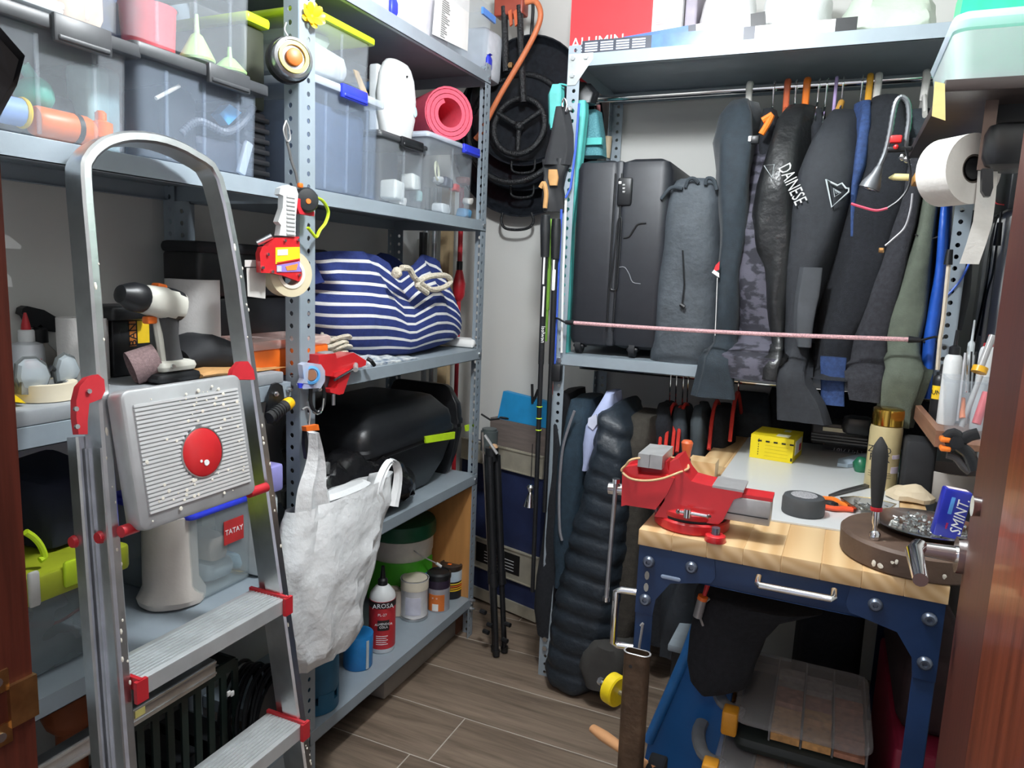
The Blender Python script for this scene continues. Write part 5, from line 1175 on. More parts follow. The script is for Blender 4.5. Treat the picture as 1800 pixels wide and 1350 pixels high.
# ================================================================ clothes rack contents
def garment(name, label, rows, yf, depth, m, group=None, lowz=1.235, n=28, seed=0, fold=.006, e=3.6, cat='jacket', wide=.04, parent=None):
 """rows: (py, x left px, x right px, dy[, depth]) from top to bottom; soft tapered body hanging edge-on"""
 R_ = []
 for r in rows:
  dy = r[3] if len(r) > 3 else 0; y = yf + dy; d = r[4] if len(r) > 4 else depth - 2 * max(0, dy) * .9
  yy = y + min(d * .3, .13); a, b = P(r[1], r[0], y=yy), P(r[2], r[0], y=yy); z = (a.z + b.z) / 2; k = (b.x - a.x) * wide
  R_.append([a.x - k, b.x + k, y, max(d, .03), z])
 S_ = []
 for i in range(len(R_) - 1):
  k = max(2, int((R_[i][4] - R_[i + 1][4]) / .03))
  for j in range(k):
   t = j / k; S_.append([u + (v - u) * t for u, v in zip(R_[i], R_[i + 1])])
 S_.append(R_[-1]); loops = []
 for (xa, xb_, y, d, z) in S_:
  if lowz and z < lowz: y, d = min(y, 2.325 - .05) if d > .06 else y, min(d, .05)
  cx, hx = (xa + xb_) / 2, max(.012, (xb_ - xa) / 2)
  lp = []
  for u, v in sup(hx, d / 2, n, e):
   f = fold * sin(v / max(d, .05) * 9 + seed + z * 3) + noise.noise(V((seed * 3.1 + u * 12, v * 9, z * 5))) * fold * 1.7
   g_ = noise.noise(V((seed * 1.7 + z * 7, u * 25, 3))) * fold * (1.6 if v < 0 else .5)
   lp.append((cx + u + f, y + d / 2 + v + g_, z))
  loops.append(lp)
 g = G().loft(loops[::-1])
 if parent is not None: return g.build(name, m, parent, label, ang=70)
 return one(g, name, m, label, cat, group, ang=70)
M_navysoft = mat('navy_softshell', (.016, .026, .036), .8, 0, .2, 40, .15, 250, sheen=.1)
M_leather = mat('black_leather', (.016, .017, .018), .34, 0, .3, 14, .3, 38)
M_char = mat('charcoal_softshell', (.022, .025, .031), .78, 0, .15, 60, .15, 400)
M_wool = mat('black_wool', (.013, .015, .020), .95, 0, .25, 90, .35, 500)
M_gwool = mat('grey_wool', (.030, .031, .038), .95, 0, .3, 90, .35, 500)
M_olive = mat('olive_canvas', (.105, .125, .095), .85, 0, .15, 30, .2, 300)
M_rain = mat('blue_nylon', (.015, .09, .46), .4, 0, .15, 20, .25, 40)
M_denim = mat('denim', (.025, .055, .16), .85, 0, .3, 80, .2, 300)
M_camo = mat('dark_camo_cloth', (.022, .022, .032), .8, 0, 0, 20, .1, 200, (1, 1, 1.8), (.085, .082, .11), sharp=.04)
M_slate = mat('slate_cloth', (.035, .045, .055), .9, 0, .2, 30, .2, 200)
garment('jacket', 'dark navy soft jacket on the leftmost white hanger, sleeve below the shelf edge', [(178, 1292, 1322, .17), (205, 1274, 1332, .10), (250, 1262, 1334, .04), (300, 1266, 1326, .01), (380, 1264, 1316), (470, 1262, 1306), (550, 1258, 1302), (600, 1252, 1300), (640, 1245, 1300), (685, 1238, 1300)], 2.352, .44, M_navysoft, seed=1, fold=.010)
garment('jacket', 'dark camouflage jacket whose body bulges between the navy and the leather jackets', [(240, 1340, 1362, .12), (300, 1326, 1360, .06), (370, 1310, 1356, .03), (410, 1300, 1350), (460, 1298, 1366), (530, 1296, 1374), (600, 1292, 1378), (655, 1296, 1374)], 2.375, .38, M_camo, seed=2, fold=.010)
lj = thing('leather_jacket', (-.18, 2.55, 1.2), 'shiny black leather jacket with pale lettering down its sleeve on an orange hanger', 'jacket')
garment('body', None, [(188, 1392, 1418, .16), (215, 1374, 1424, .09), (270, 1352, 1424, .03), (330, 1334, 1422), (385, 1323, 1420), (440, 1336, 1412), (500, 1346, 1402), (560, 1353, 1394), (620, 1357, 1386), (655, 1358, 1378)], 2.355, .42, M_leather, seed=3, fold=.012, parent=lj, n=36)
for k, (a, b) in enumerate(((283, 1370), )):
 p0, p1 = P(1371, 284, y=2.352), P(1409, 366, y=2.345); d = (p1 - p0).normalized()
 text('DAINESE', .052, frame((p0 + p1) / 2 + V((.004, -.010, 0)), d, d.cross(V((0, 1, 0))) * -1 if d.cross(V((0, 1, 0))).z < 0 else d.cross(V((0, 1, 0)))), mat('pale_print', (.55, .55, .55), .6), lj, sx=.62, ext=.001)
p0 = P(1366, 640, y=2.33); g = G().cyl(P(1368, 610, y=2.335), P(1367, 662, y=2.335), .008, n=8); g.build('zip', M_steel, lj, 'steel cuff zip')
cj = thing('softshell_jacket', (-.09, 2.55, 1.1), 'charcoal softshell jacket with a white outlined triangular emblem on the sleeve', 'jacket')
garment('body', None, [(196, 1462, 1500, .16), (215, 1445, 1512, .11), (250, 1426, 1514, .05), (310, 1405, 1508, .01), (380, 1395, 1492), (450, 1390, 1474), (500, 1386, 1456), (540, 1383, 1440), (600, 1379, 1428), (660, 1377, 1424), (690, 1380, 1440), (725, 1383, 1452)], 2.345, .44, M_char, seed=4, parent=cj, n=32, fold=.010)
def emblem(pxs, par, y, w, nm='emblem_outline', m=None):
 pts_ = [P(a, b, y=y) for a, b in pxs]; return G().tube(pts_, w, 6, True).build(nm, m or mat('silver_print', (.6, .62, .64), .5), par)
emblem(((1452, 315), (1460, 320), (1472, 326), (1480, 322), (1487, 331), (1492, 331), (1492, 337), (1462, 364)), cj, 2.338, .0026)
emblem(((1465, 331), (1478, 339), (1467, 346)), cj, 2.338, .0016)
emblem(((1467, 334), (1470, 340), (1475, 339)), cj, 2.3375, .0012)
emblem(((1343, 291), (1361, 289), (1357, 312)), lj, 2.342, .0014)
g = garment('cuff', 'paler grey sleeve panel', [(470, 1408, 1440), (520, 1402, 1436), (580, 1398, 1426), (610, 1400, 1422)], 2.327, .02, mat('grey_panel', (.06, .066, .075), .8), seed=5, parent=cj, lowz=None)
garment('jacket', 'dark indigo denim jacket squeezed behind the softshell sleeve', [(183, 1507, 1527, .12), (230, 1500, 1526, .03), (300, 1494, 1518), (330, 1492, 1510), (420, 1490, 1506)], 2.365, .40, M_denim, seed=6)
garment('jeans_leg', 'folded denim leg hanging down below the black coat', [(628, 1450, 1486), (655, 1449, 1484), (690, 1448, 1481), (712, 1448, 1480)], 2.30, .03, M_denim, seed=7, cat='jeans', lowz=None)
garment('coat', 'long black wool coat on the second white hanger', [(172, 1540, 1588, .16), (195, 1522, 1600, .10), (250, 1512, 1602, .03), (340, 1498, 1592), (430, 1470, 1566), (520, 1450, 1545), (580, 1435, 1510), (630, 1428, 1494), (655, 1428, 1486)], 2.350, .44, M_wool, seed=8, cat='coat', lowz=1.2, fold=.009)
garment('coat', 'dark grey wool coat with bent cuffs, hanging beside the olive jacket', [(250, 1600, 1626, .10), (330, 1582, 1626, .02), (400, 1562, 1616), (470, 1542, 1600), (540, 1518, 1576), (590, 1498, 1560), (630, 1490, 1556), (665, 1490, 1552), (692, 1496, 1546)], 2.330, .42, M_gwool, seed=9, cat='coat', fold=.009)
oj = garment('jacket', 'olive green canvas jacket at the right end of the rail', [(300, 1634, 1656, .08), (350, 1622, 1656, .02), (420, 1602, 1650), (490, 1580, 1645), (560, 1556, 1638), (590, 1549, 1630), (640, 1556, 1622), (680, 1548, 1610), (705, 1546, 1600), (735, 1560, 1592)], 2.318, .42, M_olive, seed=10, fold=.009)
garment('rain_jacket', 'bright blue nylon rain jacket beside the right upright', [(345, 1656, 1674, .02), (420, 1645, 1666), (500, 1636, 1658), (580, 1626, 1650), (640, 1621, 1642), (694, 1617, 1636)], 2.312, .30, M_rain, seed=11, lowz=None)
for i, (xa, xb_, y_, lb_) in enumerate(((1430, 1446, 2.47, 'black jacket deep on the rail behind the lilac hanger'), (1598, 1640, 2.50, 'dark grey jacket deep on the rail at the last white hanger'), (1345, 1368, 2.47, 'dark jacket deep on the rail behind the camouflage jacket'))):
 garment('jacket', lb_, [(195, xa + 2, xb_ - 2, .06), (230, xa - 4, xb_ + 4), (330, xa - 8, xb_ + 6), (450, xa - 10, xb_), (600, xa - 16, xb_ - 8)], y_, .26, M_slate if i == 1 else M_wool, seed=20 + i)
def hanger(px, pyb, m, th, label, arms=True, low=False):
 yr, zr = 2.60, (1.118 if low else 2.081)
 p = P(px, pyb, y=yr); x = p.x
 t = thing('coat_hanger', (x, yr, p.z - .09), label, 'hanger', None)
 pts_ = [V((x, yr, p.z - .01)), V((x, yr, zr - .03))] + [V((x, yr - .020 * cos(a) * 1 + .0, zr + .020 * sin(a) + .001)) for a in (.0, .6, 1.2, 1.7, 2.3, 2.9)]
 pts_ = [V((x, yr + .002, p.z - .01)), V((x, yr - .012, (p.z + zr) / 2)), V((x, yr - .020, zr - .006))] + [V((x, yr - .020 * cos(a), zr + .001 + .019 * sin(a))) for a in (.4, .9, 1.4, 1.9, 2.4, 2.9)]
 G().tube(smooth(pts_, 3), th, 8, ell=(.8, 1.2)).build('hook', m, t)
 if arms:
  for s in (-1, 1):
   G().tube([V((x, yr, p.z)), V((x, yr + s * .06, p.z - .03)), V((x, yr + s * .115, p.z - .075))], max(th, .005), 8, ell=(.8, 1.3)).build('arm', m, t)
 return t
M_wire = M_chrome
M_hw = mat('ivory_plastic', (.72, .70, .66), .4)
M_hor = mat('rust_hanger', (.62, .13, .05), .4); M_hor2 = mat('orange_hanger', (.85, .20, .02), .4); M_ham = mat('amber_hanger', (.78, .38, .03), .4); M_lil = mat('lilac_hanger', (.45, .33, .62), .4); M_hred = mat('red_hanger', (.62, .04, .03), .4)
for px, pyb, m, th, lb_ in ((1316, 180, M_hw, .0085, 'white plastic hanger holding the navy jacket'), (1358, 190, M_wire, .0022, 'wire hanger left of the rust red hanger'), (1381, 192, M_hor, .008, 'rust red plastic hanger over the camouflage jacket'), (1397, 184, M_wire, .0022, 'wire hanger right of the rust red hanger'), (1415, 190, M_hor2, .009, 'orange plastic hanger of the leather jacket'), (1437, 182, M_wire, .0022, 'wire hanger right of the orange hanger'), (1450, 190, M_wire, .0022, 'wire hanger left of the lilac hanger'), (1464, 208, M_lil, .0042, 'lilac slim plastic hanger'), (1479, 180, M_wire, .0022, 'wire hanger with an ochre wooden arm'), (1512, 182, M_wire, .0022, 'wire hanger left of the amber hanger'), (1525, 182, M_ham, .008, 'amber plastic hanger over the denim jacket'), (1540, 178, M_hw, .009, 'white plastic hanger of the long black coat'), (1624, 170, M_hw, .009, 'last white plastic hanger at the right end of the rail')):
 t = hanger(px, pyb, m, th, lb_)
 if 'ochre' in lb_:
  a, b = P(1479, 180, y=2.58), P(1468, 212, y=2.50); G().tube([a, b], [.010, .013], 10).build('wooden_arm', mat('ochre_wood', (.62, .32, .06), .5), t, 'ochre wooden arm')
t = thing('orange_strap', P(1345, 235, y=2.42), 'orange plastic hanger clip dangling beside the navy jacket', 'clip')
G().tube(smooth([P(a, b, y=2.42) for a, b in ((1340, 212), (1352, 205), (1356, 203), (1349, 218), (1343, 228), (1338, 236))], 3), .010, 8).build('band', M_hor2, t)
G().rbox(*(lambda q: (q.x - .012, q.x + .012, q.y - .01, q.y + .01, q.z - .012, q.z + .012))(P(1327, 246, y=2.34)), .004, 2).build('buckle', M_blk, t)
G().rbox(*(lambda q: (q.x - .006, q.x + .006, q.y - .004, q.y + .004, q.z - .008, q.z + .008))(P(1319, 244, y=2.335)), .002, 2).build('tag', M_paper, t, 'white tag')
def suitcase():
 yf = 2.385; z0 = 1.187
 M_case = mat('black_polycarbonate', (.020, .022, .028), .48, 0, .1, 30, .03, 500)
 a, b = P(1003, 500, y=yf), P(1150, 500, y=yf); zt = P(1090, 277, y=yf).z; zb = P(1070, 612, y=yf).z
 xa, xb_ = a.x, b.x
 t = thing('suitcase', ((xa + xb_) / 2, yf + .2, z0), 'black hard shell suitcase standing on its wheels on the rack shelf', 'suitcase')
 xm = P(1076, 500, y=yf).x; y1 = 2.80
 G().rbox(xa, xm + .004, yf, y1, zb, zt - .004, .028, 5, e=.03).build('shell', M_case, t); G().rbox(xm - .004, xb_ + .03, yf, y1, zb, zt, .035, 5, e=.04).build('shell', M_case, t)
 G().rbox(xm - .014, xm + .014, yf + .004, y1 - .008, zb + .006, zt - .008, .010, 2).build('zip_band', mat('zip_tape', (.035, .038, .045), .5), t)
 for s in (-1, 1): G().tube([(xm + s * .011, yf + .002, zb + .06), (xm + s * .011, yf + .002, zt - .05)], .0035, 6).build('zip_rim', M_blk, t)
 p0, p1 = P(1087, 312, y=yf), P(1110, 362, y=yf)
 lk_ = G().rbox(p0.x, p1.x, yf - .008, yf + .01, p1.z, p0.z, .008, 3).build('lock_plate', M_blk, t, 'combination lock')
 for i, (px, py) in enumerate(((1098, 326), (1098, 332), (1098, 338))): q = P(px, py, y=yf); G().cyl((q.x - .004, yf - .008, q.z), (q.x + .004, yf - .008, q.z), .004, n=10).build('dial', M_steel, lk_)
 q = P(1092, 322, y=yf); G().box(q.x - .006, q.x + .003, yf - .0095, yf - .008, q.z - .003, q.z + .005).build('lock_logo', M_paper, lk_)
 G().tube(smooth([P(a, b, y=yf - .001) for a, b in ((1092, 384), (1090, 430), (1086, 480), (1084, 506), (1078, 510), (1073, 504), (1077, 470), (1083, 420), (1086, 390))], 3, True), .003, 6, True).build('handle_recess', M_blk, t)
 G().tube(smooth([P(a, b, y=yf - .001) for a, b in ((1096, 418), (1106, 416), (1114, 404), (1122, 394), (1136, 392))], 3), .0032, 6).build('groove', M_blk, t)
 G().tube(smooth([P(a, b, y=yf - .0005) for a, b in ((1088, 470), (1098, 470), (1106, 482), (1112, 496), (1126, 499))], 3), .0016, 6).build('scratch_line', mat('pale_scratch', (.2, .21, .23), .5), t)
 for px, y_ in ((1018, yf + .03), (1112, yf + .03), (1018, 2.74), (1112, 2.74)):
  q = P(px, 622, y=yf + .03); x = q.x; r = .026
  w_ = G().cyl((x - .010, y_, z0 + r), (x + .010, y_, z0 + r), r, n=20).build('wheel', M_blkm, t)
  G().cyl((x - .012, y_, z0 + r), (x + .012, y_, z0 + r), r * .42, n=12).build('hub', mat('dull_hub', (.10, .11, .12), .4), w_)
  G().tube([(x, y_ + .016, zb + .004), (x, y_ + .014, z0 + r * 1.6), (x, y_, z0 + r * 1.0)], .008, 8).build('fork', M_blk, t)
  G().rbox(x - .02, x + .02, y_ - .016, y_ + .03, zb - .008, zb + .006, .006, 2).build('caster_plate', M_blk, t)
suitcase()
garment('backpack', 'slate grey fabric backpack standing right of the black suitcase', [(318, 1190, 1250, .05), (333, 1174, 1266, .02), (400, 1168, 1268), (480, 1160, 1268), (560, 1152, 1268), (620, 1146, 1266), (652, 1150, 1262)], 2.365, .32, mat('slate_nylon', (.060, .072, .085), .7, 0, .2, 16, .3, 60), seed=12, fold=.010, cat='backpack', lowz=None)
bp_ = bpy.data.objects['backpack']
for pts_ in (((1205, 330), (1210, 316), (1220, 314), (1228, 322)), ((1240, 325), (1243, 314), (1254, 316), (1260, 334)), ((1162, 350), (1180, 330), (1200, 332))):
 G().tube(smooth([P(a, b, y=2.38) for a, b in pts_], 4), .006, 8).build('strap', M_slate, bp_)
G().cyl(P(1196, 535, y=2.355), P(1203, 540, y=2.355), .007, n=8).build('zip_pull', M_blk, bp_); G().tube([P(1200, 440, y=2.36), P(1203, 500, y=2.358), P(1199, 535, y=2.356)], .0028, 6).build('cord', M_blk, bp_)
p = [P(a, b, y=2.335) for a, b in ((1253, 478), (1258, 466), (1265, 459), (1264, 474))]; q_ = G().prism(p, (0, .004, 0)); fl_ = one(q_, 'red_tag', M_red_t, 'small red and white tag hanging at the backpack', 'tag')
p = [P(a, b, y=2.334) for a, b in ((1251, 479), (1255, 474), (1264, 480), (1264, 488))]; G().prism(p, (0, .004, 0)).build('white_corner', M_paper, fl_)
G().tube([P(1261, 488, y=2.336), P(1259, 540, y=2.336), P(1257, 590, y=2.336)], .0012, 6).build('string', M_paper, fl_)
a, b = P(1003, 567, y=2.285), P(1605, 597, y=2.262)
bc = thing('elastic_tie', (a + b) / 2, 'pink bungee cord stretched across the clothes rack with black hooks', 'cord')
M_pk = mat('pink_braid', (.62, .36, .38), .7, 0, .35, 260, .3, 300)
G().tube([a + (b - a) * i / 10 + V((0, 0, -.006 * sin(pi * i / 10))) for i in range(11)], .0062, 8).build('cord', M_pk, bc)
for p0, s in ((a, -1), (b, 1)):
 G().tube(smooth([p0, p0 + V((s * .02, 0, 0)), p0 + V((s * .05, .012, .010)), p0 + V((s * .075, .05, .006)), p0 + V((s * .055, .064, -.006)), p0 + V((s * .03, .06, -.008))], 3), .0035, 6).build('hook', M_blk, bc)
 G().cyl(p0 - V((s * .012, 0, 0)), p0 + V((s * .018, 0, 0)), .010, .007, 10).build('ferrule', M_blk, bc)
zT = 2.158
y = 2.52
a, b = P(1000, 104, y=y), P(1142, 60, y=y)
o = thing('red_box', ((a.x + b.x) / 2, y + .1, zT), 'large red cardboard box with white lettering on the rack top', 'box')
G().box(a.x, b.x, y, y + .30, zT, zT + .30).build('carton', mat('red_card', (.80, .035, .045), .55, 0, .03), o)
for py, sz in ((86, .052),):
 c = P(1003, py + 0, y=y - .001); text('ALUMIN', sz, FY((c.x, y - .001, P(1010, 78, y=y).z)), M_wht_t, o, align='LEFT')
 text('AL', sz, FY((c.x, y - .001, P(1010, 78, y=y).z - .062)), M_wht_t, o, align='LEFT')
y = 2.54; a, b = P(1143, 40, y=y), P(1198, 40, y=y)
o = thing('white_box', ((a.x + b.x) / 2, y + .1, zT), 'white cardboard box with fine print right of the red box', 'box')
G().box(a.x, b.x, y, y + .24, zT, zT + .30).build('carton', M_paper, o)
g = G()
for i in range(6): z = P(1160, 22 + i * 4.2, y=y).z; g.box(a.x + .02, b.x - .02 - .02 * (i % 3), y - .0008, y, z - .002, z + .002)
k = g.build('print_line', mat('pink_print', (.75, .45, .45), .7), o); k['kind'] = 'stuff'
o = one(G().rbox(b.x + .004, P(1222, 30, y=y).x, y + .02, y + .2, zT, zT + .28, .008), 'grey_folder', mat('grey_mauve_card', (.42, .38, .45), .6), 'grey mauve folder standing between the white box and the plastic bags', 'folder')
def sack(name, label, px0, px1, pyt, y, m, d=.22, seed=0, am=.02):
 a, b = P(px0, 40, y=y), P(px1, 40, y=y); zt = P((px0 + px1) / 2, pyt, y=y).z
 g = G(); L = []
 for t, s in ((0, .96), (.03, 1), (.25, 1.03), (.5, 1), (.75, .94), (.9, .82), (1, .6)):
  L.append([((a.x + b.x) / 2 + u * s, y + d / 2 + v * s, zT + t * (zt - zT)) for u, v in sup((b.x - a.x) / 2, d / 2, 28, 3)])
 L2 = []
 for i in range(len(L) - 1):
  for k in range(4): L2.append([tuple(V(p).lerp(V(q), k / 4)) for p, q in zip(L[i], L[i + 1])])
 L2.append(L[-1]); g.loft(L2); g.noise(am, 9, seed=seed); g.noise(am * .4, 26, seed=seed + 3); g.v = [V((p.x, p.y, max(p.z, zT + .0005))) for p in g.v]
 return one(g, name, m, label, 'bag')
M_film = mat('white_poly', (.74, .74, .73), .3, 0, .04, 8, .3, 30)
sack('plastic_bag', 'white plastic bag above the rail boxes on the rack top', 1224, 1322, -40, 2.50, M_film, seed=1)
sack('plastic_bag', 'white plastic bag with faint print right of the first bag on the rack top', 1326, 1455, -40, 2.52, mat('white_poly2', (.78, .80, .80), .35, 0, .04, 8, .3, 30), seed=2)
sack('plastic_bag', 'pale green plastic bag at the right end of the rack top', 1470, 1650, -30, 2.44, mat('pale_green_poly', (.52, .60, .50), .35, 0, .1, 6, .3, 30), d=.3, seed=3)
def rail_box(label, p0, p1, w_, h_, y0):
 a, b = V(p0), V(p1); d = (b - a); L = d.length; d.normalize(); M = frame(a, d, d.cross(V((0, 0, 1))) * -1)
 t = thing('light_rail_box', a.lerp(b, .5), label, 'box')
 G().box(0, L * .28, 0, w_, 0, h_, M).build('printed_end', mat('dark_print_card', (.035, .04, .06), .4), t, 'black printed end')
 G().box(L * .28, L * .62, -.0005, w_ + .0005, 0, h_ + .0005, M).build('film', mat('blue_film', (.07, .18, .55), .25, 0, .35, 12), t, 'blue film')
 G().box(L * .62, L * .66, 0, w_, 0, h_, M).build('dark_band', mat('dark_print_card', (.035, .04, .06), .4), t)
 G().box(L * .66, L * .93, 0, w_, 0, h_, M).build('white_panel', M_paper, t, 'white panel'); G().box(L * .93, L, -.001, w_ + .001, 0, h_ + .001, M).build('end_cap', M_blk, t, 'black end cap')
 g = G()
 for i in range(4):
  for j in range(4): x = L * (.012 + .064 * i); g.box(x, x + L * .052, -.0008, 0, h_ * (.16 + .19 * j), h_ * (.27 + .19 * j), M)
 k = g.build('print_line', mat('pale_blue_print', (.55, .60, .72), .6), t); k['kind'] = 'stuff'
 return t
a = P(1011, 100, y=2.41); a.z = zT + .001; b = P(1345, 50, y=2.43)
rail_box('boxed light rail with blue film, the rear one tilted up along the rack top edge', a, b, .045, .048, 0)
a = P(1022, 106, y=2.345); b = P(1505, 60, y=2.36); a.z = zT + .001; b.z = max(b.z, zT + .001)
rail_box('boxed light rail with blue film, the front one lying along the rack top edge', a, b, .045, .040, 0)
garment('suit_jacket', 'black suit hanging at the left upright under the shelf', [(690, 985, 1000, .04), (740, 985, 1000), (820, 980, 1012), (900, 972, 1010), (960, 962, 1005), (1010, 952, 1000), (1060, 950, 990), (1100, 955, 985)], 2.33, .34, M_wool, seed=31, lowz=None, cat='suit')
pj = garment('suit_jacket', 'dark petrol blue suit jacket with grey piping under the shelf', [(700, 1012, 1040, .08), (730, 1004, 1044, .03), (790, 994, 1045), (850, 990, 1042), (920, 988, 1035), (990, 990, 1018), (1015, 988, 1002)], 2.30, .36, mat('petrol_wool', (.012, .030, .048), .85, 0, .2, 50, .2, 300), seed=32, lowz=None, cat='suit')
G().tube(smooth([P(a, b, y=2.292) for a, b in ((1010, 722), (1000, 750), (990, 785), (985, 830), (983, 880), (984, 930), (988, 950))], 4), .005, 6).build('piping', mat('grey_satin', (.20, .20, .22), .5), pj, 'grey satin piping')
sj = garment('shirt', 'pale blue shirt collar between the suit and the quilted jacket', [(690, 1066, 1080, .06), (715, 1052, 1078, .03), (745, 1036, 1070), (775, 1032, 1060), (800, 1034, 1050), (820, 1035, 1042)], 2.29, .25, mat('pale_blue_shirt', (.42, .48, .72), .8, 0, .06), seed=33, lowz=None, cat='shirt', fold=.004)
p = [P(a, b, y=2.283) for a, b in ((1034, 735), (1048, 728), (1050, 745), (1042, 756), (1033, 748))]; G().prism(p, (0, .006, 0)).build('collar', mat('white_shirt', (.62, .66, .82), .8), sj)
def puffer():
 rows = [(722, 1080, 1098, .08), (740, 1045, 1106, .03), (800, 1032, 1106), (870, 1016, 1102), (930, 1000, 1097), (990, 985, 1092), (1050, 970, 1085), (1110, 958, 1075), (1170, 950, 1060), (1205, 947, 1042), (1222, 960, 1022)]
 yf = 2.245; R_ = []
 for r in rows:
  y = yf + (r[3] if len(r) > 3 else 0); a, b = P(r[1], r[0], y=y), P(r[2], r[0], y=y); R_.append((a.x, b.x, y, max((a.z + b.z) / 2, .012)))
 zt, zb = R_[0][3], R_[-1][3]; nq = 14; N = nq * 6; loops = []; n = 30
 for i in range(N + 1):
  z = zb + (zt - zb) * i / N
  for r0, r1 in zip(R_, R_[1:]):
   if r1[3] <= z <= r0[3] + 1e-9:
    k = (z - r1[3]) / max(1e-6, r0[3] - r1[3]); xa, xb_, y = [r1[j] + (r0[j] - r1[j]) * k for j in range(3)]; break
  ph = (i % 6) / 6; puff = .009 * sqrt(max(0, sin(pi * ph))) - .004
  d = .28 if z < 1.05 else .2
  lp = []
  for u, v in sup(1, 1, n, 3.4):
   nn = .010 * noise.noise(V((u * 3, v * 3, z * 22)))
   lp.append(((xa + xb_) / 2 + u * ((xb_ - xa) / 2 + puff * .5 + nn), y + d / 2 + v * (d / 2 + puff + nn), z + .012 * u * (1 - (z / zt)) * 1 - .02 * u))
  loops.append(lp)
 g = G().loft(loops); g.v = [V((p.x, p.y, max(p.z, .004))) for p in g.v]
 one(g, 'quilted_jacket', mat('navy_quilted_nylon', (.016, .024, .034), .5, 0, .15, 20, .25, 55), 'long dark quilted padded jacket hanging down to the floor', 'jacket', ang=70)
puffer()
garment('coat', 'dark brown coat hanging right of the quilted jacket', [(730, 1112, 1150, .06), (770, 1100, 1150), (850, 1092, 1145), (950, 1088, 1140), (1030, 1084, 1134), (1060, 1075, 1130), (1100, 1060, 1120), (1150, 1050, 1110), (1170, 1070, 1105)], 2.30, .34, mat('dark_brown_wool', (.040, .035, .028), .95, 0, .25, 60, .3, 300), seed=35, lowz=None, cat='coat')
for i, (xa, xb_, yt, yb, y_, m, lb_) in enumerate(((1150, 1180, 712, 1120, 2.44, M_wool, 'dark garment behind the bench vise, left of four'), (1182, 1212, 716, 1120, 2.46, M_slate, 'grey garment behind the bench vise under the red hangers'), (1216, 1246, 714, 796, 2.44, mat('grey_green_cloth', (.06, .075, .085), .9), 'grey green garment between the red hangers'), (1250, 1284, 716, 786, 2.47, M_wool, 'black garment left of the pine bench edge'), (1290, 1350, 690, 770, 2.74, M_slate, 'slate grey cloth hanging behind the yellow box'), (1352, 1440, 684, 778, 2.77, M_wool, 'added black sheet darkening the back, right of the yellow box'), (1440, 1535, 686, 782, 2.77, M_wool, 'added black sheet darkening the back above the black ribbed case'), (1535, 1640, 690, 790, 2.77, M_wool, 'added black sheet darkening the back behind the spray can'))):  # last three: black sheets added to darken the shaded wall behind the bench
 garment('garment', lb_, [(yt, xa + 8, xb_ - 4, .05), (yt + 25, xa + 2, xb_), (yt + min(80, (yb - yt) * .8), xa, xb_ + 2), (yb, xa - 6, xb_)], y_, .26 if i < 4 else .08, m, seed=40 + i, lowz=None, cat='garment')
for px, py, lb_ in ((1158, 800, 'red hanger edge, first of the group of four behind the vise'), (1169, 795, 'red hanger edge, second of the group of four'), (1181, 800, 'red hanger edge, third of the group of four'), (1190, 795, 'red hanger edge, fourth of the group of four'), (1246, 790, 'red hanger standing alone right of the group of four'), (1283, 775, 'red hanger at the left edge of the pine board')):
 y_ = 2.40; b = P(px, py, y=y_); a = P(px + 7, py - 62, y=y_ + .10); c = V((a.x, 2.60, a.z + .03))
 t = thing('coat_hanger', (c.x, 2.6, b.z), lb_, 'hanger', None)
 G().tube(smooth([b, a, c, V((c.x, 2.80, b.z))], 4), .0065, 8).build('arm', M_hred, t)
 G().tube(smooth([c, V((c.x, 2.583, 1.10)), V((c.x, 2.588, 1.13)), V((c.x, 2.60, 1.139)), V((c.x, 2.616, 1.128))], 3), .0024, 6).build('hook', M_wire, t)
garment('trouser', 'grey brown trousers lying crumpled on the floor under the coat', [(1128, 1050, 1095), (1150, 1030, 1105), (1175, 1020, 1100), (1200, 1030, 1090)], 2.20, .20, mat('grey_brown', (.05, .048, .045), .95), seed=50, lowz=None, cat='trousers')
def disc(c, r, prof, m, name, par, n=44):
 M = Matrix.Translation(c) @ V((0, -1, 0)).to_track_quat('Z', 'Y').to_matrix().to_4x4()
 return G().lathe([(a * r, b) for a, b in prof], n=n, M=M).build(name, m, par)
M_pan = mat('black_enamel', (.010, .012, .016), .30, 0, .5, 60, .05, 200)
M_iron = mat('black_cast_iron', (.012, .013, .015), .35, 0, .3, 30, .5, 220)
for k, (pb, off, r_, lb_) in enumerate(((380, .0, .325, 'largest black paella pan hanging on the back wall with a loop handle'), (335, -.04, .285, 'middle black paella pan hung over the largest one'), (292, -.08, .24, 'smallest black paella pan behind the burner ring'))):
 y = 2.835 + off; q = P(925, pb, y=y); c = V((P(930, 240, y=y).x - .005, y, q.z + r_))
 t = thing('paella_pan', (c.x, y, q.z), lb_, 'pan')
 disc(c, r_, [(0, .002), (.90, .002), (.93, .006), (1.0, .034 - .0), (1.02, .035), (1.0, .03), (.94, .0), (0, -.002)], M_pan, 'dish', t)
 if k == 0:
  pts_ = [P(a, b, y=y - .03) for a, b in ((884, 374), (881, 388), (888, 401), (910, 404), (930, 400), (938, 388), (934, 374))]
  G().tube(smooth(pts_, 4), .006, 8).build('handle', M_iron, t)
 else:
  G().tube(smooth([c + V((a * .05, -.036, -r_ - .002 + b)) for a, b in ((-1, .02), (-.9, -.02), (0, -.03), (.9, -.02), (1, .02))], 4), .005, 8).build('handle', M_iron, t)
y = 2.70
bu = thing('gas_burner', P(912, 240, y=y), 'black cast iron gas burner ring with orange hose hanging before the pans', 'burner')
c = P(912, 222, y=y); r = (P(957, 222, y=y).x - P(868, 222, y=y).x) / 2
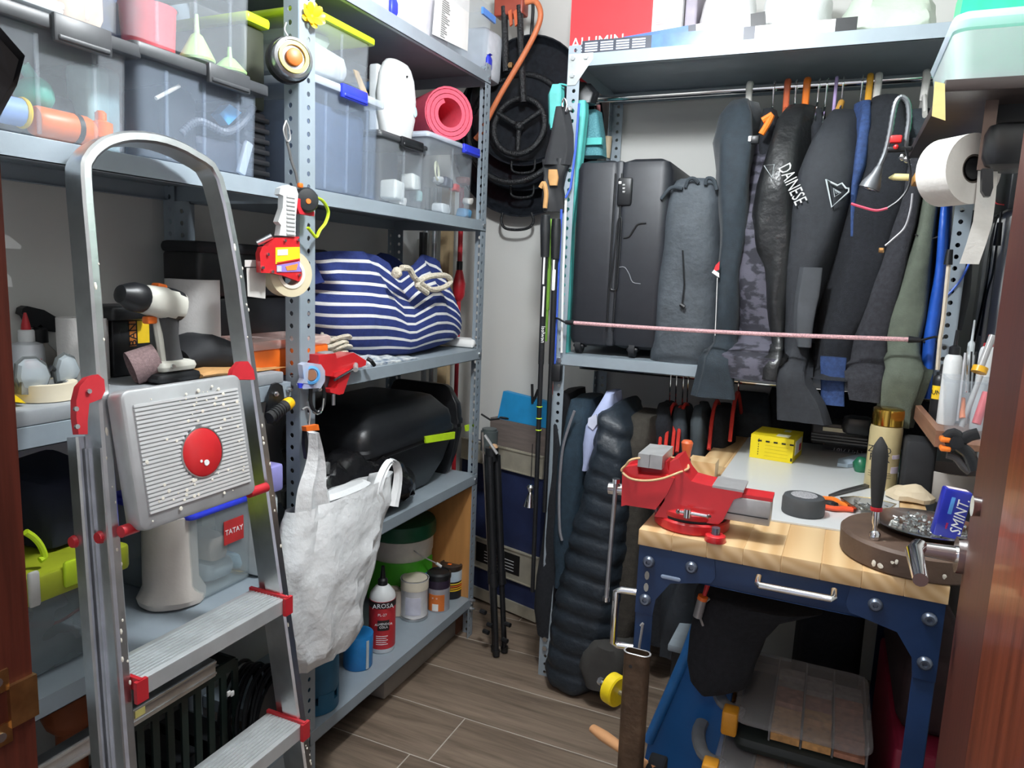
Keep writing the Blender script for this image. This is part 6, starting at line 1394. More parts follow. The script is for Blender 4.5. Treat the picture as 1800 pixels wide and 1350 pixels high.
G().ring(c, r, .0125, (0, -1, .12), 40, 10).build('inner_ring', M_iron, bu)
c2 = P(908, 226, y=y + .03); G().ring(c2, r * 1.95, .012, (0, -1, .12), 48, 10).build('outer_ring', M_iron, bu)
for a in (90, 210, 330): G().cyl(c + V((cos(radians(a - 0)) * 0, 0, 0)), c + V((cos(radians(-a)) * r, 0, sin(radians(-a)) * r)), .010, n=10).build('spoke', M_iron, bu)
G().ball(c, .02, 10).build('hub', M_iron, bu)
for (xa, ya), (xb_, yb) in (((886, 12), (890, 126)), ((913, 10), (920, 180))): G().cyl(P(xa, ya, y=y - .02), P(xb_, yb, y=y - .02), .013, n=10).build('feed_pipe', M_iron, bu)
a, b = P(872, 2, y=y - .01), P(922, 26, y=y - .01); G().rbox(a.x, b.x, y - .03, y + .03, b.z, a.z + .05, .008).build('valve_block', mat('rust_red_enamel', (.35, .06, .035), .4), bu, 'rust red valve block')
for px in (897, 906): p = [P(u, v, y=y - .035) for u, v in ((px - 4, 20), (px + 2, 16), (px + 3, 42), (px - 1, 46))]; G().prism(p, (0, .01, 0)).build('lever', M_hor, bu, 'orange lever')
q = P(898, 115, y=y - .04); G().ball(q, .013, 8).build('brass_nut', M_brass, bu)
pts_ = smooth([P(a, b, y=2.62) for a, b in ((924, 4), (940, 2), (949, 16), (949, 36), (938, 64), (920, 98), (900, 132), (880, 166), (862, 200), (846, 232), (836, 245))], 5)
G().tube(pts_, .0105, 10).build('hose', mat('orange_rubber', (.62, .18, .07), .5, 0, .1), bu, 'orange rubber hose')
one(G().tube(smooth([P(a, b, y=2.86) for a, b in ((936, -10), (937, 20), (934, 60))], 3), .007, 8), 'black_cable', M_blk, 'short black cable on the wall by the orange hose', 'cable')
M_turq = mat('turquoise_nylon', (.10, .50, .47), .6, 0, .15, 14, .2, 50)
garment('turquoise_bag', 'turquoise fabric bag hanging left of the rack upright', [(150, 972, 984), (165, 966, 984), (190, 966, 982), (215, 966, 980), (226, 970, 978)], 2.39, .05, M_turq, seed=61, lowz=None, cat='bag')
garment('turquoise_roll', 'long turquoise fabric roll standing just inside the left upright', [(178, 1006, 1030), (200, 1008, 1030), (280, 1003, 1020), (400, 992, 1006), (520, 990, 1002), (640, 988, 998)], 2.40, .05, M_turq, seed=62, lowz=None, cat='roll', fold=.002)
nt = garment('mesh_net', 'teal mesh bag with turquoise band inside the left upright', [(195, 1030, 1052), (240, 1028, 1058), (275, 1022, 1060)], 2.50, .08, mat('teal_mesh', (.05, .20, .24), .7, 0, 0, 200, .2, 300, (1, 1, 1), (.12, .34, .38)), seed=63, lowz=None, cat='bag', fold=.002)
a, b = P(1028, 243, y=2.49), P(1058, 254, y=2.49); G().box(a.x, b.x, 2.485, 2.50, b.z, a.z).build('band', M_turq, nt, 'turquoise band')
G().tube(smooth([P(a, b, y=2.40) for a, b in ((976, 154), (984, 148), (996, 150), (1004, 154))], 3), .003, 6).build('strap', M_turq, bpy.data.objects['turquoise_bag'])
st_ = garment('dark_pouch', 'black pouch hanging in the upper left corner of the rack', [(146, 1010, 1030), (165, 1010, 1045), (182, 1014, 1040)], 2.42, .06, M_blk, seed=64, lowz=None, cat='pouch')
one(G().tube([P(1018, 182, y=2.33), P(1012, 260, y=2.325), P(1003, 330, y=2.32), P(994, 348, y=2.31)], .004, 8), 'blue_strap', mat('royal_blue', (.03, .09, .5), .6), 'royal blue strap dropping from the pouch at the left upright', 'strap')
one(G().tube([P(1052, 185, y=2.56), P(1053, 230, y=2.56), P(1052, 276, y=2.56)], .007, 8), 'climbing_line', mat('dull_red_cord', (.28, .10, .10), .8), 'dull red cord inside the rack behind the suitcase', 'cord')
one(G().cyl(P(1070, 240, y=2.82), P(1066, 278, y=2.82), .014, n=10), 'cream_tool', mat('cream_wood', (.6, .48, .32), .6), 'cream wooden tool end behind the suitcase at the rear upright', 'tool')
y = 2.30
gl = thing('hanging_glove', P(975, 370, y=y), 'black padded glove with tan palm hanging by a wire hook from the left upright', 'glove')
garment('cuff', None, [(188, 984, 996), (205, 980, 1000), (235, 972, 1003), (265, 964, 1002), (290, 960, 998)], y, .05, M_blkm, seed=65, lowz=None, parent=gl, fold=.006)
garment('palm', None, [(280, 958, 996), (310, 962, 990), (330, 960, 986), (350, 958, 988), (372, 960, 990)], y + .01, .045, M_blk, seed=66, lowz=None, parent=gl, fold=.010)
garment('tan_patch', 'tan leather palm patch', [(298, 964, 978), (312, 963, 980), (326, 966, 978)], y - .004, .02, M_tan, seed=67, lowz=None, parent=gl, fold=.002)
G().tube(smooth([P(a, b, y=y - .002) for a, b in ((998, 190), (994, 196), (996, 183), (992, 173), (988, 182), (989, 188))], 4), .0028, 6).build('hook', M_chrome, gl)
one(G().tube(smooth([P(a, b, y=2.29) for a, b in ((950, 330), (956, 322), (960, 340), (958, 366))], 4), .008, 8), 'tan_strap', M_tan, 'tan leather strap hanging under the black glove', 'strap')
def trek(label, pts_, gm, sm, y, tip):
 t = thing('trekking_pole', P(*pts_[-1], y=y), label, 'pole')
 w_ = [P(a, b, y=y) for a, b in pts_]
 G().tube([w_[0], w_[0].lerp(w_[1], .3), w_[1]], [.015, .0175, .0145], 12).build('grip', gm, t)
 G().cyl(w_[1], w_[2], .0098, n=12).build('upper_shaft', sm, t); G().cyl(w_[2], w_[3], .0085, .0075, 12).build('lower_shaft', M_blk if tip else mat('grey_shaft', (.5, .52, .53), .35, .5), t)
 return t, w_
t, w_ = trek('black and white hiking pole with lettered shaft, left one at the upright', [(959, 378), (958, 452), (951, 640), (936, 1040)], M_blk, M_blk, 2.28, True)
d = (w_[2] - w_[1]).normalized(); R2 = V((1, 0, 0))
def shaft_text(body, s, size, px, py, m, sx=1):
 p = P(px, py, y=2.268); text(body, size, frame(p, -d, V((1, 0, 0)) * 1), m, t, sx=sx)
shaft_text('newfeel', 0, .020, 954.5, 588, M_wht_t, .9)
for (px, py, l, m) in ((956, 470, .055, M_wht_t), (955, 530, .05, M_wht_t)):
 p = P(px, py, y=2.2695); G().box(p.x - .003, p.x + .003, p.y, p.y + .002, p.z - l, p.z + l).build('print_stripe', m, t)
for i in range(3): q = w_[2].lerp(w_[3], .18 + .05 * i); G().ring(q, .009, .002, d, 12, 6).build('collar_ring', M_lime, t)
t2, w2 = trek('second black hiking pole with white badge close to the upright', [(978, 385), (976, 455), (969, 640), (957, 900)], M_blk, M_blk, 2.31, True)
p = P(973, 492, y=2.299); G().rbox(p.x - .006, p.x + .006, p.y - .001, p.y + .003, p.z - .035, p.z + .035, .004, 2).build('badge', M_wht_t, t2, 'white badge');
p = P(973, 440 + 30, y=2.299); G().box(p.x - .003, p.x + .003, p.y, p.y + .002, p.z - .025, p.z + .025).build('print_stripe', M_wht_t, t2)
one(G().cyl(P(969, 385, y=2.33), P(962, 545, y=2.33), .0085, .007, 10).cyl(P(962, 545, y=2.33), P(960, 600, y=2.33), .005, .004, 8), 'green_rod', mat('leaf_green', (.17, .36, .04), .45), 'green tapered rod between the two hiking poles', 'rod')
one(G().tube([P(987, 368, y=2.325), P(981, 500, y=2.322), P(975, 640, y=2.318)], .0042, 8), 'blue_band', mat('royal_blue', (.03, .09, .5), .6), 'long blue elastic band running down the upright', 'band')
one(G().tube([P(995, 345, y=2.322), P(990, 480, y=2.32), P(987, 620, y=2.318)], .0042, 8), 'white_rod', M_wht, 'thin white rod beside the upright and the turquoise roll', 'rod')
one(G().rbox(*(lambda q: (q.x - .02, q.x + .02, q.y - .012, q.y + .02, q.z - .03, q.z + .03))(P(977, 655, y=2.315)), .006, 2), 'black_clamp', M_blk, 'black clamp on the upright at shelf height', 'clamp')
one(G().tube([P(972, 668, y=2.318), P(971, 690, y=2.315), P(968, 720, y=2.318)], .003, 6), 'key_chain', M_chrome, 'small steel chain dangling on the upright', 'chain')
M_navy = mat('navy_fibre', (.016, .026, .085), .65, 0, .3, 9, .1, 80)
M_trim = mat('cream_metal_trim', (.55, .52, .42), .4, .3, .1)
a = P(845, 1052, z=.012); b = P(942, 1093, z=.012); d = (b - a).normalized(); nrm = V((d.y, -d.x, 0));
if nrm.y > 0: nrm = -nrm
a = a - nrm * .0; L = (b - a).length
shift = nrm * -.0
MT = frame(a + d * 0, d, V((0, 0, 1)))      # local z = outward face normal
t = thing('travel_chest', a.lerp(b, .5) - nrm * .06, 'navy blue upright trunk with cream metal trims behind the tripod', 'trunk')
zt = P(890, 800, y=a.lerp(b, .5).y).z
depth = .10
def tb(x0, x1, z0, z1, o0, o1, nm, m, lb_=None, r=.003): return G().box(x0, x1, z0, z1, o0, o1, MT).build(nm, m, t, lb_)
tb(-.14, L, .02, zt, -depth, 0, 'body', M_navy)
zl1, zl0 = P(900, 815, y=a.lerp(b, .5).y).z, 0
for (pa, pb_, nm) in ((787, 826, 'upper_trim'), (960, 1015, 'middle_trim')):
 z1_, z0_ = P(890, pa + 6, y=a.lerp(b, .55).y).z, P(890, pb_ + 6, y=a.lerp(b, .55).y).z
 k = tb(-.14, L + .002, z0_, z1_, -.002, .008, nm, M_trim)
 for zz in (z0_ + .004, z1_ - .004): G().box(-.14, L + .002, zz - .0025, zz + .0025, .006, .012, MT).build('trim_bead', M_trim, k)
 if nm == 'middle_trim':
  lb_ = G().box(-.03, L * .70, z0_ + .03, z1_ - .022, .007, .0095, MT).build('label', M_blk_t, k, 'black label')
  for i in range(4): zz = z0_ + .042 + i * .014; G().box(.02, L * .60, zz, zz + .003, .009, .0102, MT).build('print_line', M_wht_t, k)
tb(-.14, L + .002, .0, .05, -.002, .008, 'bottom_trim', M_trim)
c = a.lerp(b, .42); q0, q1 = P(866, 745, y=c.y), P(934, 760, y=c.y)
zb_ = zt + .001
o = one(G().box(.015, L + .0, zb_, zb_ + .13, -depth, -.004, MT), 'wooden_block', mat('grey_walnut', (.20, .165, .15), .6, 0, .2, 8, .03, 60, (1, 1, 8)), 'grey brown wooden block lying on the navy trunk', 'block')
g = G().hexa([MT @ V(p) for p in ((.05, zb_ + .131, -.01), (L - .005, zb_ + .131, -.01), (L - .005, zb_ + .131, -.06), (.05, zb_ + .131, -.06))], [MT @ V(p) for p in ((.068, zb_ + .25, -.02), (L - .0, zb_ + .235, -.02), (L - .0, zb_ + .235, -.05), (.068, zb_ + .25, -.05))])
o = one(g, 'blue_paper_bag', mat('sky_blue_paper', (.02, .32, .68), .6, 0, .06), 'sky blue paper bag standing on the wooden block', 'bag')
c = MT @ V((L * .72, zb_ + .25, -.03)); t = thing('black_pliers', c, 'small black tool sticking out of the blue paper bag', 'pliers')
G().tube([c + V((0, -.012, -.03)), c + V((-.006, -.012, .05))], .006, 8).build('handle', M_blk, t); G().tube([c + V((.004, -.012, -.02)), c + V((.022, -.012, .03))], .006, 8).build('handle', M_blk, t)
y = 2.31; q = P(933, 850, y=y); t = thing('bell_ornament', P(932, 890, y=y), 'silver bell ornament hanging beside the left upright', 'ornament')
h = P(932, 850, y=y).z - P(932, 890, y=y).z
G().lathe([(.006, h * .95), (.014, h * .85), (.010, h * .72), (.006, h * .62), (.010, h * .5), (.018, h * .2), (.023, 0), (.019, .002)], (q.x, y, q.z - h), 18).build('bell', M_chrome, t); G().cyl((q.x, y, q.z - .006), (q.x, y, P(933, 780, y=y).z), .0015, n=6).build('string', M_blk, t)
yb = 2.42; t = thing('camera_tripod', P(870, 1145, z=.0), 'folded black tripod leaning in the corner by the rack end', 'tripod')
p0, p1 = P(865, 800, y=yb + .02), P(878, 1140, y=yb - .02)
for i, (dx, dy) in enumerate(((-.018, 0), (.014, .012), (.0, -.022))):
 a_, b_ = p0 + V((dx, dy, 0)), p1 + V((dx * 1.1, dy * 1.2, .0)); b_.z = .004
 lg = G().cyl(a_, a_.lerp(b_, .62), .0145, n=12).build('leg', M_blk, t); G().cyl(a_.lerp(b_, .6), b_, .0105, n=10).build('leg_tube', M_blk, lg); G().cyl(a_.lerp(b_, .58), a_.lerp(b_, .65), .017, n=10).build('leg_clamp', M_blk, lg)
 G().cyl(a_.lerp(b_, .97), b_, .015, .013, 10).build('foot', M_blk, lg)
G().cyl(p0 + V((0, 0, -.02)), p0 + V((-.002, 0, .03)), .026, n=14).build('crown', M_blk, t); q = P(868, 788, y=yb + .02); G().ball(q, .018, 10).build('wooden_knob', mat('tan_knob', (.55, .33, .18), .6), t, 'tan wooden knob')
G().cyl(P(852, 765, y=yb), P(874, 798, y=yb), .006, n=8).build('pan_handle', M_steel, t)
for k, (px, py) in enumerate(((850, 1075), (862, 1098), (893, 1097), (855, 1110), (888, 1125))):
 q = P(px, py, y=yb - .03); G().cyl(q + V((-.012, 0, 0)), q + V((.012, -.006, 0)), .009, n=8).build('clamp_knob', M_blk, t)
g = one(G().cyl(P(848, 760, y=2.47), P(862, 1060, y=2.44), .004, n=8), 'thin_grey_rod', mat('grey_brown_rod', (.22, .19, .17), .5), 'thin grey brown rod leaning before the tripod', 'rod')
q = P(860, 770, y=2.62); one(G().cyl(q + V((0, 0, -.05)), q + V((0, 0, .03)), .035, n=16).cyl(q + V((0, 0, .03)), q + V((0, 0, .04)), .030, n=16), 'grey_canister', mat('dark_green_grey', (.09, .11, .11), .4), 'dark grey canister on the trunk beside the wooden block', 'canister')
g = G().ring(P(886, 735, y=2.6), .016, .004, (0, .3, 1), 16, 6).tube([P(846, 728, y=2.6), P(862, 738, y=2.6), P(878, 736, y=2.6)], .004, 6); one(g, 'black_bracket', M_blk, 'small black ring bracket above the wooden block', 'bracket')
# ================================================================ workbench
ZB = .90
BA = radians(-1.2)
BO = V((-.355, 1.545, 0))
BX = V((cos(BA), sin(BA), 0)); BY = V((-sin(BA), cos(BA), 0))
BM = Matrix.Translation(BO) @ Matrix((BX, BY, V((0, 0, 1)))).transposed().to_4x4()
def bl(p): p = V(p) - BO; return V((p.dot(BX), p.dot(BY), p.z))
def pine():
 m = bpy.data.materials.new('laminated_pine'); m.use_nodes = True; n = m.node_tree; b = n.nodes['Principled BSDF']; b.inputs['Roughness'].default_value = .45
 tc = n.nodes.new('ShaderNodeTexCoord'); mp = n.nodes.new('ShaderNodeMapping'); mp.inputs['Scale'].default_value = (12, 1.0, 12); oi = n.nodes.new('ShaderNodeObjectInfo')
 ad = n.nodes.new('ShaderNodeVectorMath'); ad.operation = 'ADD'; sc = n.nodes.new('ShaderNodeVectorMath'); sc.operation = 'SCALE'; sc.inputs[0].default_value = (9, 5, 7)
 n.links.new(oi.outputs['Random'], sc.inputs['Scale']); n.links.new(tc.outputs['Object'], ad.inputs[0]); n.links.new(sc.outputs[0], ad.inputs[1]); n.links.new(ad.outputs[0], mp.inputs[0])
 wv = n.nodes.new('ShaderNodeTexWave'); wv.wave_type = 'RINGS'; wv.rings_direction = 'Y'; wv.inputs['Scale'].default_value = 1.0; wv.inputs['Distortion'].default_value = 3.0; wv.inputs['Detail'].default_value = 2; n.links.new(mp.outputs[0], wv.inputs['Vector'])
 rp = n.nodes.new('ShaderNodeValToRGB'); e = rp.color_ramp.elements; e[0].color = (.60, .38, .18, 1); e[1].color = (.74, .53, .29, 1); n.links.new(wv.outputs[0], rp.inputs[0])
 hs = n.nodes.new('ShaderNodeHueSaturation'); mr = n.nodes.new('ShaderNodeMapRange'); mr.inputs[3].default_value = .95; mr.inputs[4].default_value = 1.04; n.links.new(oi.outputs['Random'], mr.inputs[0]); n.links.new(mr.outputs[0], hs.inputs['Value']); n.links.new(rp.outputs[0], hs.inputs['Color'])
 n.links.new(hs.outputs[0], b.inputs['Base Color']); return m
M_pine = pine()
WB, DB, TB = .602, 1.17, .036
bench = thing('workbench', BM @ V((WB / 2, DB / 2, 0)), 'workbench with a pine top on a dark blue steel frame', 'workbench')
tp = G().rbox(.001, WB - .001, .001, DB - .001, ZB - TB + .001, ZB - .0012, .003, 2, BM).build('worktop', M_pine, bench, 'laminated pine worktop')
rnd = random.Random(11); v = 0; k = 0
u = 0
while u < WB - .01:
 wu = min(.0753, WB - u); v = 0; first = rnd.uniform(.10, .5)
 while v < DB - .01:
  wv_ = min(first if v == 0 else rnd.uniform(.28, .5), DB - v)
  G().rbox(u + .0003, u + wu - .0003, v + .0003, v + wv_ - .0003, ZB - TB, ZB, .0012, 1, BM).build('stave', M_pine, tp); v += wv_
 u += wu
M_bsteel = mat('dark_blue_steel', (.008, .030, .095), .38, 0, .15, 10, .02, 60)
zt = ZB - TB - .001
def bb_(x0, x1, y0, y1, z0, z1, nm, m=M_bsteel, r=.004, par=None, lb_=None): return G().rbox(x0, x1, y0, y1, z0, z1, r, 2, BM).build(nm, m, par or bench, lb_)
apr = bb_(.003, WB - .003, .006, .010, zt - .062, zt, 'front_apron')
bb_(.003, WB - .003, DB - .07, DB - .066, zt - .062, zt, 'rear_apron')
bb_(.003, .007, .01, DB - .06, zt - .062, zt, 'side_apron'); bb_(WB - .007, WB - .003, .01, DB - .06, zt - .062, zt, 'side_apron')
for (x, y) in ((.003, .008), (WB - .043, .008), (.003, DB - .11), (WB - .043, DB - .11)):
 g = G().rbox(x, x + .040, y, y + .003, 0.002, zt, .002, 1, BM)
 xx = x if x < .3 else x + .037
 g.rbox(xx, xx + .003, y, y + .04, 0.002, zt, .002, 1, BM)
 lg = g.build('leg', M_bsteel, bench)
 if y < .1:
  s = 1 if x < .3 else -1; x0 = x if s > 0 else x + .04
  pl_ = [(x0, zt), (x0 + s * .165, zt), (x0 + s * .170, zt - .04), (x0 + s * .162, zt - .055), (x0 + s * .075, zt - .075), (x0 + s * .045, zt - .12), (x0 + s * .04, zt - .16), (x0, zt - .16)]
  G().prism([BM @ V((a, y - .004, b)) for a, b in pl_], BY * .003).build('corner_plate', M_bsteel, bench)
  for (a, b) in ((.024, .035), (.118, .028), (.022, .125)):
   c = BM @ V((x0 + s * a, y - .005, zt - b)); bo = G().lathe([(.014, 0), (.013, .004), (.009, .008), (.005, .008), (.004, .004)], n=14, M=frame(c, BX, V((0, 0, 1)))).build('bolt', mat('dark_bolt', (.16, .19, .25), .3, .7), bench)
  if s > 0:
   for b in (.068, .096): c = BM @ V((x0 + .022, y - .0045, zt - b)); G().lathe([(0, 0), (.007, 0), (.0065, .0008), (0, .0008)], n=10, M=frame(c, BX, V((0, 0, 1))) @ Matrix.Diagonal((.8, 1.5, 1, 1))).build('slot_hole', mat('pale_hole', (.30, .30, .28), .6), bench)
   G().rbox(-.022, .022, -.0045, .0045, 0, .001, .0044, 3, frame(BM @ V((x0 + .075, y - .0045, zt - .062)), BX, V((0, 0, 1)))).build('slot_hole', mat('slot_blue', (.30, .38, .52), .5), bench)
bb_(.012, .20, .36, DB - .12, .44, .46, 'lower_shelf', mat('grey_shelf_steel', (.22, .26, .29), .45))
bb_(.02, .19, .38, .39, .26, .437, 'shelf_panel', M_blk)
def uhandle(a, b, out, r, nm, par, m=M_chrome):
 a, b, out = V(a), V(b), V(out); return G().tube([a, a + out * .8, a + out + (b - a) * .03, b + out - (b - a) * .03, b + out * .8, b], r, 10).build(nm, m, par)
a, b = P(1334, 1014, y=1.515), P(1466, 1038, y=1.51); uhandle(a, b, V((0, -.03, -.006)), .0068, 'handle', bench)
c = P(1402, 1028, y=1.528);
p1, p2 = P(1112, 1052, y=1.56), P(1110, 1152, y=1.56); uhandle(V((-.356, 1.60, p1.z)), V((-.356, 1.60, p2.z)), V((-.052, -.01, 0)), .0085, 'side_bar', bench)
G().tube(smooth([P(a, b, y=1.52) for a, b in ((1122, 1150), (1125, 1128), (1129, 1102), (1130, 1096), (1126, 1100))], 3), .003, 6).build('wire_hook', M_steel, bench)
p = [P(1352, 916, z=ZB), P(1500, 938, z=ZB), P(1580, 900, z=ZB), BM @ V((.56, .95, ZB)), P(1460, 785, z=ZB), P(1316, 770, z=ZB + .0), P(1262, 845, z=ZB)]
for q in p: q.z = ZB + .0006
one(G().prism(p, (0, 0, .004)), 'white_board', mat('white_melamine', (.66, .68, .68), .25, 0, .02, 4), 'white flat board lying on the pine worktop', 'board')
ZW = ZB + .005
def vise():
 t = thing('bench_vise', P(1212, 935, z=ZB), 'red bench vise with swivel base and grey steel jaws on the left corner', 'vise')
 y0 = 1.575; Wd = .085
 def pr(pxs, y, w_, nm, m, lb_=None, bev=0): return G().prism([P(a, b, y=y) for a, b in pxs], (0, w_, 0)).build(nm, m, t, lb_)
 c = P(1212, 912, y=1.62); c.y = 1.635
 bx = P(1212, 930, y=1.62).x
 G().lathe([(.079, 0), (.084, .004), (.084, .022), (.080, .026)], (bx, 1.64, ZB), 36).build('base_ring', M_red, t)
 G().lathe([(.078, .027), (.078, .032)], (bx, 1.64, ZB), 30).build('swivel_gap', M_blkm, t)
 G().lathe([(.078, .032), (.080, .036), (.079, .044), (.060, .056)], (bx, 1.64, ZB), 36).build('swivel_base', M_red, t)
 lx = P(1257, 948, y=1.555).x
 lg = G().lathe([(.022, 0), (.023, .002), (.021, .013), (.018, .015)], (lx, 1.556, ZB), 20).build('lug', M_red, t)
 G().cyl((lx, 1.556, ZB + .014), (lx, 1.556, ZB + .030), .009, n=12).build('bolt', mat('dark_bolt', (.16, .19, .25), .3, .7), lg)
 pr(((1178, 812), (1192, 806), (1204, 832), (1215, 846), (1240, 853), (1306, 866), (1304, 874), (1290, 878), (1270, 916), (1262, 922), (1150, 908), (1168, 880)), y0, Wd, 'body', M_red)
 q0, q1 = P(1252, 857, y=y0), P(1307, 866, y=y0); G().hexa([q0 + V((0, 0, .0)), q1, q1 + V((0, Wd, 0)), q0 + V((0, Wd, 0))], [p + V((0, 0, .005)) for p in (q0, q1, q1 + V((0, Wd, 0)), q0 + V((0, Wd, 0)))]).build('anvil', M_steel, t, 'steel anvil plate')
 pr(((1094, 822), (1120, 818), (1122, 834), (1168, 838), (1186, 840), (1172, 870), (1152, 896), (1100, 888), (1092, 890)), y0 - .006, Wd + .012, 'moving_jaw', M_red)
 pr(((1100, 820), (1124, 803), (1172, 812), (1176, 834), (1120, 834)), y0 + .02, .06, 'jaw_neck', M_redpl)
 for (a, b, nm) in (((1122, 797), (1141, 823), 'jaw_plate'), ((1142, 799), (1163, 826), 'jaw_plate')):
  p0, p1 = P(*a, y=y0 - .008), P(*b, y=y0 - .008)
  G().box(p0.x, p1.x, y0 - .008, y0 + .105, p1.z, p0.z).build(nm, M_steel, t, 'grey steel jaw')
 p0, p1 = P(1262, 868, y=y0 + .01), P(1352, 926, y=y0 + .01)
 zt_ = P(1350, 882, y=y0 + .01).z; zb_ = P(1350, 926, y=y0 + .01).z
 G().rbox(p0.x - .05, p1.x, y0 + .010, y0 + .070, zb_, zt_, .003, 2).build('slide', M_steel, t, 'steel slide bar'); G().box(p0.x + .02, p1.x + .0015, y0 + .012, y0 + .068, zt_, zt_ + .007).build('slide_top', M_red, t)
 G().box(p0.x, p1.x - .004, y0 + .0085, y0 + .0105, zb_ + .016, zb_ + .018).build('slide_seam', M_blk, t)
 a, b = P(1192, 899, y=y0 - .02), P(1246, 908, y=y0 - .02); lv = G().cyl(a, b, .0036, n=8).build('lever', M_chrome, t)
 for q in (a, b): G().ball(q, .0058, 8).build('lever_knob', M_chrome, lv)
 m_ = a.lerp(b, .3); G().cyl(m_ + V((0, 0, .009)), m_ + V((0, 0, -.010)), .008, n=10).build('lever_boss', M_chrome, lv)
 G().cyl(m_, m_ + V((0, .02, 0)), .005, n=8).build('lever_stem', M_chrome, lv)
 a, b = P(1071, 858, y=y0 + .03), P(1096, 860, y=y0 + .03); G().cyl(a, b + V((.02, 0, 0)), .0145, n=16).build('screw_head', M_chrome, t)
 a2, b2 = P(1083, 846, y=y0 + .02), P(1066, 1052, y=y0 + .0); br = G().cyl(a2, b2, .0052, n=10).build('handle_bar', mat('grey_bar', (.42, .42, .43), .35, .8), t)
 G().cyl(a2 + V((0, 0, .006)), a2 - V((0, 0, .004)), .0095, n=10).build('bar_end', M_chrome, br); G().cyl(b2 + V((0, 0, .004)), b2 - V((0, 0, .006)), .0085, n=10).build('bar_end', M_chrome, br)
vise()
rb_ = [P(a, b, y=1.56) for a, b in ((1093, 828), (1100, 818), (1118, 806))] + [P(1190, 805, y=1.66), P(1207, 815, y=1.64), P(1209, 824, y=1.60), P(1190, 832, y=1.563), P(1165, 841, y=1.560), P(1135, 845, y=1.560), P(1108, 841, y=1.558)]
one(G().tube(smooth(rb_, 5, True), .0028, 6, True), 'rubber_band', mat('tan_rubber', (.62, .42, .22), .5), 'tan rubber band looped round the vise jaws', 'band')
t = thing('screwdriver', P(1204, 830, y=1.95), 'orange capped screwdriver handle standing behind the vise', 'screwdriver')
c, q = P(1206, 806, y=1.95), P(1206, 774, y=1.95); G().lathe([(.011, 0), (.012, .02), (.016, q.z - c.z - .006), (.012, q.z - c.z)], c, 16).build('handle', mat('brick_orange', (.66, .13, .04), .4), t, 'orange handle'); z_ = c.z - ZB; G().cyl((c.x, c.y, ZB + .001), c, .013, n=14).build('sleeve', M_blk, t)
a = P(1212, 806, y=2.05); one(G().box(a.x, a.x + .075, 2.03, 2.10, ZB + .001, a.z), 'pine_offcut', M_pine, 'pine offcut standing on the worktop behind the vise', 'block')
def standcyl(pl_, pr_, pyb, z=ZW): return cylpos(pl_, pr_, pyb, z)
a, b = P(1317, 803, z=ZW), P(1392, 815, z=ZW); d = (b - a); L = d.length; d.normalize(); nrm = V((-d.y, d.x, 0))
if nrm.y < 0: nrm = -nrm
h = P(1317, 762, y=a.y).z - ZW; D = .155
M = frame(a, d, nrm); M = Matrix.Translation(a) @ Matrix((d, nrm, V((0, 0, 1)))).transposed().to_4x4()
t = thing('yellow_box', a + d * L / 2 + nrm * D / 2, 'yellow cardboard box with black print on the white board', 'box')
G().box(0, L, 0, D, 0, h, M).build('carton', mat('yellow_card', (.86, .68, .01), .5, 0, .03), t)
for i in range(5): G().box(.022 + i * .024, .034 + i * .024, -.001, 0, h - .020, h - .015, M).build('print_mark', M_blk_t, t)
for i in range(7): G().box(.024, .026, -.001, 0, .012 + i * .008, .016 + i * .008, M).build('print_mark', M_blk_t, t)
for i in range(5): G().box(.045, L - .015, -.0006, 0, .012 + i * .011, .0128 + i * .011, M).build('print_line', mat('dark_yellow_print', (.6, .45, .01), .6), t)
G().box(L, L + .001, .03, D - .02, h * .25, h * .85, M).build('label', M_paper, t, 'white side label'); G().box(L + .001, L + .0016, D - .06, D - .03, h * .3, h * .6, M).build('label', M_red_t, t, 'red side mark')
G().box(L * .55, L * .85, .02, .06, h, h + .0006, M).build('label', mat('pale_top_label', (.75, .74, .55), .5), t); G().box(L * .6, L * .75, .11, .14, h, h + .0006, M).build('label', mat('pale_top_label', (.75, .74, .55), .5), t)
G().box(L - .006, L - .001, -.001, 0, .006, .016, M).build('print_mark', M_blk_t, t)
c, r = standcyl(1519, 1572, 862); zt = P(1550, 716, y=c.y).z; h = zt - ZW; zc = P(1550, 745, y=c.y).z - ZW
t = thing('spray_can', c, 'tall spray can with a shiny gold cap and cream printed body', 'spray can')
M_gold = mat('gold_cap', (.72, .45, .08), .15, 1, .05)
G().lathe([(r * .98, 0), (r, .004), (r, zc - .012), (r * .95, zc - .002)], c, 28).build('body', mat('cream_gold', (.60, .50, .27), .3, .2, .05), t); G().lathe([(r * .98, zc), (r * .98, h - .01), (r * .95, h - .003), (r * .85, h)], c, 28).build('cap', M_gold, t, 'gold cap')
text('ZERO', .026, onfront(c, r, ZW + h * .50, -.25), M_blk_t, t, sx=.9); text('RISK', .030, onfront(c, r, ZW + h * .40, -.20), M_blk_t, t, sx=.9)
for i in range(3): wrap(c, r, ZW + h * (.16 + .03 * i), ZW + h * (.163 + .03 * i), -.9, .6, M_blk_t, t, 'print_line')
wrap(c, r, ZW + h * .22, ZW + h * .30, .55, 1.2, mat('lilac_label', (.65, .58, .70), .5), t); wrap(c, r, ZW + h * .40, ZW + h * .45, .55, 1.2, mat('lilac_label', (.65, .58, .70), .5), t)
M_round = mat('worn_dark_wood', (.105, .065, .045), .6, 0, .35, 9, .15, 50)
c = P(1592, 960, z=ZB + .05); c.z = ZB + .001; c.x = P(1476, 965, z=ZB + .03).x + .142; c.y = 1.665
rs = thing('round_stand', c, 'round dark brown wooden stand at the right front of the worktop', 'stand')
G().lathe([(.136, 0), (.140, .004), (.142, .046), (.136, .052), (.0, .052)], c, 48).build('disc', M_round, rs)
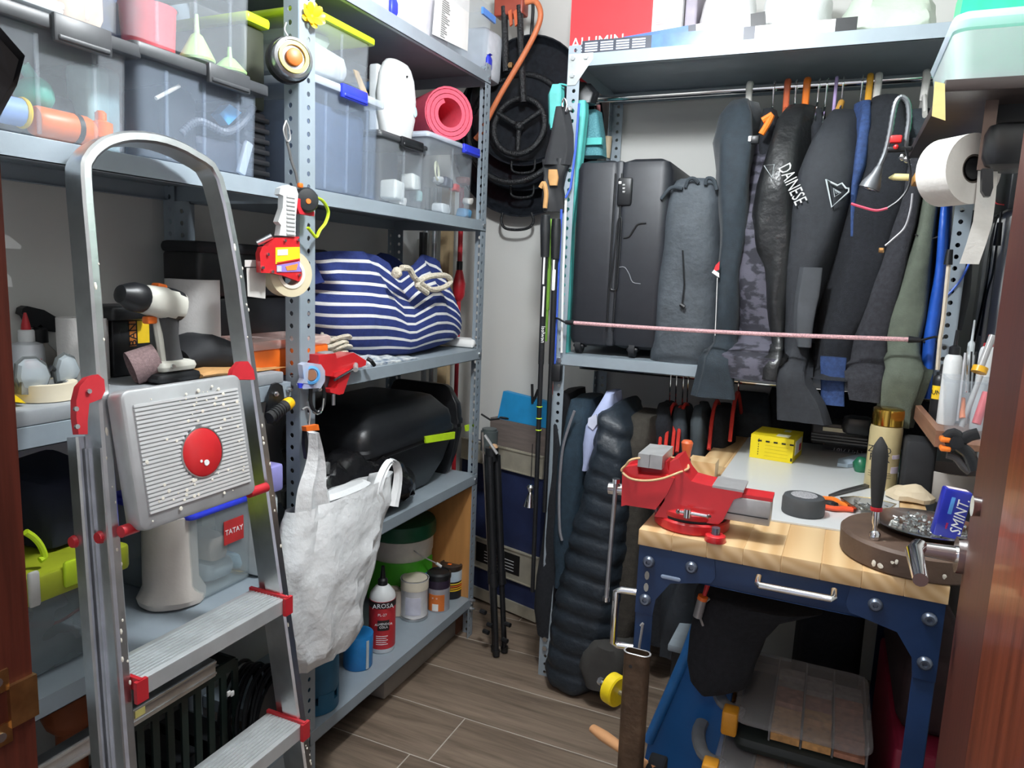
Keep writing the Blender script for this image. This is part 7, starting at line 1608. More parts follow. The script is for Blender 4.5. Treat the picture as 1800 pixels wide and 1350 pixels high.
rn = random.Random(8)
for i in range(5):
 an = rn.uniform(-.5, .9); M = onfront(c, .142, c.z + .02 + rn.uniform(-.012, .012), an, .0004); g = G().lathe([(0, 0), (rn.uniform(.003, .006), 0), (.002, .0005), (0, .0006)], n=9, M=M @ Matrix.Diagonal((1, rn.uniform(.7, 1.8), 1, 1))); g.noise(.0014, 200); g.build('paint_stain', mat('dried_cream_paint', (.78, .74, .64), .7), rs)
zs = c.z + .0525
p0 = P(1537, 948, z=zs); tp_ = P(1549, 768, y=p0.y + .01)
t = thing('nut_driver', p0, 'black handled nut driver with red ring standing upright on the round stand', 'screwdriver')
d = (tp_ - p0).normalized(); Ln = (tp_ - p0).length; M = Matrix.Translation(p0) @ d.to_track_quat('Z', 'Y').to_matrix().to_4x4()
G().lathe([(.0095, .0), (.0105, .003), (.0105, .012), (.006, .018)], n=8, M=M).build('socket', M_chrome, t); G().lathe([(.0048, .018), (.0048, .028), (.007, .034), (.006, .060)], n=12, M=M).build('shaft', M_chrome, t)
G().lathe([(.0105, .058), (.0115, .061), (.011, .066)], n=16, M=M).build('ring', M_redpl, t, 'red ring'); G().lathe([(.0095, .066), (.0115, .085), (.0145, .13), (.0150, Ln - .035), (.0125, Ln - .018), (.006, Ln - .006), (.002, Ln)], n=18, M=M).build('handle', mat('black_rubber_grip', (.02, .02, .02), .8, 0, .2), t)
M_st2 = mat('polished_steel', (.62, .62, .60), .22, 1, .05)
pc = P(1628, 925, z=zs + .012); pc.z = zs + .001; pc.x += .0
t = thing('steel_plate', pc, 'shallow steel plate full of small screws on the round stand', 'plate')
Mp = Matrix.Translation(pc)
G().lathe([(.05, 0), (.078, .004), (.098, .016), (.103, .0175), (.098, .0185), (.076, .0065), (0, .003)], n=40, M=Mp).build('dish', M_st2, t)
g = G(); rn = random.Random(4)
for i in range(90):
 a_, rr = rn.uniform(0, 2 * pi), .072 * sqrt(rn.random()); q = pc + V((rr * cos(a_), rr * sin(a_), .0085 + rn.uniform(0, .006))); dd = V((rn.uniform(-1, 1), rn.uniform(-1, 1), rn.uniform(-.2, .3))).normalized(); g.cyl(q, q + dd * .009, .0016, n=5); g.cyl(q + dd * .009, q + dd * .0105, .0032, n=6)
k = g.build('screws', mat('zinc_screws', (.5, .52, .52), .3, 1, .2), t); k['kind'] = 'stuff'
p = [P(a, b, z=ZW + .012) for a, b in ((1476, 880), (1500, 878), (1540, 882), (1575, 892), (1560, 902), (1512, 903))]; cc = sum((V(q) for q in p), V()) / len(p)
t = thing('steel_tray', (cc.x, cc.y, ZW), 'small angular steel tray of screws behind the round stand', 'tray')
L_ = [[cc + (q - cc) * s + V((0, 0, z)) for q in p] for s, z in ((.85, -.012), (1.0, .008), (1.03, .009), (.95, .008), (.8, -.008))]; G().loft(L_).build('dish', M_st2, t)
g = G()
for i in range(40):
 q = cc + (p[rn.randrange(6)] - cc) * rn.uniform(0, .72) + V((0, 0, -.003 + rn.uniform(0, .005))); dd = V((rn.uniform(-1, 1), rn.uniform(-1, 1), rn.uniform(-.2, .3))).normalized(); g.cyl(q, q + dd * .009, .0017, n=5)
k = g.build('screws', mat('zinc_screws', (.5, .52, .52), .3, 1, .2), t); k['kind'] = 'stuff'
zs2 = pc.z + .012
a, b = P(1634, 935, z=zs2 + .004), P(1653, 940, z=zs2 + .004); b2 = P(1689, 944, z=zs2 + .004)
hh = P(1660, 858, y=b.y).z - zs2
t = thing('mint_box', (b.x, b.y, zs2), 'small blue mint candy box standing in the steel plate', 'box')
d = (b2 - b); Lm = d.length; d = V((d.x, d.y, 0)).normalized(); nr = V((-d.y, d.x, 0)); M = Matrix.Translation(V((b.x, b.y, zs2))) @ Matrix.Rotation(radians(7), 4, 'Y') @ Matrix((d, nr, V((0, 0, 1)))).transposed().to_4x4()
G().rbox(-.014, Lm, 0, .024, 0, hh, .004, 2, M).build('carton', mat('ultramarine_card', (.02, .03, .36), .3, 0, .1), t)
text('SMINT.', Lm * .80, M @ frame((Lm * .66, -.0008, hh * .48), (0, 0, 1), (-1, 0, 0)), M_wht_t, t, sx=hh / Lm * .30, shear=.25)
text('mint', .007, M @ frame((Lm * .14, -.0008, hh * .25), (0, 0, 1), (-1, 0, 0)), M_red_t, t); G().rbox(Lm * .02, Lm * .22, -.0007, 0, hh * .5, hh * .85, .001, 1, M).build('label', mat('light_blue_print', (.10, .35, .80), .3), t); G().box(-.008, Lm * .8, .004, .02, hh, hh + .0006, M).build('top_label', mat('pale_pink_paper', (.8, .7, .72), .5), t)
c, r = standcyl(1373, 1446, 912)
h = P(1410, 880, y=c.y).z - ZW
t = thing('rubber_puck', c, 'dark grey rubber puck with a silvery patterned top on the white board', 'wheel'); h = .045
G().lathe([(r * .97, 0), (r, .004), (r, h - .010), (r * .93, h - .002), (r * .80, h), (0, h)], c, 36).build('tyre', mat('dark_grey_rubber2', (.055, .06, .065), .6), t); G().lathe([(0, h + .0002), (r * .62, h + .0002), (r * .60, h + .0012), (0, h + .0014)], c, 30).build('hub', mat('silver_dots', (.15, .15, .16), .4, 0, 0, 300, .4, 400, (1, 1, 1), (.6, .6, .62)), t)
t = thing('orange_pliers', P(1470, 890, z=ZW), 'black and orange pliers lying behind the round stand', 'pliers')
z_ = ZW + .008
pp = lambda a, b, dz=0: P(a, b, z=z_ + dz)
G().tube(smooth([pp(1446, 876), pp(1466, 878), pp(1478, 885), pp(1492, 890)], 3), .0065, 8).build('handle', M_hor2, t, 'orange handle'); G().tube(smooth([pp(1446, 890), pp(1466, 894), pp(1484, 894), pp(1500, 896)], 3), .0065, 8).build('handle', mat('neon_orange', (.90, .10, .03), .4), t, 'red orange handle'); G().tube(smooth([pp(1448, 883), pp(1462, 885), pp(1470, 888)], 3), .007, 8).build('joint', M_blk, t)
t = thing('long_blade', P(1490, 866, z=ZW), 'dark long blade lying beside the spray can', 'blade'); G().prism([P(a, b, z=ZW + .002) for a, b in ((1456, 873), (1470, 871), (1530, 856), (1526, 852), (1480, 864))], (0, 0, .006)).build('blade', mat('dark_steel', (.10, .10, .10), .4, .6), t)
c, r = standcyl(1608, 1718, 885); c.z = ZB + .001; h = P(1660, 822, y=c.y).z - c.z
one(G().lathe([(r * .90, 0), (r * .94, .004), (r, h), (r * .97, h + .001), (r * .90, .010), (.0, .008)], c, 36), 'frosted_cup', mat('frosted_glass_cup', (.52, .49, .46), .35, 0, .04), 'frosted whitish round cup behind the mint box', 'cup')
q = P(1600, 882, z=ZW); g = G(); L_ = []
for z, s in ((0, 1), (.012, 1.02), (.028, .75), (.040, .35), (.045, .1)): L_.append([(q.x + u * s, q.y + .02 + v_ * s, ZW + z) for u, v_ in sup(.058, .035, 18)])
g.loft(L_); g.noise(.009, 32); g.v = [V((p.x, p.y, max(p.z, ZW))) for p in g.v]
t = one(g, 'crumpled_paper', mat('kraft_cream', (.66, .54, .36), .8, 0, .0, 9, .2, 60, (1, 1, 1), (.72, .62, .46)), 'crumpled cream kraft paper with a brown stain', 'paper', ang=20)
z_ = ZB + .006
a, b = P(1444, 788, z=z_), P(1528, 802, z=z_)
t = thing('tool_battery', a.lerp(b, .5), 'black tool battery with orange trim and white lettering at the back of the board', 'battery')
pxs = ((1446, 780), (1456, 770), (1470, 766), (1490, 770), (1522, 772), (1536, 780), (1536, 800), (1500, 804), (1462, 803), (1448, 794))
yb_ = a.y
G().prism([P(u, v_, y=yb_) for u, v_ in pxs], (0, .075, 0)).build('shell', M_blk, t)
G().prism([P(u, v_, y=yb_ - .002) for u, v_ in ((1447, 781), (1452, 773), (1468, 768), (1470, 771), (1456, 777))], (0, .02, 0)).build('trim', M_org, t, 'orange trim'); G().prism([P(u, v_, y=yb_ - .002) for u, v_ in ((1486, 770), (1490, 768), (1494, 772), (1490, 774))], (0, .02, 0)).build('button', M_org, t, 'orange button')
c = P(1484, 795, y=yb_ - .0015); text('18V Lithium', .030, FY((c.x + .022, yb_ - .0015, c.z)), M_wht_t, t, sx=.85, shear=.2)
a = P(1415, 762, z=ZB + .02); y_ = 2.62
def bxpx(name, label, px0, px1, pyt, pyb, y, d, m, r=.008, cat='case', **k):
 p0, p1 = P(px0, pyb, y=y), P(px1, pyt, y=y); z0 = k.get('z0', max(p0.z, ZB + .001)); return one(G().rbox(p0.x, p1.x, y, y + d, z0, max(p1.z, z0 + .01), r, 3), name, m, label, cat)
t = bxpx('black_case', 'flat black ribbed case at the back of the worktop', 1424, 1530, 752, 778, 2.50, .12, M_blk)
for i in range(3): p0, p1 = P(1426, 762 + 5 * i, y=2.495), P(1526, 762 + 5 * i, y=2.495); G().cyl(p0, V((p1.x, p0.y, p0.z)), .003, n=6).build('rib', mat('grey_rib', (.14, .14, .14), .4), t)
p0, p1 = P(1446, 757, y=2.49), P(1512, 745, y=2.49); G().box(p0.x, p1.x, 2.49, 2.52, p0.z, p0.z + .012).build('strip', mat('cream_strip', (.62, .58, .42), .6), t, 'cream strip')
bxpx('grinder_head', 'rounded black power tool head on the black case', 1478, 1540, 738, 764, 2.46, .07, M_blk, .02, 'tool')
bxpx('black_box', 'black box at the right rear of the worktop behind the spray can', 1536, 1590, 745, 800, 2.42, .1, M_blkm, .02, 'box')
g = G(); L_ = []
p = [P(a, b, z=ZW + .012) for a, b in ((1474, 806), (1500, 800), (1540, 800), (1562, 792), (1604, 790), (1616, 804), (1580, 810), (1530, 812), (1490, 816), (1472, 814))]
t = thing('face_mask', sum((V(q) for q in p), V()) / len(p) - V((0, 0, .012)), 'pale blue pleated disposable masks piled behind the spray can', 'mask')
g = G().loft([[V((q.x, q.y, ZW + .001)) for q in p], [q for q in p], [sum((V(a_) for a_ in p), V()) / len(p) * .4 + q * .6 + V((0, 0, .010)) for q in p]]); g.build('cloth', mat('mask_blue', (.48, .60, .70), .8, 0, .05), t)
for i in range(3): a, b = P(1574 + i * 3, 798 + 4 * i, z=ZW + .02), P(1606, 792 + 4 * i, z=ZW + .02); G().cyl(a, b, .002, n=6).build('pleat', mat('mask_white', (.62, .68, .74), .8), t)
for i, (px, py, cc, lb_) in enumerate(((1512, 822, (.02, .16, .08), 'dark green glass piece left of the spray can'), (1590, 822, (.03, .12, .09), 'dark green bottle piece right of the spray can'), (1600, 845, (.04, .05, .06), 'dark lump behind the crumpled paper'))):
 q = P(px, py + 8, z=ZB + .002); q.z = ZW if i == 0 else ZB + .001; r = .022 if i == 0 else .034; g = G().lathe([(r * .8, 0), (r, .01), (r, r * 1.2), (r * .5, r * 1.9), (r * .3, r * 2)], q, 14); g.noise(.004, 40); one(g, 'green_bottle', mat('dgreen%d' % i, cc, .3), lb_, 'bottle')
M_shelfw = mat('brown_laminate', (.26, .13, .08), .5, 0, .2, 7, .02, 40, (10, 1, 10))
ws = thing('wall_shelf', (.33, 2.1, 1.06), 'narrow brown wooden wall shelf with a front lip above the worktop', 'shelf')
xl = P(1648, 785, y=1.88).x
a, b = P(1640, 760, y=1.90), P(1604, 686, y=2.30)
z0s, z1s = P(1648, 786, y=1.90).z, P(1648, 757, y=1.90).z
G().hexa([(xl - .004, 1.90, z0s), (xl + .012, 1.90, z0s), (xl + .012 - .01, 2.30, z0s), (xl - .014, 2.30, z0s)], [(xl - .004, 1.90, z1s), (xl + .012, 1.90, z1s), (xl + .012 - .01, 2.30, z1s), (xl - .014, 2.30, z1s)]).build('front_lip', M_shelfw, ws); G().box(xl + .012, XR - .003, 1.90, 2.30, z0s, z0s + .014).build('board', M_shelfw, ws)
zsh = z0s + .015
c = P(1692, 765, y=1.98); x0 = P(1655, 765, y=1.98).x
x0 = xl + .016
def tub():
 cx, cy = (x0 + XR - .012) / 2, 2.02; hx, hy = (XR - .012 - x0) / 2, .07; zt = P(1690, 668, y=1.96).z
 t = thing('tool_tub', (cx, cy, zsh), 'clear plastic tub of pens and tools on the narrow wall shelf', 'tub')
 L_ = [[(cx + u * s - ins * 0, cy + v_ * s, z) for u, v_ in rrect(hx - ins, hy - ins, .015, 3)] for z, s, ins in ((zsh, .8, 0), (zt, 1, 0), (zt, 1.0, .002), (zsh + .003, .8, .002))]
 G().loft(L_).build('body', M_clear, t); G().loft([[(cx + u, cy + v_, z) for u, v_ in rrect(hx + .006, hy + .006, .018, 3)] for z in (zt - .006, zt)], False, False).build('rim', M_clear, t)
 for i, (a, b, cc, r, lb_) in enumerate((((1716, 745), (1735, 690), (.75, .12, .14), .010, 'red handled tool leaning in the clear tub'), ((1690, 750), (1724, 660), (.45, .45, .45), .006, 'grey rod tool leaning in the clear tub'), ((1692, 735), (1691, 700), (.85, .25, .1), .007, 'orange handled tool in the clear tub'), ((1683, 740), (1697, 620), (.5, .5, .52), .0028, 'slim steel needle file standing in the clear tub'))):
  p0, p1 = P(*a, y=2.0), P(*b, y=2.02); one(G().cyl(p0, p1, r, n=10), 'hand_tool', mat('tub%d' % i, cc, .4), lb_, 'tool')
 p0, p1 = P(1720, 655, y=2.03), P(1745, 590, y=2.06); t2 = thing('amber_screwdriver', p0, 'clear handled screwdriver with an amber collar in the tub', 'screwdriver')
 G().cyl(p0, p0.lerp(p1, .15), .017, n=14).build('collar', mat('amber_clear2', (.80, .42, .02), .3), t2, 'amber collar'); G().cyl(p0.lerp(p1, .15), p1, .008, n=10).build('shaft', mat('grey_clear', (.4, .4, .4), .2), t2)
 for k in range(3): p0, p1 = P(1698 + 6 * k, 690, y=2.04), P(1700 + 8 * k, 618, y=2.05); one(G().cyl(p0, p1, .0022, n=6), 'needle_file', M_blk if k else M_chrome, ['chrome needle standing in the clear tub', 'black needle left in the clear tub', 'black needle right in the clear tub'][k], 'file')
tub()
def rbottle(label, px0, px1, pyt, py_sh, y, m, capm, z=None, lbl=None, cap_h=.5):
 x0, x1 = P(px0, py_sh, y=y).x, P(px1, py_sh, y=y).x; r = (x1 - x0) / 2; c = V(((x0 + x1) / 2, y, zsh if z is None else z)); hs = P((px0 + px1) / 2, py_sh, y=y).z - c.z; ht = P((px0 + px1) / 2, pyt, y=y).z - c.z
 t = thing('nozzle_bottle', c, label, 'bottle'); G().lathe([(r * .96, 0), (r, .004), (r, hs - .012), (r * .85, hs), (r * .5, hs + .006)], c, 22).build('body', m, t); G().lathe([(r * .62, hs + .004), (r * .60, hs + (ht - hs) * .35), (r * .24, hs + (ht - hs) * .42), (r * .16, ht)], c, 16).build('nozzle', capm, t)
 if lbl: wrap(c, r, c.z + hs * lbl[0], c.z + hs * lbl[1], -1.0, .5, lbl[2], t);
 return t, c, r, hs
rbottle('white bottle with black pointed nozzle behind the clear tub', 1660, 1694, 580, 626, 2.16, M_wht, M_blk)
t, c, r, hs = rbottle('black bottle with yellow label at the shelf end beside the blue jacket', 1640, 1668, 640, 662, 2.20, M_blk, M_blk, lbl=(.50, .80, mat('label_yel2', (.88, .58, .02), .5)))
text('UN', .016, onfront(c, r, c.z + hs * .65, -.3, .002), M_blk_t, t)
rbottle('clear white tall bottle with pale cap at the right wall', 1694, 1716, 562, 625, 2.20, mat('milky2', (.62, .66, .68), .3), mat('pale_cap', (.66, .72, .74), .4))
rbottle('white bottle with small red cap at the right wall', 1722, 1752, 588, 612, 2.12, M_wht, M_redpl)
def spring_clamp(label, pxs, tips, y):
 t = thing('spring_clamp', P(*pxs[0][0], y=y), label, 'clamp')
 for a in pxs: G().tube(smooth([P(u, v_, y=y) for u, v_ in a], 3), .010, 8, ell=(1, 1.3)).build('jaw', M_blk, t)
 for (u, v_) in tips: q = P(u, v_, y=y); G().rbox(q.x - .012, q.x + .010, q.y - .014, q.y + .014, q.z - .006, q.z + .006, .004, 2).build('pad', M_hor2, t, 'orange pad')
 q = P(1680, 776, y=y); G().cyl(q + V((0, -.016, 0)), q + V((0, .016, 0)), .014, n=12).build('pivot', M_blk, t)
spring_clamp('black spring clamp with orange pads gripping the wall shelf edge', (((1664, 770), (1676, 762), (1690, 772), (1704, 766), (1720, 762)), ((1664, 786), (1680, 782), (1694, 790), (1704, 800), (1714, 826))), ((1662, 772), (1662, 788)), 1.87)
one(G().tube(smooth([P(a, b, y=1.92) for a, b in ((1664, 800), (1680, 805), (1694, 822), (1704, 830))], 3), .008, 8), 'grey_pliers', mat('grey_grip', (.12, .12, .13), .5), 'grey plier handles below the spring clamp', 'pliers')
one(G().rbox(*(lambda p0, p1: (p0.x, p1.x, 2.15, 2.25, ZB + .001, p1.z))(P(1588, 815, y=2.15), P(1650, 780, y=2.15)), .01), 'black_tray', M_blkm, 'black textured tray under the wall shelf end', 'tray')
# ================================================================ under the bench
x0, x1 = P(1095, 1152, y=1.46).x, P(1142, 1152, y=1.46).x; zt = P(1118, 1152, y=1.455).z
c0 = V(((x0 + x1) / 2, 1.47, zt)); c1 = V((c0.x + .004, 1.475, .002))
t = thing('rusty_tube', c1, 'rusty flat steel tube standing in front of the bench leg', 'tube')
hx = (x1 - x0) / 2
def ov(c, s=1): return [(c.x + u * s, c.y + v_ * s, c.z) for u, v_ in rrect(hx, .014, .0135, 5)]
def ov2(c, ins): return [(c.x + u, c.y + v_, c.z) for u, v_ in rrect(hx - ins, .014 - ins, .0135 - ins, 5)]
G().loft([ov(c1), ov(c0), ov2(c0, .003), ov2(c1 + V((0, 0, .3)), .003)], True, True).build('tube', mat('rusty_steel', (.13, .085, .055), .55, .6, .4, 18, .25, 60), t)
G().loft([ov2(c0 + V((0, 0, .0004)), -.0012), ov2(c0 + V((0, 0, .0012)), .0), ov2(c0 + V((0, 0, .0008)), .0028)], False, False).build('cut_rim', M_steel, t, 'bright cut rim')
q = P(1108, 1172, y=1.455); G().cyl((q.x, 1.4555, q.z), (q.x, 1.458, q.z), .004, n=10).build('hole', M_blk, t)
q = P(1080, 1212, y=1.50); t = thing('round_weight', (q.x, 1.50, q.z - .03), 'yellow round knob on a bolt beside the rusty tube', 'knob')
ax = V((.9, -.42, .0)).normalized(); r = .035; M = Matrix.Translation(q) @ ax.to_track_quat('Z', 'Y').to_matrix().to_4x4()
G().lathe([(r * .8, -.014), (r, -.012), (r, .012), (r * .9, .015), (r * .5, .015)], n=28, M=M).build('disc', mat('yellow_plain', (.80, .60, .01), .4), t); G().cyl(q - ax * .014, q - ax * .04, .0045, n=8).build('bolt', M_zinc, t); G().cyl(q - ax * .036, q - ax * .046, .009, n=6).build('bolt_head', M_zinc, t); G().cyl(q + ax * .015, q + ax * .028, .006, n=8).build('stem', M_zinc, t)
a, b = P(1042, 1278, z=.16), P(1150, 1352, z=.30) ; a = P(1042, 1280, y=1.62); b = P(1150, 1356, y=1.50)
t = thing('hammer', b, 'wooden hammer handle poking out left of the rusty tube', 'hammer'); G().tube([a, a.lerp(b, .2), a.lerp(b, .6), b], [.012, .016, .013, .014], 12, ell=(1, .8)).build('handle', mat('beech_handle', (.62, .32, .15), .5, 0, .15, 8), t); G().rbox(b.x - .02, b.x + .02, b.y - .055, b.y + .055, b.z - .03, b.z + .01, .006).build('head', M_blk, t)
M_bl2 = mat('bright_blue_tub', (.012, .13, .42), .35, 0, .1, 6)
pts_ = ((1238, 1060), (1252, 1050), (1262, 1062), (1290, 1200), (1262, 1350), (1130, 1350), (1140, 1300), (1206, 1150))
y_ = 1.79; g = G().prism([P(a, b, y=y_) for a, b in pts_], (0, .08, 0))
t = thing('blue_tub', P(1230, 1345, y=y_), 'bright blue plastic tub leaning under the left of the bench', 'tub')
g.build('shell', M_bl2, t); a, b = P(1238, 1062, y=y_), P(1140, 1302, y=y_); G().tube([a, P(1206, 1150, y=y_), b], .014, 10).build('edge_bead', mat('blue_bead', (.03, .20, .58), .3), t)
rows = [(1052, 1240, 1420), (1070, 1228, 1350), (1105, 1220, 1322), (1150, 1216, 1302), (1185, 1222, 1296), (1200, 1240, 1284)]
garment('black_bag', 'black fabric bag hanging under the bench beside the blue tub', [(r_[0], r_[1], r_[2]) for r_ in rows], 1.66, .22, M_wool, seed=71, lowz=None, cat='bag', fold=.016)
G().tube(smooth([P(a, b, y=1.655) for a, b in ((1247, 1052), (1236, 1062), (1230, 1080), (1236, 1100))], 3), .003, 6).build('wire_hoop', M_steel, bpy.data.objects['black_bag'])
t = thing('paint_brush', P(1230, 1085, y=1.64), 'red handled brush with an orange and grey ferrule by the black bag', 'brush')
G().tube([P(1238, 1046, y=1.64), P(1244, 1028, y=1.64), P(1248, 1014, y=1.64)], [.005, .006, .009], 10).build('handle', M_red, t); G().tube([P(1236, 1048, y=1.64), P(1234, 1054, y=1.64)], .012, 10).build('collar', M_org, t, 'orange collar'); G().tube([P(1234, 1054, y=1.64), P(1226, 1084, y=1.64)], .011, 10).build('ferrule', mat('grey_ferrule', (.35, .35, .36), .4, .5), t)
garment('padded_vest', 'dark padded vest hanging behind the bench leg', [(1008, 1190, 1230), (1060, 1175, 1235), (1120, 1160, 1225), (1150, 1160, 1210)], 2.05, .12, mat('dark_padded', (.018, .022, .028), .6, 0, .2, 14, .3, 40), seed=72, lowz=None, cat='vest', fold=.012)
M_org1 = clear('grey_clear_lid', (.60, .60, .62), .20, .3)
M_amb = mat('amber_latch', (.62, .27, .02), .45)
def organiser(label, x0, x1, y0, y1, z, ang=0):
 t = thing('organiser_case', ((x0 + x1) / 2, (y0 + y1) / 2, z - .085), label, 'case')
 G().rbox(x0 + .004, x1 - .004, y0 + .004, y1 - .004, z - .085, z - .044, .03, 4).build('base_shell', mat('green_black_plastic', (.012, .018, .017), .5), t)
 G().rbox(x0, x1, y0, y1, z - .010, z + .004, .035, 5, e=.004).build('lid', M_org1, t, 'clear grey lid')
 M_cont = [mat('bin_a', (.42, .20, .13), .6, 0, .3, 60), mat('bin_b', (.55, .30, .11), .6, 0, .3, 60), mat('bin_c', (.30, .27, .26), .6, 0, .3, 60)]
 xs = [x0 + .085, x0 + .085 + (x1 - x0 - .10) * .34, x0 + .085 + (x1 - x0 - .10) * .67, x1 - .012]; ny = 7
 for i in range(3):
  for j in range(ny):
   ya, yb2 = y0 + .02 + (y1 - y0 - .04) * j / ny, y0 + .02 + (y1 - y0 - .04) * (j + 1) / ny
   mm = M_cont[1 if (j < 3 and i < 2) else (2 if j > 4 else 0)]
   G().box(xs[i] + .003, xs[i + 1] - .003, ya + .002, yb2 - .002, z - .040, z - .016 - .006 * ((i + j) % 3)).build('compartment', mm, t)
 for x in xs: G().box(x - .002, x + .002, y0 + .015, y1 - .015, z - .04, z + .0065).build('divider', M_org1, t)
 ym = (y0 + y1) / 2; pts_ = smooth([V((x0 + .02, ym + .13, z - .01)), V((x0 - .03, ym + .10, z - .012)), V((x0 - .055, ym, z - .015)), V((x0 - .03, ym - .10, z - .012)), V((x0 + .02, ym - .13, z - .01))], 4)
 G().tube(pts_, .017, 10, ell=(1, .7)).build('handle', mat('grey_handle', (.20, .21, .22), .5), t)
 for s in (-1, 1): G().rbox(x0 - .022, x0 + .014, ym + s * .155 - .022, ym + s * .155 + .022, z - .05, z + .010, .006).build('latch', M_amb, t, 'amber latch')
organiser('clear lidded compartment organiser case with amber latches, top one under the bench', -.133, .170, 1.665, 2.02, .44)
organiser('lower compartment organiser case with amber latches under the first one', -.160, .145, 1.585, 1.94, .345)
bs = one(G().rbox(-.16, .16, 1.60, 2.0, .003, .258, .006), 'black_toolbox', M_blk, 'low black toolbox carrying the organiser cases', 'toolbox')
a = P(1545, 1275, y=1.80); one(G().rbox(.212, .36, 1.72, 2.3, .003, a.z, .01), 'dark_red_crate', mat('dark_crimson', (.22, .01, .035), .5, 0, .1), 'dark crimson crate under the right of the bench', 'crate')
g = G().rbox(.215, .36, 1.78, 2.28, a.z + .002, a.z + .2, .03); g.noise(.02, 12); one(g, 'dark_drill_bag', mat('dark_maroon_bag', (.025, .010, .012), .7, 0, .3), 'dark maroon bag lying on the crimson crate', 'bag')
g = G().rbox(-.02, .17, 2.32, 2.54, .003, .62, .04); g.noise(.03, 8); one(g, 'black_blanket', M_wool, 'black blanket heap filling the space under the bench', 'blanket')
# ================================================================ right wall: dark shelf, roll, lamp, cables
M_dk = mat('dark_brown_laminate', (.040, .030, .028), .45, 0, .2, 6, .02, 40, (1, 8, 8))
zc0, zc1 = P(1660, 162, y=1.50).z, P(1660, 140, y=1.50).z
xk = P(1660, 150, y=1.50).x
yk = P(1605, 278, z=zc0).y
dk = thing('upper_wall_shelf', ((xk + XR) / 2, (1.5 + yk) / 2, zc0), 'dark brown wall shelf high on the right carrying the frosted box', 'shelf')
G().rbox(xk, XR - .003, 1.50, yk, zc0, zc1, .002, 1).build('board', M_dk, dk)
G().prism([(XR - .004, 1.62, zc0), (XR - .20, 1.62, zc0), (XR - .20, 1.62, zc0 - .02), (XR - .03, 1.62, zc0 - .16), (XR - .004, 1.62, zc0 - .16)], (0, .004, 0)).build('bracket', M_blk, dk)
p = [P(a, b, y=1.497) for a, b in ((1644, 143), (1660, 147), (1661, 212), (1639, 204))]
for q in p: q.x = q.x
nx = xk - .0015
p = [P(a, b, y=1.496) for a, b in ((1643, 143), (1661, 147), (1662, 212), (1638, 204))]
one(G().prism(p, (0, .0012, 0)), 'sticky_note', mat('pale_yellow_paper', (.80, .68, .28), .7), 'pale yellow sticky note at the corner of the upper wall shelf', 'note')
gx0 = P(1668, 128, y=1.53).x; t = thing('frosted_box', (gx0 + .13, 1.70, zc1), 'frosted clear plastic box with a clear lid on the upper wall shelf', 'box')
zz = P(1700, 50, y=1.53).z
L_ = [[(gx0 + .12 + u * s, 1.72 + v_ * s, z) for u, v_ in rrect(.118 - i_, .18 - i_, .03, 4)] for z, s, i_ in ((zc1 + .001, .86, 0), (zz, 1, 0), (zz, 1, .002), (zc1 + .004, .86, .002))]
G().loft(L_).build('body', clear('frosted_box', (.75, .82, .80), .40, .3), t); G().rbox(gx0 - .004, gx0 + .25, 1.535, 1.905, zz, zz + .035, .03, 4).build('lid', M_lidc, t)
p = [P(a, b, y=1.915) for a, b in ((1700, -40), (1860, -40), (1860, 128), (1662, 128))]
for q in p[2:]: q.z = zc1 + .001
one(G().prism(p, (0, .16, 0)), 'green_bin', mat('emerald_lid', (.02, .60, .25), .35), 'bright green bin behind the clear box on the upper wall shelf', 'bin')
c = P(1688, 300, y=1.62); ax = V((.62, -.78, 0)).normalized(); r = .063
M = Matrix.Translation(c) @ ax.to_track_quat('Z', 'Y').to_matrix().to_4x4()
t = thing('toilet_roll', c - V((0, 0, r)), 'white toilet paper roll hanging under the upper wall shelf', 'roll')
M_tp = mat('white_tissue', (.74, .72, .68), .9, 0, .03, 40, .1, 120)
G().lathe([(r * .41, -.040), (r, -.040), (r, .030), (r * .41, .030)], n=40, M=M, cap0=False, cap1=False).build('paper', M_tp, t); G().lathe([(r * .41, -.039), (r * .41, .029), (r * .36, .029), (r * .36, -.039)], n=24, M=M, cap0=False, cap1=False).build('core', mat('dark_core', (.10, .085, .07), .8), t)
G().tube([c + ax * .03, c - ax * .05], r * .30, 14).build('spindle', M_blk, t)
q = c + ax * .05; G().box(-.010, .010, -.0015, .0015, 0, zc0 - q.z + r * .2, Matrix.Translation(q + V((0, 0, -.005)))).build('hanger_strip', mat('bronze_strip', (.20, .15, .13), .35, .6), t)
g = G(); tail = [P(a, b, y=1.60) for a, b in ((1737, 300), (1733, 350), (1728, 390), (1716, 430), (1704, 464))]
loops = [[p + V((-.016, 0, 0)), p + V((.016, .006, 0)), p + V((.016, .007, 0)), p + V((-.016, .001, 0))] for p in tail]; G().loft(loops).build('paper_tail', M_tp, t)
a, b = P(1738, 212, y=1.55), P(1830, 292, y=1.55); t = thing('black_speaker', ((a.x + b.x) / 2, 1.6, b.z), 'black rounded device under the upper wall shelf beside the roll', 'device'); G().rbox(a.x, b.x, 1.55, 1.66, b.z, a.z, .02, 4).build('case', M_blk, t)
p = [P(u, v_, y=1.545) for u, v_ in ((1727, 296), (1746, 296), (1746, 330), (1741, 345), (1732, 345), (1726, 335))]; G().prism(p, (0, .02, 0)).build('foot', M_blk, t)
t = thing('wall_socket', (XR - .01, 1.85, 1.60), 'black socket box with red wires on the right wall', 'socket'); q0, q1 = P(1744, 305, x=XR - .02), P(1770, 368, x=XR - .02); y0, y1 = min(q0.y, q1.y), max(q0.y, q1.y)
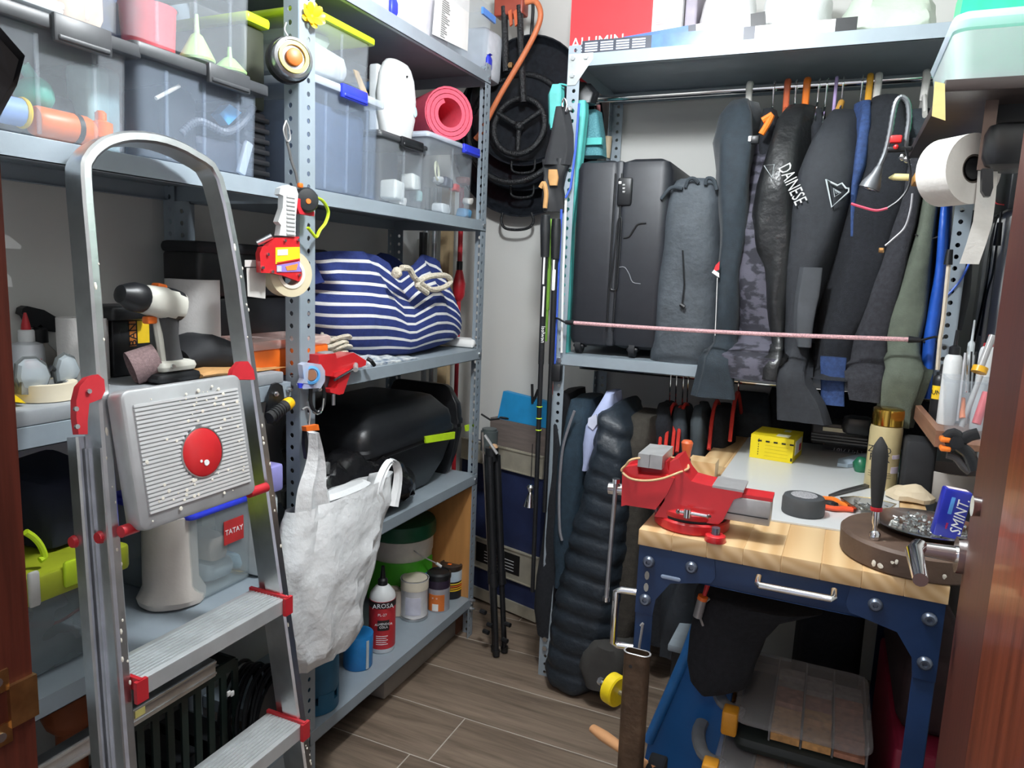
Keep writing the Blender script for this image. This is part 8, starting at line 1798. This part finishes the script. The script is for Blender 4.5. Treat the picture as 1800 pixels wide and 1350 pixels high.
G().rbox(XR - .02, XR - .002, y0, y1, q1.z, q0.z, .004).build('box', M_blk, t); G().tube(smooth([P(a, b, x=XR - .024) for a, b in ((1745, 350), (1752, 358), (1764, 360))], 3), .002, 6).build('wire', M_redpl, t)
y_ = 1.92; t = thing('gooseneck_lamp', P(1600, 300, y=y_), 'grey gooseneck clip lamp hanging before the coats', 'lamp')
M_gn = mat('grey_gooseneck', (.16, .17, .18), .35, .5)
pts_ = smooth([P(a, b, y=y_) for a, b in ((1545, 294), (1556, 268), (1564, 235), (1570, 200), (1576, 178), (1586, 171), (1596, 182), (1598, 210), (1594, 240), (1592, 262))], 6)
G().tube(pts_, [.0062 if i % 2 else .0054 for i in range(len(pts_))], 8).build('neck', M_gn, t)
a, b = P(1545, 296, y=y_), P(1528, 332, y=y_); d = (b - a).normalized(); M = Matrix.Translation(a) @ d.to_track_quat('Z', 'Y').to_matrix().to_4x4(); Lh = (b - a).length
G().lathe([(.006, -.006), (.009, 0), (.012, Lh * .3), (.022, Lh * .75), (.024, Lh), (.020, Lh * 1.02), (.0, Lh * .96)], n=22, M=M).build('head', M_gn, t); G().lathe([(0, Lh * .97), (.019, Lh * 1.0), (.015, Lh * 1.06), (0, Lh * 1.08)], n=18, M=M).build('lens', M_chrome, t)
q = P(1578, 262, y=y_); G().rbox(q.x - .022, q.x + .03, q.y - .006, q.y + .02, q.z - .005, q.z + .005, .003).build('clip_bar', M_blk, t); q = P(1575, 245, y=y_ - .01); G().rbox(q.x - .012, q.x + .012, q.y - .01, q.y + .01, q.z - .008, q.z + .008, .003).build('switch', mat('bright_red', (.75, .03, .03), .4), t, 'red switch'); q = P(1575, 258, y=y_ - .01); G().ball(q, .006, 8).build('switch', mat('bright_red', (.75, .03, .03), .4), t, 'red knob')
for (u, v_) in ((1586, 276), (1594, 280)): G().ball(P(u, v_, y=y_ - .012), .008, 8).build('screw_knob', M_chrome, t)
def wire(label, pts_, r, m, name='cable', x=None, y=None, extra=None):
 return one(G().tube(smooth([P(a, b, x=x, y=y) for a, b in pts_], 5), r, 6), name, m, label, 'cable')
wire('black wire curving from the gooseneck lamp down to the red tip', ((1592, 262), (1600, 300), (1596, 330), (1580, 352), (1560, 366)), .0028, M_blk, y=1.90)
wire('red tipped lead hanging under the lamp head', ((1560, 366), (1540, 370), (1515, 364), (1496, 358)), .0032, mat('pink_red_lead', (.70, .08, .14), .4), y=1.90)
t = wire('thin grey lead ending in a brass plug over the coats', ((1604, 340), (1600, 370), (1590, 400), (1570, 420), (1556, 432)), .0024, mat('grey_lead', (.35, .35, .37), .4), y=1.90); q = P(1550, 440, y=1.90); G().rbox(q.x - .007, q.x + .005, q.y - .003, q.y + .003, q.z - .006, q.z + .006, .002, 1).build('plug', M_brass, t, 'brass plug')
t = thing('marker_pen', P(1580, 312, y=1.95), 'pale yellow pointed pen lying on the clip bar', 'pen'); G().tube([P(1562, 313, y=1.95), P(1572, 311, y=1.95), P(1598, 312, y=1.95)], [.002, .008, .008], 10).build('barrel', mat('pale_yellow2', (.75, .66, .30), .5), t)
p0, p1 = P(1605, 322, y=1.90), P(1636, 304, y=1.90); one(G().rbox(p0.x, p1.x + .06, 1.88, 1.96, p0.z, p1.z, .003), 'wooden_rest', mat('ochre_wood2', (.45, .22, .05), .45, 0, .2, 7, .02, 40, (1, 8, 8)), 'ochre wooden block under the upper shelf left of the toilet roll', 'block')
p0, p1 = P(1590, 300, y=1.9), P(1640, 300, y=1.9)
wire('cream cable running down the right upright', ((1668, 460), (1664, 500), (1658, 560), (1652, 600), (1648, 650)), .0058, mat('cream_cable', (.66, .58, .46), .5), y=2.27)
q = P(1668, 452, y=2.27); one(G().cyl(q + V((0, 0, -.02)), q + V((0, 0, .02)), .011, .008, 10), 'cable_connector', M_blk, 'black connector at the top of the cream cable', 'connector')
wire('blue cable drooping across the right upright', ((1705, 460), (1690, 490), (1672, 512), (1661, 522)), .003, mat('blue_cable', (.03, .12, .6), .4), y=2.332)
wire('black cable hanging down the right wall, left strand', ((1758, 368), (1744, 420), (1740, 470), (1726, 540), (1712, 600)), .0035, M_blk, x=XR - .012)
wire('black cable hanging down the right wall, right strand', ((1760, 372), (1752, 430), (1745, 480), (1734, 520), (1722, 590)), .0032, M_blk, x=XR - .018)
q = P(1755, 410, x=XR - .02); one(G().cyl(q + V((0, 0, -.035)), q + V((0, 0, .03)), .010, .007, 10), 'inline_switch', M_blk, 'black inline plug on the hanging cable', 'plug')
wire('thin dark string stretched over the olive jacket', ((1608, 412), (1630, 420), (1650, 416), (1662, 408)), .002, M_blk, y=2.328)
garment('dark_tube_bag', 'black fabric strip hanging right of the right upright', [(370, 1690, 1712), (450, 1682, 1706), (520, 1676, 1702), (580, 1672, 1690)], 2.36, .05, M_blkm, seed=80, lowz=None, cat='strip', fold=.003)
wire('thin blue cable looping behind the toilet paper tail', ((1700, 370), (1708, 400), (1712, 430), (1704, 470)), .0024, mat('blue_cable', (.03, .12, .6), .4), x=XR - .006)
g = G()
for i, px in enumerate((1730, 1745)):
 q = P(px, 480, x=XR - .004); st(G().rbox(XR - .012, XR - .001, q.y - .012, q.y + .012, 1.0, 1.75, .003, 2), 'trim_%d' % (4 + i), mat('white_trunking', (.70, .70, .68), .5))
